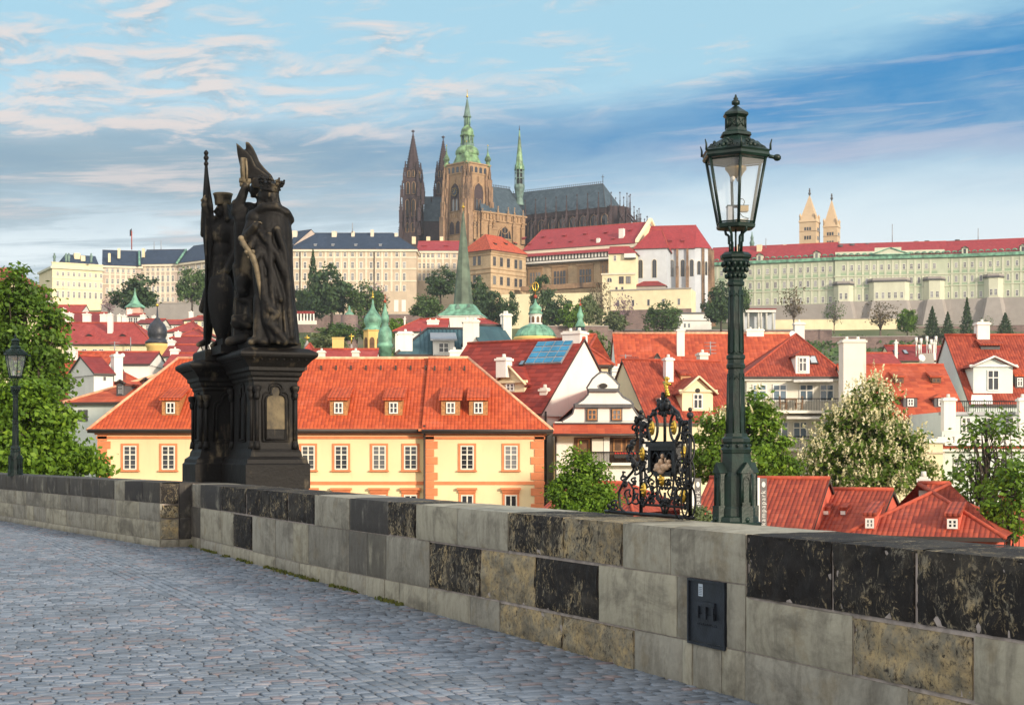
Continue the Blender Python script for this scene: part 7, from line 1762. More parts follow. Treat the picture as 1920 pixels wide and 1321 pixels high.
def green_palace():
 def wing(lab, a, b, ye, yr, cols, dorm, bays, pil=True):
  h = House('green_palace_wing', lab, 'palace', a, b, 20, Zp(ye, a[1]), 'w_green'); h.walls()
  u = 0; z = lambda py: Zp(py + (ye - 485), a[1])
  h.w.box(-.4, -1.0, h.ze - .7, h.L + .4, .4, h.ze + .5, 'copper', h.p)
  for zz in (518, 540): h.band(z(zz + 1.6), z(zz), 'w_green_trim', .3)
  for c0, c1 in zip(cols, cols[1:]):
   for t, b_ in ((491, 517), (520, 539), (542, 566)): h.pil((h.upx(c0) + h.upx(c1)) / 2, .8, z(b_), z(t), 'w_green_trim', .15)
  for c0 in cols:
   h.pil(h.upx(c0), 2.2, z(541), z(536.5), 'w_green_dark', .04); h.pil(h.upx(c0), 2.2, z(519), z(512.5), 'w_green_dark', .04)
  h.band(h.zb, z(567), 'w_grey', 1.2); h.band(h.zb, z(588), 'w_grey', 1.8)
  h.roof(Zp(yr, (a[1] + b[1]) / 2 + 10), 'tile_castle', 0, 0, .9)
  nn = int(h.L / 2.4)
  for i in range(nn): u = h.L * (i + .5) / nn; q = h.p(u, -.5, h.ze + .5); h.w.tube([q + Vector((h.u.x * .8 * math.cos(t), h.u.y * .8 * math.cos(t), .55 * math.sin(t))) for t in [math.pi * j / 4 for j in range(5)]], .28, 'copper', 4)
  h.done()
  h.wins(cols, [(z_ + (ye - 485), y_ + (ye - 485)) for z_, y_ in ((498, 508),)], 5.2, FARG); h.wins(cols, [(523 + (ye - 485), 534.5 + (ye - 485))], 5.2, FARP); h.wins(cols, [(553 + (ye - 485), 564 + (ye - 485))], 5.2, FARG); h.flush()
  for px in dorm: h.dormer(px, ye - 1, 11, 13, 'gable', 'w_green_trim', 'copper', ('w_green_trim', 'trim_dark', 'pane', 'two'), .4, hf=.6)
  for x0, x1, yt in bays:
   bb = MB(); u0, u1 = h.upx(x0), h.upx(x1); zt = z(yt); c = 1.8
   def poly(z, e): return [h.p(u0 - e, 0, z), h.p(u0 + c - e, -c * 1.6 - e, z), h.p(u1 - c + e, -c * 1.6 - e, z), h.p(u1 + e, 0, z)]
   def prism(za, zb_, e0, e1, m):
    lo, hi = poly(za, e0), poly(zb_, e1); bb.raw(lo + hi, [(0, 1, 5, 4), (1, 2, 6, 5), (2, 3, 7, 6), (4, 5, 6, 7), (3, 2, 1, 0)], m)
   prism(h.zb, z(567), 2.6, .5, 'w_grey'); prism(z(567) + .01, zt, 0, 0, 'w_green_trim'); prism(zt, zt + .6, .5, .5, 'trim_dark'); prism(zt + .6, zt + 1.4, .35, .35, 'w_grey')
   bb.build('bastion_bay', h.root); n = max(2, int((x1 - x0) / 14))
   for i in range(n):
    uu = u0 + c + (u1 - u0 - 2 * c) * (i + .5) / n; q = h.p(uu, -c * 1.6, z(563)); o = bpy.data.objects.new('bay_window', whole_window(1.1, 2.4, FARG)); link(o); o.location = q; o.rotation_euler = (0, 0, math.atan2(h.u.y, h.u.x)); o.parent = h.root; o.matrix_parent_inverse = world_of(h.root).inverted()
  return h
 h = wing('left wing of the long pale green palace, seen behind the near lamp', (1327, 615), (1565, 598), 495, 460, [1337, 1353, 1370, 1388, 1407, 1423, 1439, 1454, 1471, 1484, 1501, 1515, 1529, 1543, 1557], (1424, 1531), ())
 for px, w in ((1385, 5), (1424, 9), (1472, 6)): h.chimney(px, 459, 470, w, 615, 'w_cream', 2)
 h = wing('middle wing of the long pale green palace with a shallow pediment', (1565.5, 597.5), (1777, 588.8), 484.5, 455, [1582, 1597, 1611, 1625, 1639, 1653, 1667, 1681, 1695, 1709, 1723, 1737, 1752], (), ((1563, 1600, 536), (1629, 1705, 532), (1732, 1771, 531)))
 mb = MB(); u0, u1 = h.upx(1632), h.upx(1706); z0 = h.ze + .2; um = (u0 + u1) / 2; v = [h.p(u0, -1.1, z0), h.p(u1, -1.1, z0), h.p(um, -1.1, z0 + 2.6), h.p(u0, 4, z0), h.p(u1, 4, z0), h.p(um, 4, z0 + 2.6)]
 mb.raw(v, [(0, 1, 2), (0, 3, 4, 1), (1, 4, 5, 2), (2, 5, 3, 0)], 'w_green_trim'); e = .35
 for a, b in ((0, 2), (2, 1), (0, 1)): mb.tube([v[a] + Vector((0, -.1, .1)), v[b] + Vector((0, -.1, .1))], .3, 'copper', 4)
 mb.build('pediment', h.root)
 mb = MB(); mb.box(h.upx(1566), .2, h.ze + .5, h.upx(1771), .9, h.ze + 1.9, 'w_green_trim', h.p); mb.box(h.upx(1640), .2, h.ze + 1.9, h.upx(1690), .9, h.ze + 3.2, 'w_green_trim', h.p); mb.build('attic_parapet', h.root)
 h = wing('right wing of the long pale green palace reaching the edge of the view', (1771.5, 589.5), (1960, 578), 479.5, 449, [1777, 1793, 1809, 1823, 1839, 1857, 1871, 1890, 1907, 1922], (1809, 1918), ((1845, 1881, 530),))
 for px, y in ((1576, 460), (1598, 458), (1626, 457), (1682, 455), (1718, 453), (1738, 452), (1795, 450)): q = P(px, y + 3, 605); r = MB(); r.lathe((q.x, q.y), [(.7, q.z - 2), (.7, q.z), (1.0, q.z + .2), (1.0, q.z + .8)], 'trim_dark', 8); r.build('roof_vent', h.root)
 # garden in front
 def wall(lab, a, b, ye, yb, m, t=1.0, cat='wall', name='garden_wall'):
  h = House(name, lab, cat, a, b, t, Zp(ye, a[1]), m, zb=Zp(yb, a[1]) - 4); h.walls(); h.w.box(-.1, -.15, h.ze, h.L + .1, h.D + .15, h.ze + .3, 'w_grey', h.p); h.done(); return h
 wall('long brick terrace wall above the orange roofs and below the castle gardens', (1130, 530), (1560, 530), 619, 650, 'stone_wall_far'); wall('long brick terrace wall at the right below the conifers', (1560, 520), (1990, 512), 632, 655, 'stone_wall_far')
 wall('low yellow garden wall below the green palace', (1448, 575), (1692, 571), 599, 628, 'w_cream'); wall('grey stone garden wall behind the conifers at the right', (1692, 571), (1960, 560), 613, 630, 'stone_wall_far')
 wall('brown terrace wall behind the broad church dome', (1000, 470), (1140, 470), 612, 640, 'stone_wall_far'); wall('stone retaining wall under the beige castle wing', (540, 560), (830, 560), 590, 615, 'stone_wall_far')
 wall('stone terrace wall at the foot of the castle left of the statue', (190, 600), (400, 590), 572, 600, 'w_grey')
 p = thing('columned_pavilion', 'white columned garden pavilion half hidden by the near lamp post', 'pavilion', P(1422, 615, 560)); Y = 560
 mb = MB(); mb.hexa([P(1390, 585, Y - 1), P(1455, 585, Y - 1), P(1455, 585, Y + 8), P(1390, 585, Y + 8)], [P(1390, 580, Y - 1), P(1455, 580, Y - 1), P(1455, 580, Y + 8), P(1390, 580, Y + 8)], 'w_white'); mb.hexa([P(1389, 580, Y - 1.3), P(1456, 580, Y - 1.3), P(1456, 580, Y + 8), P(1389, 580, Y + 8)], [P(1389, 578, Y - 1.3), P(1456, 578, Y - 1.3), P(1456, 578, Y + 8), P(1389, 578, Y + 8)], 'tile_maroon'); mb.build('roof', p)
 for px in (1394, 1403, 1422, 1427, 1437, 1449): mb = MB(); q = P(px, 618, Y); mb.lathe((q.x, q.y), [(.42, q.z), (.36, Zp(586, Y)), (.5, Zp(585, Y))], 'w_white', 10); mb.build('column', p)
 mb = MB(); mb.hexa([P(1392, 618, Y + 3), P(1454, 618, Y + 3), P(1454, 618, Y + 8), P(1392, 618, Y + 8)], [P(1392, 585, Y + 3), P(1454, 585, Y + 3), P(1454, 585, Y + 8), P(1392, 585, Y + 8)], 'w_blue'); mb.build('back_wall', p)
 h = House('white_pavilion', 'plain white flat roofed building under the chapel end', 'house', (1274, 552), (1334, 552), 9, Zp(588, 552), 'w_white'); h.walls(); h.band(h.ze - .02, h.ze + .5, 'trim_dark', .4); h.band(Zp(602, 552), Zp(600, 552), 'w_grey', .1); h.done(); h.wins([1284, 1292], [(606, 614)], 4, (None, 'white_paint', 'pane_blue', 'two'))
green_palace()
def twin_towers():
 for lab, pl, pc, pr, yb, ys, yf in (('left and taller of the two pale stone towers with pyramid spires', 1498, 1526, 1538, 418, 366, 353), ('right and lower of the two pale stone towers with pyramid spires', 1543, 1563, 1576, 427, 375, 363)):
  Y = 720; s = Y / F; hw = 17.0 * s if pl < 1500 else 14.0 * s; cx = XY((pl + pr) / 2, Y); ang = math.atan2(-(pr - pc), (pc - pl)) * 0 - math.radians(24)
  rb = ang + math.pi / 4; R_ = hw * 1.414 * .93; r = thing('twin_tower', lab, 'church tower', (cx.x, cx.y, 60)); mb = MB()
  mb.lathe(cx, [(R_, 55), (R_, Zp(yb + 1, Y)), (R_ * 1.05, Zp(yb + .6, Y)), (R_ * 1.05, Zp(yb, Y))], 'stone_spire', 4, rb, False)
  mb.lathe(cx, [(R_ * 1.02, Zp(yb + 18, Y)), (R_ * 1.02, Zp(yb + 17, Y))], 'stone_church', 4, rb, False); mb.build('wall', r)
  mb = MB(); mb.lathe(cx, [(R_ * 1.1, Zp(yb, Y)), (R_ * .80, Zp(yb - 12, Y)), (.15, Zp(ys, Y))], 'stone_spire', 4, rb, False); mb.build('spire', r)
  mb = MB(); mb.tube([(cx.x, cx.y, Zp(ys + 1, Y)), (cx.x, cx.y, Zp(yf, Y))], .3, 'trim_dark', 6); mb.ball((cx.x, cx.y, Zp(ys - 3, Y)), .7, 'trim_dark', 8); mb.ball((cx.x, cx.y, Zp(ys - 8, Y)), .5, 'trim_dark', 8); mb.build('finial', r)
  for k in range(4):
   a = rb + math.pi / 2 * k; x, y = cx.x + R_ * .9 * math.cos(a), cx.y + R_ * .9 * math.sin(a); mb = MB(); mb.lathe((x, y), [(.5, Zp(yb, Y)), (.45, Zp(yb - 10, Y)), (.7, Zp(yb - 11, Y)), (.1, Zp(yb - 17, Y))], 'stone_spire', 6); mb.build('corner_pinnacle', r)
  for k in (2, 3):
   a = rb + math.pi / 4 + math.pi / 2 * k; n = Vector((math.cos(a), math.sin(a)));
   if n.y > 0: continue
  for k in range(4):
   a = rb + math.pi / 4 + math.pi / 2 * k; n = Vector((math.cos(a), math.sin(a))); t = Vector((-n.y, n.x)); o = cx + n * (R_ * .7071 + .04)
   if n.y > .3: continue
   for y0, y1 in ((yb + 10, yb + 16), (yb + 26, yb + 33)):
    mb = MB()
    for i in (-1, 0, 1): q = [o + t * (i * 1.15 - .42), o + t * (i * 1.15 + .42)]; mb.face([(q[0].x, q[0].y, Zp(y1, Y)), (q[1].x, q[1].y, Zp(y1, Y)), (q[1].x, q[1].y, Zp(y0, Y)), (q[0].x, q[0].y, Zp(y0, Y))], 'pane')
    mb.build('belfry_window', r)
 Y = 700; s = Y / F; c = XY(1410, Y); r = thing('lantern_turret', 'tiny green turret peeping over the palace roof beside the near lamp', 'turret', (c.x, c.y, 70)); mb = MB(); mb.lathe(c, [(q * s, Zp(y, Y)) for q, y in ((4, 475), (4, 458), (5, 456), (3, 451), (2.5, 449), (3.2, 446), (1.5, 441), (.5, 434))], 'copper_dark', 8); mb.build('dome', r)
twin_towers()
def cathedral():
 Y = 760; s = Y / F; r = thing('gothic_cathedral', 'dark gothic cathedral with a green capped great tower and twin spires', 'cathedral', XY(940, Y).to_3d() + Vector((0, 0, 72)))
 z = lambda py, d=0: Zp(py, Y + d)
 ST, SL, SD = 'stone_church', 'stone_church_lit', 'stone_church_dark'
 def pinn(mb, x, y, zb, zt, w=.7, m=ST):
  mb.lathe((x, y), [(w, zb), (w, zb + (zt - zb) * .45), (w * 1.25, zb + (zt - zb) * .47), (w * .8, zb + (zt - zb) * .52), (.12, zt)], m, 4, math.pi / 4, False)
  for k in range(3): q = zb + (zt - zb) * (.6 + .12 * k); mb.lathe((x, y), [(w * (.75 - .2 * k), q), (w * (.95 - .2 * k), q + .15), (w * (.6 - .2 * k), q + .5)], m, 4, 0, False)
  mb.lathe((x, y), [(.3, zt - .4), (.35, zt), (.05, zt + .5)], m, 4, 0, False)
 def lancet(mb, o, t, w, z0, z1, m, out=None):
  n = out or Vector((t.y, -t.x)); zs = z1 - w * 1.3; q = o + n * .06
  pts = [(-w, z0), (w, z0), (w, zs), (w * .75, zs + w * .75), (0, z1), (-w * .75, zs + w * .75), (-w, zs)]
  mb.face([(q.x + t.x * a, q.y + t.y * a, b) for a, b in pts], m)
  return [(q.x + n.x * .1 + t.x * a, q.y + n.y * .1 + t.y * a, b) for a, b in pts]
 # --- great tower, corner toward the viewer
 cx = XY(876, Y); hw = 15.5 * s * 1.0; RT = 43 * s * 1.0; rb = -math.pi / 2
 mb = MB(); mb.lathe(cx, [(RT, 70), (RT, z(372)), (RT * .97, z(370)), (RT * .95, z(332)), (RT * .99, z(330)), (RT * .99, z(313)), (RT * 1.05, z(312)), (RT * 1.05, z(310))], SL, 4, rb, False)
 for k in range(4):
  a = rb + math.pi / 4 + math.pi / 2 * k; n = Vector((math.cos(a), math.sin(a))); t = Vector((-n.y, n.x)); f0 = cx + n * RT * .7071 * .985
  if n.y > .2: continue
  for i in range(4): q = f0 + t * ((i - 1.5) * 3.1) + n * .15; mb.face([(q.x + t.x * e, q.y + t.y * e, zz) for e, zz in ((-.9, z(328)), (.9, z(328)), (.9, z(319)), (.5, z(317.5)), (-.5, z(317.5)), (-.9, z(319)))], 'pane')
  big = MB(); f1 = cx + n * RT * .7071 * 1.0
  ring = lancet(big, f1, t, 3.4, z(400), z(346), SD); big.tube(ring + [ring[0]], .35, SL, 4); big.tube([ring[4], Vector(ring[4]) + Vector((0, 0, 3))], .3, SL, 4)
  for e in (-1.2, 1.2): ring = lancet(big, f1 + n * .1 + t * e, t, .9, z(399), z(376), 'pane'); big.tube(ring + [ring[0]], .14, ST, 4)
  if k in (3,) or n.x < 0:
   cl = f1 + n * .45; m_ = Matrix.Translation((cl.x, cl.y, z(364))) @ Matrix(((t.x, 0, n.x, 0), (t.y, 0, n.y, 0), (0, 1, 0, 0), (0, 0, 0, 1)))
   ck = MB(); ck.lathe((0, 0), [(2.3, -.2), (2.3, .2)], 'timber_black', 20, 0, False); ck.lathe((0, 0), [(1.5, .2), (1.5, .3)], 'dome_black', 20, 0, False)
   for j in range(12): a2 = math.pi / 6 * j; ck.tube([(1.65 * math.cos(a2), 1.65 * math.sin(a2), .3), (2.1 * math.cos(a2), 2.1 * math.sin(a2), .3)], .13, 'gold', 4)
   ck.tube([(0, 0, .35), (.2, 1.4, .35)], .1, 'gold', 4); ck.tube([(0, 0, .35), (-.9, -.3, .35)], .12, 'gold', 4)
   ck.v = [tuple(m_ @ Vector(v)) for v in ck.v]; ck.build('tower_clock', r)
  for i, e in enumerate((-4.2, 4.2)): ring = lancet(big, f1 + t * e * 0 + t * (e * .55), t, 2.0, z(443), z(417), SD); big.tube(ring + [ring[0]], .25, SL, 4)
  big.build('tower_window', r)
  for e, w in ((-7.4, 1.4), (7.4, 1.4), (-5.2, .7), (5.2, .7)):            # stepped buttresses with pinnacles
   bt = MB(); q = f1 + t * e
   for z0, z1, o in ((70, z(408), 2.6), (z(408), z(380), 1.9), (z(380), z(352), 1.3), (z(352), z(338), .7)):
    oo = o if w > 1 else o * .5
    bt.hexa([(q.x - t.x * w + n.x * c_, q.y - t.y * w + n.y * c_, z0) if sd < 0 else (q.x + t.x * w + n.x * c_, q.y + t.y * w + n.y * c_, z0) for sd, c_ in ((-1, oo), (1, oo), (1, -.5), (-1, -.5))], [(q.x - t.x * w + n.x * c_, q.y - t.y * w + n.y * c_, z1) if sd < 0 else (q.x + t.x * w + n.x * c_, q.y + t.y * w + n.y * c_, z1) for sd, c_ in ((-1, oo), (1, oo), (1, -.5), (-1, -.5))], ST)
    pinn(bt, q.x + n.x * oo * .7, q.y + n.y * oo * .7, z1 - 1, z1 + 6.5 * (1 if w > 1 else .7), .7, ST)
   bt.build('tower_buttress', r)
  pr = MB()
  for i in range(9): q = f1 + t * (i - 4) * 1.5; pr.lathe((q.x, q.y), [(.3, z(412)), (.3, z(406)), (.1, z(403))], SL, 4, 0, False)
  pr.build('tracery_rail', r)
 mb.build('great_tower', r)
 G = 'copper_bright'
 mb = MB(); pf = [(29, 311), (27.5, 309), (24.5, 303), (22, 297), (20.5, 292)]
 mb.lathe(cx, [(q * s * 1.05, z(y)) for q, y in pf], G, 8, math.pi / 8, False)
 mb.lathe(cx, [(q * s, z(y)) for q, y in ((20.5, 292), (22.3, 290), (21.8, 284), (18.5, 278), (14.5, 275.5), (12.5, 274))], G, 16, 0, True)
 mb.lathe(cx, [(q * s, z(y)) for q, y in ((14, 274.5), (13.5, 272), (14, 270))], 'copper_dark', 8, math.pi / 8, False)
 mb.lathe(cx, [(q * s, z(y)) for q, y in ((9.5, 271), (9.5, 256))], 'copper_dark', 8, math.pi / 8, False)
 for k in range(8): a = math.pi / 8 + math.pi / 4 * k; mb.tube([(cx.x + 11.2 * s * math.cos(a), cx.y + 11.2 * s * math.sin(a), z(272)), (cx.x + 11.2 * s * math.cos(a), cx.y + 11.2 * s * math.sin(a), z(255))], 1.4 * s, G, 5)
 mb.lathe(cx, [(q * s, z(y)) for q, y in ((13.5, 256), (13.5, 253.5), (11.8, 252.5), (12, 248), (11, 243), (8, 239), (6, 237), (6, 235.5))], G, 16, 0, True)
 mb.lathe(cx, [(q * s, z(y)) for q, y in ((4, 236), (4, 220))], 'copper_dark', 8, 0, False)
 for k in range(8): a = math.pi / 8 + math.pi / 4 * k; mb.tube([(cx.x + 5.6 * s * math.cos(a), cx.y + 5.6 * s * math.sin(a), z(236)), (cx.x + 5.6 * s * math.cos(a), cx.y + 5.6 * s * math.sin(a), z(219))], .8 * s, G, 5)
 mb.lathe(cx, [(q * s, z(y)) for q, y in ((8, 220), (7.5, 218), (6, 215), (4.5, 205), (2.5, 194), (1.2, 186))], 'copper_dark', 12, 0, True)
 mb.build('baroque_helm', r)
 mb = MB(); mb.ball((cx.x, cx.y, z(181)), 2.3 * s, 'gold', 10); mb.tube([(cx.x, cx.y, z(187)), (cx.x, cx.y, z(168))], .6 * s, 'gold', 5); mb.build('finial', r)
 for k in range(4):
  a = rb + math.pi / 2 * k; c = cx + Vector((math.cos(a), math.sin(a))) * RT * .90; mb = MB(); mb.lathe(c, [(q * s, z(y)) for q, y in ((5.2, 314), (5.2, 311), (4.2, 308), (3.6, 304), (6, 301), (6, 298), (4, 294), (2, 290), (1.1, 285), (.7, 278), (.4, 271))], G, 10); mb.ball((c.x, c.y, z(273)), 1.3 * s, 'gold', 6); mb.build('corner_turret', r)
 # --- two western towers
 for px, yt, d, zt in ((774.5, 243, 18, 0), (831, 254, 26, 0)):
  Yd = Y + d; zz = lambda py: Zp(py, Yd); c = XY(px, Yd); sc = Yd / F; t = MB(); hw = 20 * sc if px < 800 else 16 * sc
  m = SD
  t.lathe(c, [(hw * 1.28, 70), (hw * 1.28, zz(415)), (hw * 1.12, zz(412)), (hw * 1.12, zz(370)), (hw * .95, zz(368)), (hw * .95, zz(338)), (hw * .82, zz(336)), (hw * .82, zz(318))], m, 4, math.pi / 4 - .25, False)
  t.build('west_tower', r)
  t = MB(); n = 8; prof = [(hw * .66, zz(320)), (hw * .05, zz(yt + 8))]
  t.lathe(c, prof, m, 8, .2, False)
  for k in range(8):
   a = .2 + math.pi / 4 * k
   for j in range(13): f_ = j / 13; q = prof[0][0] * (1 - f_) + prof[1][0] * f_; zq = prof[0][1] * (1 - f_) + prof[1][1] * f_; t.ball((c.x + q * 1.06 * math.cos(a), c.y + q * 1.06 * math.sin(a), zq), .42 - .18 * f_, m, 5)
  t.lathe(c, [(.25, zz(yt + 9)), (.25, zz(yt + 5)), (.9, zz(yt + 4)), (.9, zz(yt + 2.5)), (.2, zz(yt + 1.5)), (.1, zz(yt))], m, 6); t.build('west_spire', r)
  t = MB()
  for k in range(4):
   a = -.25 + math.pi / 4 + math.pi / 2 * k
   for rr_, y0, y1, w in ((.80, 325, 305, .7), (.95, 345, 318, .8), (1.12, 372, 342, 1.0), (1.28, 418, 375, 1.2), (1.28, 445, 420, 1.5)): pinn(t, c.x + hw * rr_ * math.cos(a), c.y + hw * rr_ * math.sin(a), zz(y0), zz(y1), w, m)
   a2 = a + math.pi / 4; nn = Vector((math.cos(a2), math.sin(a2))); tt = Vector((-nn.y, nn.x))
   if nn.y < .2:
    for rr_, y0, y1, w in ((1.28 * .71, 408 + 30, 420, 1.1), (1.12 * .71, 408, 376, 1.3), (.95 * .71, 366, 343, 1.2), (.82 * .71, 334, 321, .9)):
     for e in (-1.25, 1.25): ring = lancet(t, c + nn * hw * rr_ + tt * e * w, tt, w * .75, zz(y0), zz(y1), 'timber_black'); t.tube(ring + [ring[0]], .16, SL, 4)
    for e in (-.45, 0, .45):
     q = c + nn * hw * 1.0 + tt * hw * e; pinn(t, q.x, q.y, zz(430), zz(398), .6, m)
    q = c + nn * hw * .78; t.hexa([(q.x - tt.x * .5, q.y - tt.y * .5, 72), (q.x + tt.x * .5, q.y + tt.y * .5, 72), (q.x + tt.x * .5 + nn.x * 1.6, q.y + tt.y * .5 + nn.y * 1.6, 72), (q.x - tt.x * .5 + nn.x * 1.6, q.y - tt.y * .5 + nn.y * 1.6, 72)][::-1], [(q.x - tt.x * .4, q.y - tt.y * .4, zz(390)), (q.x + tt.x * .4, q.y + tt.y * .4, zz(390)), (q.x + tt.x * .4 + nn.x * .6, q.y + tt.y * .4 + nn.y * .6, zz(390)), (q.x - tt.x * .4 + nn.x * .6, q.y - tt.y * .4 + nn.y * .6, zz(390))][::-1], m)
  t.build('tower_pinnacle', r)
 t = MB(); q = P(751, 460, Y + 10); pinn(t, q.x, q.y, 70, Zp(349, Y + 10), 1.6, SD); q = P(793, 450, Y + 5); pinn(t, q.x, q.y, z(380), z(330), 1.0, SD); q = P(809, 370, Y + 20); pinn(t, q.x, q.y, z(380), z(357), .6, SD); t.build('buttress_pinnacle', r)
 # --- nave between the towers
 n = House('x', 'x', 'x', (795, 775), (845, 775), 12, Zp(415, 775), SD, zb=70); n.walls(); n.roof(Zp(369, 781), 'slate_grey', 0, 0, .4, ridge_mat='gutter')
 def steal(h, wn, rn):
  h.w.build(wn, r); h.roof_mb.build(rn, r); bpy.data.objects.remove(h.root)
 steal(n, 'nave_wall', 'nave_roof')
 # --- transept with its big window, and the choir
 n = House('x', 'x', 'x', (903, 752), (985, 770), 22, Zp(396, 752), SL, zb=70); n.walls(); n.roof(Zp(350, 770), 'slate_grey', 5.0, 1.0, .4, ridge_mat='gutter')
 tr = n; n.band(Zp(400, 755), Zp(397, 755), SL, .7); n.band(Zp(414, 755), Zp(411, 755), SL, .5); steal(n, 'transept_wall', 'transept_roof')
 t = MB(); u = tr.upx(946); o = tr.A + tr.u * u + tr.n * .1; ring = lancet(t, o, tr.u, 4.4, z(448), z(423), 'pane', tr.n); t.tube(ring + [ring[0]], .45, SL, 4)
 for e in (-2.2, 0, 2.2): t.tube([(o.x + tr.u.x * e + tr.n.x * .2, o.y + tr.u.y * e + tr.n.y * .2, z(448)), (o.x + tr.u.x * e + tr.n.x * .2, o.y + tr.u.y * e + tr.n.y * .2, z(430 if e else 425))], .18, SL, 4)
 t.tube([(o.x + tr.u.x * 2 * math.cos(q) + tr.n.x * .2, o.y + tr.u.y * 2 * math.cos(q) + tr.n.y * .2, z(431) + 1.9 * math.sin(q)) for q in [math.pi / 6 * j for j in range(13)]], .2, SL, 4, False); t.build('rose_window', r)
 t = MB()
 for px, yt, yb, w in ((903, 392, 440, .9), (918, 395, 445, 1.1), (932, 384, 412, .8), (951, 384, 412, .8), (963, 383, 450, 1.2), (979, 386, 450, 1.2), (925, 404, 450, 1.4), (889, 404, 450, 1.0), (896, 398, 450, .8)):
  u = tr.upx(px); o = tr.A + tr.u * u + tr.n * .8; pinn(t, o.x, o.y, Zp(yb, 752), Zp(yt, 752), w, SL)
 for i in range(14): u = tr.L * (i + .5) / 14; o = tr.A + tr.u * u + tr.n * .4; t.lathe((o.x, o.y), [(.25, Zp(411, 752)), (.25, Zp(402, 752)), (.4, Zp(400, 752))], SL, 4, 0, False)
 t.build('transept_pinnacle', r)
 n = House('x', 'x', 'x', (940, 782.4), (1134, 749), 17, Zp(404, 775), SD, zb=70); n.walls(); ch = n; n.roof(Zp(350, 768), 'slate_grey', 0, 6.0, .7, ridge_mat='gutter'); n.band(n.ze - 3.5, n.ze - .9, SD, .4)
 ctr = n.p(n.L, n.D / 2, 0); steal(n, 'choir_wall', 'choir_roof')
 t = MB(); rr_ = ch.D / 2 * .9; t.lathe((ctr.x, ctr.y), [(rr_, 70), (rr_, ch.ze - .3)], SD, 10, .3, False); t.build('apse_wall', r)
 t = MB()
 for i in range(10):
  u = ch.L * (i + .5) / 10; o = ch.A + ch.u * u
  for out, yb_, w, h_ in ((1.0, 12, .7, 10.5), (5.0, 22, .9, 13.5)): q = o + ch.n * out; pinn(t, q.x, q.y, ch.ze - yb_, ch.ze + (6.2 if out < 2 else -4), w, SD)
  a_ = o + ch.n * .5; b_ = o + ch.n * 5.0; t.tube([(a_.x, a_.y, ch.ze - 3), (b_.x, b_.y, ch.ze - 9)], .45, SD, 5)
  ring = lancet(t, ch.A + ch.u * (u + ch.L / 20) + ch.n * .1, ch.u, 1.9, ch.ze - 13, ch.ze - 4, 'pane', ch.n); t.tube(ring + [ring[0]], .22, ST, 4)
 for i in range(7):
  a = -math.pi / 2 - .2 + math.pi / 6 * i; nn = Vector((math.cos(a), math.sin(a)))
  for out, w, zt in ((rr_ + .7, .7, 6.0), (rr_ + 5, .9, -1.0), (rr_ + 9, .9, -5.0)): pinn(t, ctr.x + nn.x * out, ctr.y + nn.y * out, ch.ze - 20, ch.ze + zt, w, SD)
  t.tube([(ctr.x + nn.x * rr_, ctr.y + nn.y * rr_, ch.ze - 3), (ctr.x + nn.x * (rr_ + 5), ctr.y + nn.y * (rr_ + 5), ch.ze - 9)], .45, SD, 5)
 t.build('choir_buttress', r)
 t = MB()
 for px, yt in ((1160, 405), (1168, 399), (1182, 408), (1193, 404)): q = P(px, 430, Y - 5); pinn(t, q.x, q.y, 72, Zp(yt, Y - 5), .9, SD)
 t.build('chapel_pinnacle', r)
 for h, nm in ((tr, 'transept_cresting'), (ch, 'choir_cresting')):
  t = MB(); k = int(h.L / 1.3); u0 = 6 if h is tr else 0.5; u1 = h.L - (1 if h is tr else 6)
  for i in range(k): u = u0 + (u1 - u0) * i / (k - 1); q = h.p(u, h.D * .5, h.zr); t.lathe((q.x, q.y), [(.12, q.z), (.12, q.z + .7), (.3, q.z + .9), (.05, q.z + 1.4)], 'gutter', 4, 0, False)
  t.build(nm, r)
 q = ch.p(ch.L - 6, ch.D / 2, ch.zr); t = MB(); t.tube([q, q + Vector((0, 0, 4.5))], .18, 'gutter', 4); t.tube([q + Vector((-.7, 0, 3.3)), q + Vector((.7, 0, 3.3))], .15, 'gutter', 4); t.build('ridge_cross', r)
 # --- fleche over the crossing
 Yf = 775; sc = Yf / F; c = XY(974, Yf); zf = lambda py: Zp(py, Yf); t = MB()
 t.lathe(c, [(9 * sc, zf(385)), (6 * sc, zf(372)), (9 * sc, zf(356)), (10 * sc, zf(352)), (9.5 * sc, zf(346))], 'copper_dark', 8, 0, False); t.lathe(c, [(5 * sc, zf(348)), (5 * sc, zf(315))], 'timber_black', 8, 0, False)
 for k in range(8):
  a = math.pi / 4 * k; x, y = c.x + 8.3 * sc * math.cos(a), c.y + 8.3 * sc * math.sin(a); t.tube([(x, y, zf(350)), (x, y, zf(318))], 1.1 * sc, 'copper_dark', 4); t.lathe((x, y), [(1.4 * sc, zf(320)), (.2 * sc, zf(306))], 'copper', 4)
 for py in (335, 325): t.lathe(c, [(8.5 * sc, zf(py)), (8.5 * sc, zf(py - 1.5))], 'copper_dark', 8, 0, False)
 t.lathe(c, [(9 * sc, zf(318)), (8.5 * sc, zf(313)), (7 * sc, zf(308)), (4.5 * sc, zf(285)), (1.2 * sc, zf(250)), (.7 * sc, zf(244))], G, 8, 0, False)
 t.tube([(c.x, c.y, zf(250)), (c.x, c.y, zf(236))], .5 * sc, 'gutter', 5); t.ball((c.x, c.y, zf(243)), 1.5 * sc, 'gutter', 6); t.build('fleche', r)
cathedral()
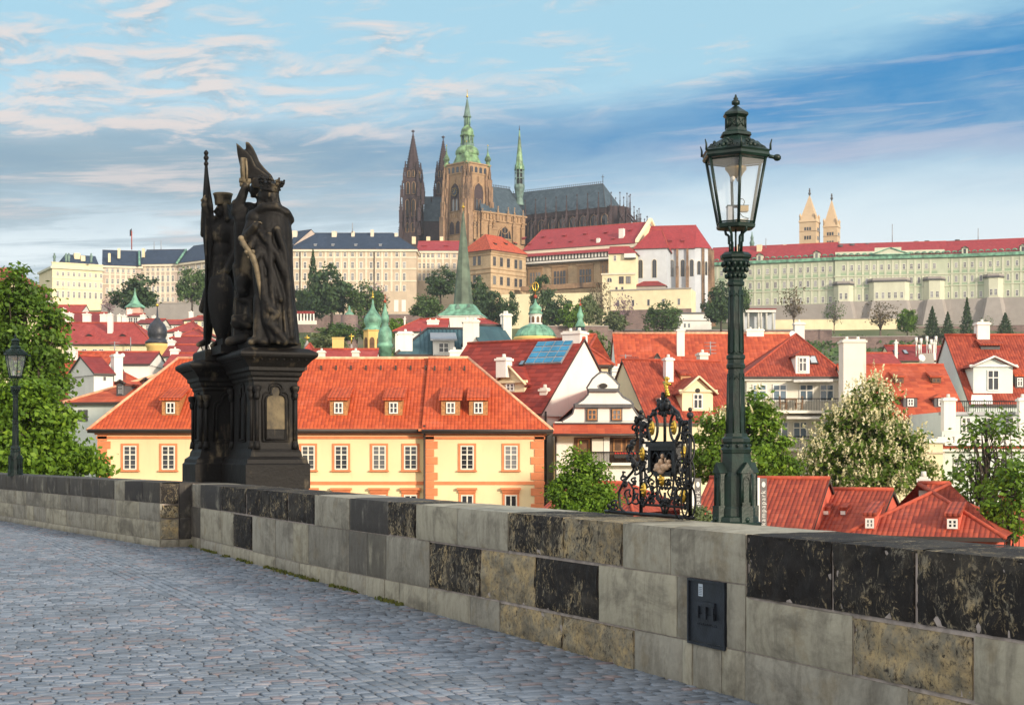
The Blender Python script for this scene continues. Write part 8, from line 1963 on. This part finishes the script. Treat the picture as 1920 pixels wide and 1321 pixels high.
def far_left():
 h = House('red_roof_house', 'house with a faded red roof above the leafy trees at the left edge', 'house', (-40, 300), (36, 300), 14, Zp(527, 300), 'w_cream'); h.walls(); h.roof(Zp(503, 307), 'tile_far', 0, 4, .5); h.done()
 h = House('gabled_house', 'small purple roofed house left of the cream palace block', 'house', (74, 560), (100, 575), 14, Zp(556, 560), 'w_blue'); h.walls(); h.roof(Zp(534, 570), 'tile_maroon', 0, 0, .4); h.done(); h.wins([88], [(562, 572)], 5, FARW)
 for px, y0, y1, Y, lab in ((247, 433, 468, 670, 'tall flagpole with a small dark flag over the navy roof'),):
  q = P(px, y1, Y); r = thing('flagpole', lab, 'flagpole', q); mb = MB(); mb.tube([q, P(px, y0, Y)], .25, 'ridge_red', 5); mb.build('pole', r); mb = MB(); t = P(px, y0 + 8, Y); mb.hexa([t, t + Vector((-.9, .1, -.5)), t + Vector((-.9, .2, -.5)), t + Vector((0, .1, 0))], [v + Vector((0, 0, 3)) for v in (t, t + Vector((-.9, .1, -.8)), t + Vector((-.9, .2, -.8)), t + Vector((0, .1, 0)))], 'dome_black'); mb.build('flag', r)
 for px, y0, y1, Y, lab in ((289, 453, 470, 680, 'short white rod on the navy castle roof, left one'), (302, 451, 470, 680, 'short grey rod on the navy castle roof, right one'), (1673, 420, 456, 612, 'thin grey mast on the green palace roof'), (1436, 447, 465, 615, 'short rod on the palace roof right of the near lamp'), (1834, 428, 452, 600, 'thin rod on the palace roof toward the right'), (661, 418, 436, 620, 'thin rod on the roof ridge of the beige wing')):
  aerial(px, y0, y1, Y, 'mast', lab)
far_left()
# ---------------------------------------------------------------- trees
def leaf_mat(key, c1, c2, c3=None, trans=0.3):
 m = bpy.data.materials.new(key); m.use_nodes = True; t = NT(m.node_tree); t.nodes.clear(); MATS[key] = m
 out = t.n('ShaderNodeOutputMaterial'); a = t.n('ShaderNodeAttribute', attribute_name='rnd').outputs['Fac']
 c = t.ramp(a, [(0.0, c1), (0.6, c2), (1.0, c3 or c2)])
 d = t.n('ShaderNodeBsdfPrincipled'); t.put(d.inputs['Base Color'], c); d.inputs['Roughness'].default_value = 0.55; d.inputs['Specular IOR Level'].default_value = 0.3
 tr = t.n('ShaderNodeBsdfTranslucent'); t.put(tr.inputs['Color'], t.mix(0.5, c, (0.25, 0.32, 0.03)))
 mx = t.n('ShaderNodeMixShader'); mx.inputs[0].default_value = trans
 t.links.new(d.outputs[0], mx.inputs[1]); t.links.new(tr.outputs[0], mx.inputs[2]); t.links.new(mx.outputs[0], out.inputs[0])
leaf_mat('leaf_bright', (0.06, 0.13, 0.014), (0.14, 0.26, 0.02), (0.26, 0.40, 0.035))
leaf_mat('leaf_mid', (0.045, 0.10, 0.014), (0.11, 0.21, 0.02), (0.20, 0.33, 0.035))
leaf_mat('leaf_chestnut', (0.05, 0.095, 0.012), (0.10, 0.175, 0.018), (0.18, 0.27, 0.035))
leaf_mat('leaf_dark', (0.025, 0.055, 0.024), (0.050, 0.095, 0.035), (0.085, 0.14, 0.045), 0.15)
leaf_mat('leaf_far', (0.040, 0.080, 0.026), (0.075, 0.135, 0.035), (0.13, 0.20, 0.055), 0.15)
leaf_mat('leaf_pale', (0.09, 0.13, 0.05), (0.15, 0.19, 0.08), (0.26, 0.28, 0.15), 0.2)
leaf_mat('leaf_lilac', (0.20, 0.11, 0.17), (0.28, 0.17, 0.22), (0.34, 0.24, 0.26), 0.2)
leaf_mat('leaf_brown', (0.09, 0.06, 0.035), (0.13, 0.095, 0.055), (0.17, 0.13, 0.08), 0.2)
leaf_mat('blossom', (0.78, 0.70, 0.40), (0.86, 0.80, 0.55), (0.90, 0.87, 0.70), 0.25)
plain('bark', (0.055, 0.042, 0.032), 0.9, var=0.4, scale=6.0, bmp=0.4)
plain('bark_light', (0.14, 0.11, 0.085), 0.9, var=0.4, scale=4.0)
def leaves(name, mat, pts, size, rng, up=0.35, centre=None, aspect=0.62, clump=None):
 """one small bent-free leaf quad per point, random orientation leaning outward"""
 n = len(pts); pts = np.asarray(pts)
 nrm = rng.normal(size=(n, 3)); nrm /= np.linalg.norm(nrm, axis=1, keepdims=True)
 if centre is not None:
  o = pts - centre; o /= np.linalg.norm(o, axis=1, keepdims=True) + 1e-6; nrm = nrm * .75 + o * .55
 nrm[:, 2] += up; nrm /= np.linalg.norm(nrm, axis=1, keepdims=True)
 a = np.cross(nrm, rng.normal(size=(n, 3))); a /= np.linalg.norm(a, axis=1, keepdims=True) + 1e-9; b = np.cross(nrm, a)
 s = (size * rng.uniform(.6, 1.3, n))[:, None]
 vs = np.stack([pts - a * s * .5, pts + b * s * aspect * .5 - a * s * .05, pts + a * s * .55, pts - b * s * aspect * .5 - a * s * .05], 1).reshape(-1, 3)
 me = mesh_from(vs, np.arange(4 * n).reshape(-1, 4), name)
 r = rng.uniform(0, 1, n) * .6 + (clump if clump is not None else .2) * .4
 me.attributes.new('rnd', 'FLOAT', 'POINT').data.foreach_set('value', np.repeat(np.clip(r, 0, 1), 4)); me.materials.append(MATS[mat]); return me
def crown_points(lobes, nleaf, rng, nclump, rc, shell=.55, droop=0.0):
 """lobes: (cx,cy,cz,rx,ry,rz); clumps sit mostly near each lobe's surface, leaves gather round clumps"""
 lobes = np.asarray(lobes, float); vol = (lobes[:, 3] * lobes[:, 4] * lobes[:, 5]) ** .67; w = vol / vol.sum()
 pick = rng.choice(len(lobes), nclump, p=w); d = rng.normal(size=(nclump, 3)); d /= np.linalg.norm(d, axis=1, keepdims=True)
 rad = (shell + (1 - shell) * rng.uniform(0, 1, nclump) ** .5)[:, None] * rng.uniform(.82, 1.06, (nclump, 1))
 cc = lobes[pick, :3] + d * rad * lobes[pick, 3:]
 ci = rng.integers(0, nclump, nleaf); e = rng.normal(size=(nleaf, 3)); e[:, 2] *= .62
 p = cc[ci] + e * rc * rng.uniform(.55, 1.15, (nclump, 1))[ci]
 if droop: p[:, 2] -= droop * rng.uniform(0, 1, nleaf) ** 2
 return p, rng.uniform(0, 1, nclump)[ci], cc
def branches(mb, base, top, cc, r0, rng, mat, k=10):
 """tapered trunk, then limbs that bend out to clumps"""
 base, top = Vector(base), Vector(top); n = 7; pts = [base.lerp(top, i / n) + Vector((rng.normal() * .12, rng.normal() * .12, 0)) * (0 if i == 0 else r0 * 2) for i in range(n + 1)]
 mb.tube(pts, [r0 * (1.25 if i == 0 else 1) * (1 - .75 * i / n) for i in range(n + 1)], mat, 8)
 for c in cc[rng.choice(len(cc), min(k, len(cc)), replace=False)]:
  c = Vector(c); i = int(rng.integers(2, n)); a = pts[i]; mid = a.lerp(c, .5) + Vector((0, 0, (c - a).length * .10)) + Vector(rng.normal(size=3)) * .05 * (c - a).length
  r = r0 * (1 - .75 * i / n) * .55; mb.tube([a, a.lerp(mid, .5), mid, mid.lerp(c, .55), c], [r, r * .8, r * .55, r * .35, r * .12], mat, 6)
def tree(name, label, px, Y, lobes_px, mat, nleaf, size, nclump, rc, trunk=.35, seed=1, zb=None, blossom=0, cat='tree', bark='bark', group=None, shell=.55, nlimb=12, up=.35, droop=0.0):
 """lobes_px: (column, row, half width px, half height px[, depth offset m])"""
 rng = np.random.default_rng(seed); s = Y / F; L = []
 for q in lobes_px:
  c = P(q[0], q[1], Y + (q[4] if len(q) > 4 else 0)); L.append((c.x, c.y, c.z, q[2] * s, max(q[2], q[3]) * s * .85, q[3] * s))
 x = P(px, 0, Y).x; z0 = terrain_z(x, Y) if zb is None else zb; r = thing(name, label, cat, (x, Y, z0), group)
 p, cl, cc = crown_points(L, nleaf, rng, nclump, rc, shell, droop); ctr = np.array(L)[:, :3].mean(0)
 o = bpy.data.objects.new('crown', leaves('crown', mat, p, size, rng, up, ctr, clump=cl)); link(o); adopt(o, r)
 mb = MB(); zt = max(q[2] + q[5] * .55 for q in L); branches(mb, (x, Y, z0 - .2), (ctr[0], ctr[1], zt), cc, trunk, rng, bark, nlimb); mb.build('trunk', r)
 if blossom:
  d = rng.normal(size=(blossom, 3)); d[:, 2] = np.abs(d[:, 2]) * .7 + d[:, 2] * .3; i = rng.integers(0, len(cc), blossom)
  out = cc[i] - ctr; out /= np.linalg.norm(out, axis=1, keepdims=True) + 1e-6
  c = cc[i] + out * rc * .75 + rng.normal(size=(blossom, 3)) * rc * .75; k = 9; pts = np.repeat(c, k, 0); h = np.tile(np.linspace(0, 1, k), blossom); lean = np.repeat(rng.normal(size=(blossom, 3)) * .05, k, 0)
  pts = pts + np.stack([rng.normal(size=len(h)) * .05 * (1.15 - h), rng.normal(size=len(h)) * .05 * (1.15 - h), h * .34], 1) + lean * h[:, None]
  o = bpy.data.objects.new('blossoms', leaves('blossoms', 'blossom', pts, .15, rng, .2)); link(o); adopt(o, r)
 return r
def near_trees():
 zk = -9.0
 tree('leafy_tree', 'tall dark leafy tree at the left edge behind the far lamp', 45, 72, [(30, 600, 60, 75), (75, 640, 50, 80), (60, 560, 34, 34), (20, 535, 40, 34), (85, 700, 42, 55), (-40, 620, 70, 110), (20, 720, 90, 80), (97, 590, 20, 26)], 'leaf_mid', 21000, .24, 230, .36, .4, 3, zk)
 tree('chestnut_tree', 'bright green chestnut spreading over the parapet beside the far lamp', 90, 56, [(45, 805, 80, 75), (95, 835, 58, 55), (15, 760, 60, 60), (72, 745, 34, 30), (135, 858, 36, 32), (-30, 830, 60, 80), (40, 870, 110, 45), (112, 785, 22, 20), (180, 880, 28, 14)], 'leaf_bright', 23000, .21, 200, .30, .4, 4, zk)
 tree('leafy_tree', 'young light green tree left of the iron lattice, in front of the white gable house', 1090, 66, [(1080, 890, 26, 34), (1112, 915, 36, 34), (1062, 925, 34, 34), (1130, 935, 30, 26), (1078, 855, 13, 20), (1118, 880, 13, 20), (1048, 890, 9, 22), (1095, 868, 9, 20), (1090, 955, 60, 28)], 'leaf_bright', 13000, .17, 230, .21, .22, 5, zk)
 tree('chestnut_tree', 'leafy chestnut with pale candles behind the near lamp post', 1395, 74, [(1345, 830, 42, 50), (1400, 800, 48, 52), (1440, 840, 42, 44), (1410, 762, 28, 24), (1320, 870, 34, 30), (1465, 875, 24, 26), (1390, 865, 90, 40), (1430, 790, 26, 30)], 'leaf_bright', 19000, .24, 200, .31, .35, 6, zk, blossom=240)
 tree('flowering_chestnut', 'big chestnut thick with cream blossom in front of the rusty orange roof', 1625, 84, [(1635, 770, 40, 42), (1620, 830, 78, 64), (1570, 860, 56, 44), (1660, 850, 60, 60), (1640, 740, 22, 18), (1545, 880, 28, 28), (1690, 880, 48, 36), (1705, 830, 16, 22), (1720, 885, 24, 18), (1600, 790, 36, 36), (1620, 895, 100, 22)], 'leaf_chestnut', 24000, .28, 340, .42, .45, 7, zk, blossom=3400)
 tree('sparse_tree', 'thin bare branched young tree before the mint terrace block', 1850, 70, [(1850, 830, 62, 58), (1830, 900, 56, 50), (1875, 800, 40, 30), (1890, 880, 30, 60), (1800, 920, 34, 40)], 'leaf_mid', 1500, .26, 150, .45, .20, 8, zk, nlimb=70, bark='bark', shell=.3)
 tree('sparse_tree', 'bushy young tree in the lower right corner beyond the parapet', 1895, 62, [(1895, 930, 30, 60), (1915, 900, 36, 70), (1880, 985, 40, 36), (1850, 960, 20, 30)], 'leaf_bright', 2600, .22, 90, .34, .12, 9, zk, nlimb=40, shell=.4)
 tree('climbing_bush', 'dry brownish bush between the iron lattice and the near lamp foot', 1316, 40, [(1312, 966, 16, 16), (1330, 975, 18, 14)], 'leaf_pale', 900, .12, 30, .12, .05, 10, zk, cat='bush', nlimb=16)
 tree('leafy_shrub', 'dark green shrub at the foot of the thin bare branched tree', 1835, 66, [(1830, 985, 30, 24), (1800, 990, 26, 18), (1865, 975, 22, 22)], 'leaf_mid', 2200, .24, 60, .3, .10, 11, zk, cat='shrub')
near_trees()
def hill_trees():
 rng = np.random.default_rng(21)
 def proto(kind, mat, seed, n=3600):
  r = np.random.default_rng(seed); k = None
  if kind == 'round': L = [(0, 0, .55, .40, .40, .38), (.15, .1, .72, .30, .3, .26), (-.2, 0, .60, .28, .3, .25), (0, -.2, .40, .40, .3, .26), (.28, 0, .42, .22, .25, .2), (-.30, 0, .38, .2, .25, .2)]; p, cl, cc = crown_points(L, n, r, 60, .075, .5)
  elif kind == 'weeping':
   L = [(0, 0, .66, .34, .34, .28), (-.22, 0, .52, .26, .3, .25), (.24, 0, .50, .24, .3, .25)]; p, cl, cc = crown_points(L, n, r, 46, .06, .7, .42)
  elif kind == 'conifer':
   h = r.uniform(0, 1, n) ** .75; tier = np.floor((1 - h) * 9) / 9; rad = (h * .46 + .02) * (.65 + .5 * ((1 - h) * 9 % 1)); a = r.uniform(0, 6.283, n); rr = rad * r.uniform(.35, 1.0, n) ** .5
   rr *= 1 + .35 * np.sin(a * 5 + tier * 40) ; p = np.stack([rr * np.cos(a), rr * np.sin(a), 1 - h * .93 - rr * .14 + r.normal(0, .008, n)], 1); cl = np.floor(a * 5) % 3 / 3; cc = p[:40]
  elif kind == 'column': L = [(0, 0, .55, .40, .40, .46), (0, 0, .3, .44, .44, .3)]; p, cl, cc = crown_points(L, n, r, 40, .08, .75)
  elif kind == 'bare': L = [(0, 0, .62, .42, .42, .36)]; p, cl, cc = crown_points(L, n // 10, r, 60, .07, .3)
  size = .062 if kind != 'conifer' else .055
  cr = leaves('crown', mat, p, size * (1.25 if kind in ('round', 'column') else 1), r, .3, np.array([0, 0, .5]), clump=cl)
  mb = MB(); bk = 'bark' if kind != 'bare' else 'bark_light'; branches(mb, (0, 0, -.05), (0, 0, .9 if kind == 'conifer' else .72), cc, .028 if kind != 'bare' else .022, r, bk, 46 if kind == 'bare' else (5 if kind == 'conifer' else 9))
  me = bpy.data.meshes.new('trunk'); me.from_pydata(mb.v, [], mb.f); me.materials.append(MATS[bk]); me.polygons.foreach_set('use_smooth', mb.sm)
  return cr, me
 PR = {('round', 0): proto('round', 'leaf_far', 1), ('round', 1): proto('round', 'leaf_dark', 2), ('round', 2): proto('round', 'leaf_pale', 3), ('weeping', 0): proto('weeping', 'leaf_far', 4), ('conifer', 0): proto('conifer', 'leaf_dark', 5), ('column', 0): proto('column', 'leaf_dark', 6), ('bare', 0): proto('bare', 'leaf_lilac', 7), ('bare', 1): proto('bare', 'leaf_brown', 8), ('round', 3): proto('round', 'leaf_mid', 9), ('bare', 2): proto('bare', 'leaf_far', 10)}
 def put(name, label, px, yt, yb, hw, Y, kind, v=0, rot=None):
  b = P(px, yb, Y); H = (yb - yt) * Y / F; W = hw * 2 * Y / F; r = thing(name, label, 'tree', b, 'trees on the castle hillside')
  r.scale = (W / .92, W / .92, H); r.rotation_euler = (0, 0, 0)
  a = rot if rot is not None else rng.uniform(0, 6.28)
  for me, nm in zip(PR[(kind, v)], ('crown', 'trunk')): o = bpy.data.objects.new(nm, me); link(o); o.parent = r; o.rotation_euler = (0, 0, a)
 D = [('round_tree', 'large round dark green tree behind the pink turret', 258, 516, 594, 46, 480, 'round', 1), ('round_tree', 'hazy lighter green tree just left of the statue', 360, 494, 582, 30, 520, 'round', 0),
  ('lilac_tree', 'mauve blossoming bush at the foot of the cream palace block', 205, 550, 600, 20, 520, 'bare', 0),
  ('conifer', 'tall thin feathery conifer right of the statue against the beige wing', 587, 468, 600, 20, 520, 'conifer', 0), ('round_tree', 'broad dark tree beside the feathery conifer', 622, 498, 606, 46, 505, 'round', 1), ('weeping_tree', 'drooping willow in front of the beige castle wing', 688, 524, 602, 36, 500, 'weeping', 0),
  ('round_tree', 'misty low tree hugging the statue on its right', 560, 535, 600, 26, 530, 'round', 0), ('lilac_tree', 'pinkish bare tree between the willow and the blank panels', 708, 526, 600, 22, 520, 'bare', 0),
  ('round_tree', 'dark tree left of the tall church spire', 826, 500, 566, 30, 520, 'round', 1), ('round_tree', 'lower bushy tree left of the spire skirt', 800, 548, 606, 32, 490, 'round', 0), ('round_tree', 'dark tree half hidden right of the tall church spire', 898, 520, 606, 26, 500, 'round', 1),
  ('round_tree', 'mid green tree below the sandstone corner palace', 925, 545, 608, 26, 480, 'column', 0), ('column_tree', 'narrow upright dark tree left of the church dome lantern', 957, 546, 612, 15, 470, 'column', 0),
  ('column_tree', 'tall dark pointed tree before the hall windows, right of the dome lantern', 1017, 514, 612, 24, 510, 'column', 0), ('round_tree', 'dark spreading tree right of the tall pointed one', 1046, 555, 622, 26, 490, 'round', 1), ('round_tree', 'light green tree above the small green turret', 1072, 562, 625, 24, 470, 'round', 3), ('blossom_tree', 'tree flecked with white blossom under the hall balcony', 1104, 548, 618, 22, 500, 'round', 2),
  ('bare_tree', 'tall leafless tree left of the long cream terrace building', 1127, 520, 624, 24, 510, 'bare', 1), ('bare_tree', 'leafless purple tinged tree before the cream terrace building', 1170, 545, 624, 26, 505, 'bare', 0), ('lilac_tree', 'low lilac bush between the two leafless trees', 1150, 580, 626, 24, 500, 'round', 2),
  ('weeping_tree', 'bright drooping willow in front of the cream terrace building', 1243, 560, 624, 34, 495, 'weeping', 0), ('round_tree', 'big bluish green tree just left of the near lamp post', 1352, 530, 620, 34, 500, 'round', 1), ('round_tree', 'smaller tree right behind the near lamp post', 1385, 530, 600, 18, 520, 'round', 0),
  ('bare_tree', 'tall leafless tree before the left wing of the green palace', 1488, 532, 620, 32, 520, 'bare', 1), ('young_tree', 'feathery light green tree before the first bastion bay', 1564, 560, 622, 22, 525, 'bare', 2), ('bare_tree', 'wide brown budding tree in front of the middle bastion', 1651, 562, 632, 40, 520, 'bare', 1), ('round_tree', 'leafy green tree right of the wide brown one', 1701, 572, 632, 19, 520, 'round', 3),
  ('conifer', 'small spruce, left one of the pair under the third bastion', 1748, 574, 632, 17, 515, 'conifer', 0), ('conifer', 'small spruce, right one of the pair under the third bastion', 1777, 584, 634, 15, 512, 'conifer', 0), ('column_tree', 'dark pointed cypress under the right palace wing', 1813, 558, 634, 16, 515, 'conifer', 0), ('young_tree', 'small green tree at the far right under the palace', 1885, 586, 630, 18, 515, 'conifer', 0), ('young_tree', 'thin twiggy tree right of the dark cypress', 1848, 590, 630, 16, 515, 'bare', 2),
  ('chestnut_tree', 'pale flowering tree between the white gable and the orange roof', 1112, 614, 712, 30, 200, 'round', 2), ('round_tree', 'dark small tree under the pale flowering one', 1140, 655, 712, 18, 170, 'round', 1), ('chestnut_tree', 'pale flowering tree above the ochre chimney', 612, 622, 678, 36, 260, 'round', 2), ('round_tree', 'green tree left of the garden turret', 630, 600, 650, 34, 340, 'round', 0), ('round_tree', 'green tree behind the large onion dome', 745, 590, 640, 18, 330, 'round', 3), ('round_tree', 'green tree below the willow, right of the garden turret', 700, 598, 650, 30, 350, 'round', 0)]
 for d in D: put(*d)
 # ground cover on the slope
 n = 15000; pxs = rng.uniform(520, 1950, n); Ys = rng.uniform(330, 556, n); x = (pxs - 960) / F * Ys; z = np.array([terrain_z(a, b) for a, b in zip(x, Ys)])
 keep = np.array([mnoise.noise(Vector((a * .03, b * .03, 2))) > -.12 for a, b in zip(x, Ys)]); h = rng.uniform(0, 2.6, n) * (1 - .5 * (Ys > 520))
 p = np.stack([x, Ys, z + h], 1)[keep]
 o = bpy.data.objects.new('hillside_shrubbery', leaves('hillside_shrubbery', 'leaf_far', p, 1.7, rng, .5, clump=rng.uniform(0, 1, len(p)))); link(o); o['kind'] = 'stuff'
 n = 2500; pxs = rng.uniform(230, 560, n); Ys = rng.uniform(380, 590, n); x = (pxs - 960) / F * Ys; z = np.array([terrain_z(a, b) for a, b in zip(x, Ys)]); p = np.stack([x, Ys, z + rng.uniform(0, 2.5, n)], 1)
 o = bpy.data.objects.new('hillside_shrubbery', leaves('hillside_shrubbery', 'leaf_far', p, 1.7, rng, .5, clump=rng.uniform(0, 1, len(p)))); link(o); o['kind'] = 'stuff'
hill_trees()
# ---------------------------------------------------------------- air
def haze():
 m = bpy.data.materials.new('haze'); m.use_nodes = True; t = NT(m.node_tree); t.nodes.clear(); MATS['haze'] = m
 out = t.n('ShaderNodeOutputMaterial'); v = t.n('ShaderNodeVolumePrincipled'); v.inputs['Color'].default_value = (0.78, 0.88, 1.0, 1); v.inputs['Density'].default_value = HAZE; v.inputs['Anisotropy'].default_value = 0.0
 t.links.new(v.outputs[0], out.inputs['Volume'])
 mb = MB(); mb.box(-3050, -75, -12, 3050, 3050, 190, 'haze'); o = mb.build('haze'); o['kind'] = 'stuff'
HAZE = 0.00011
haze()
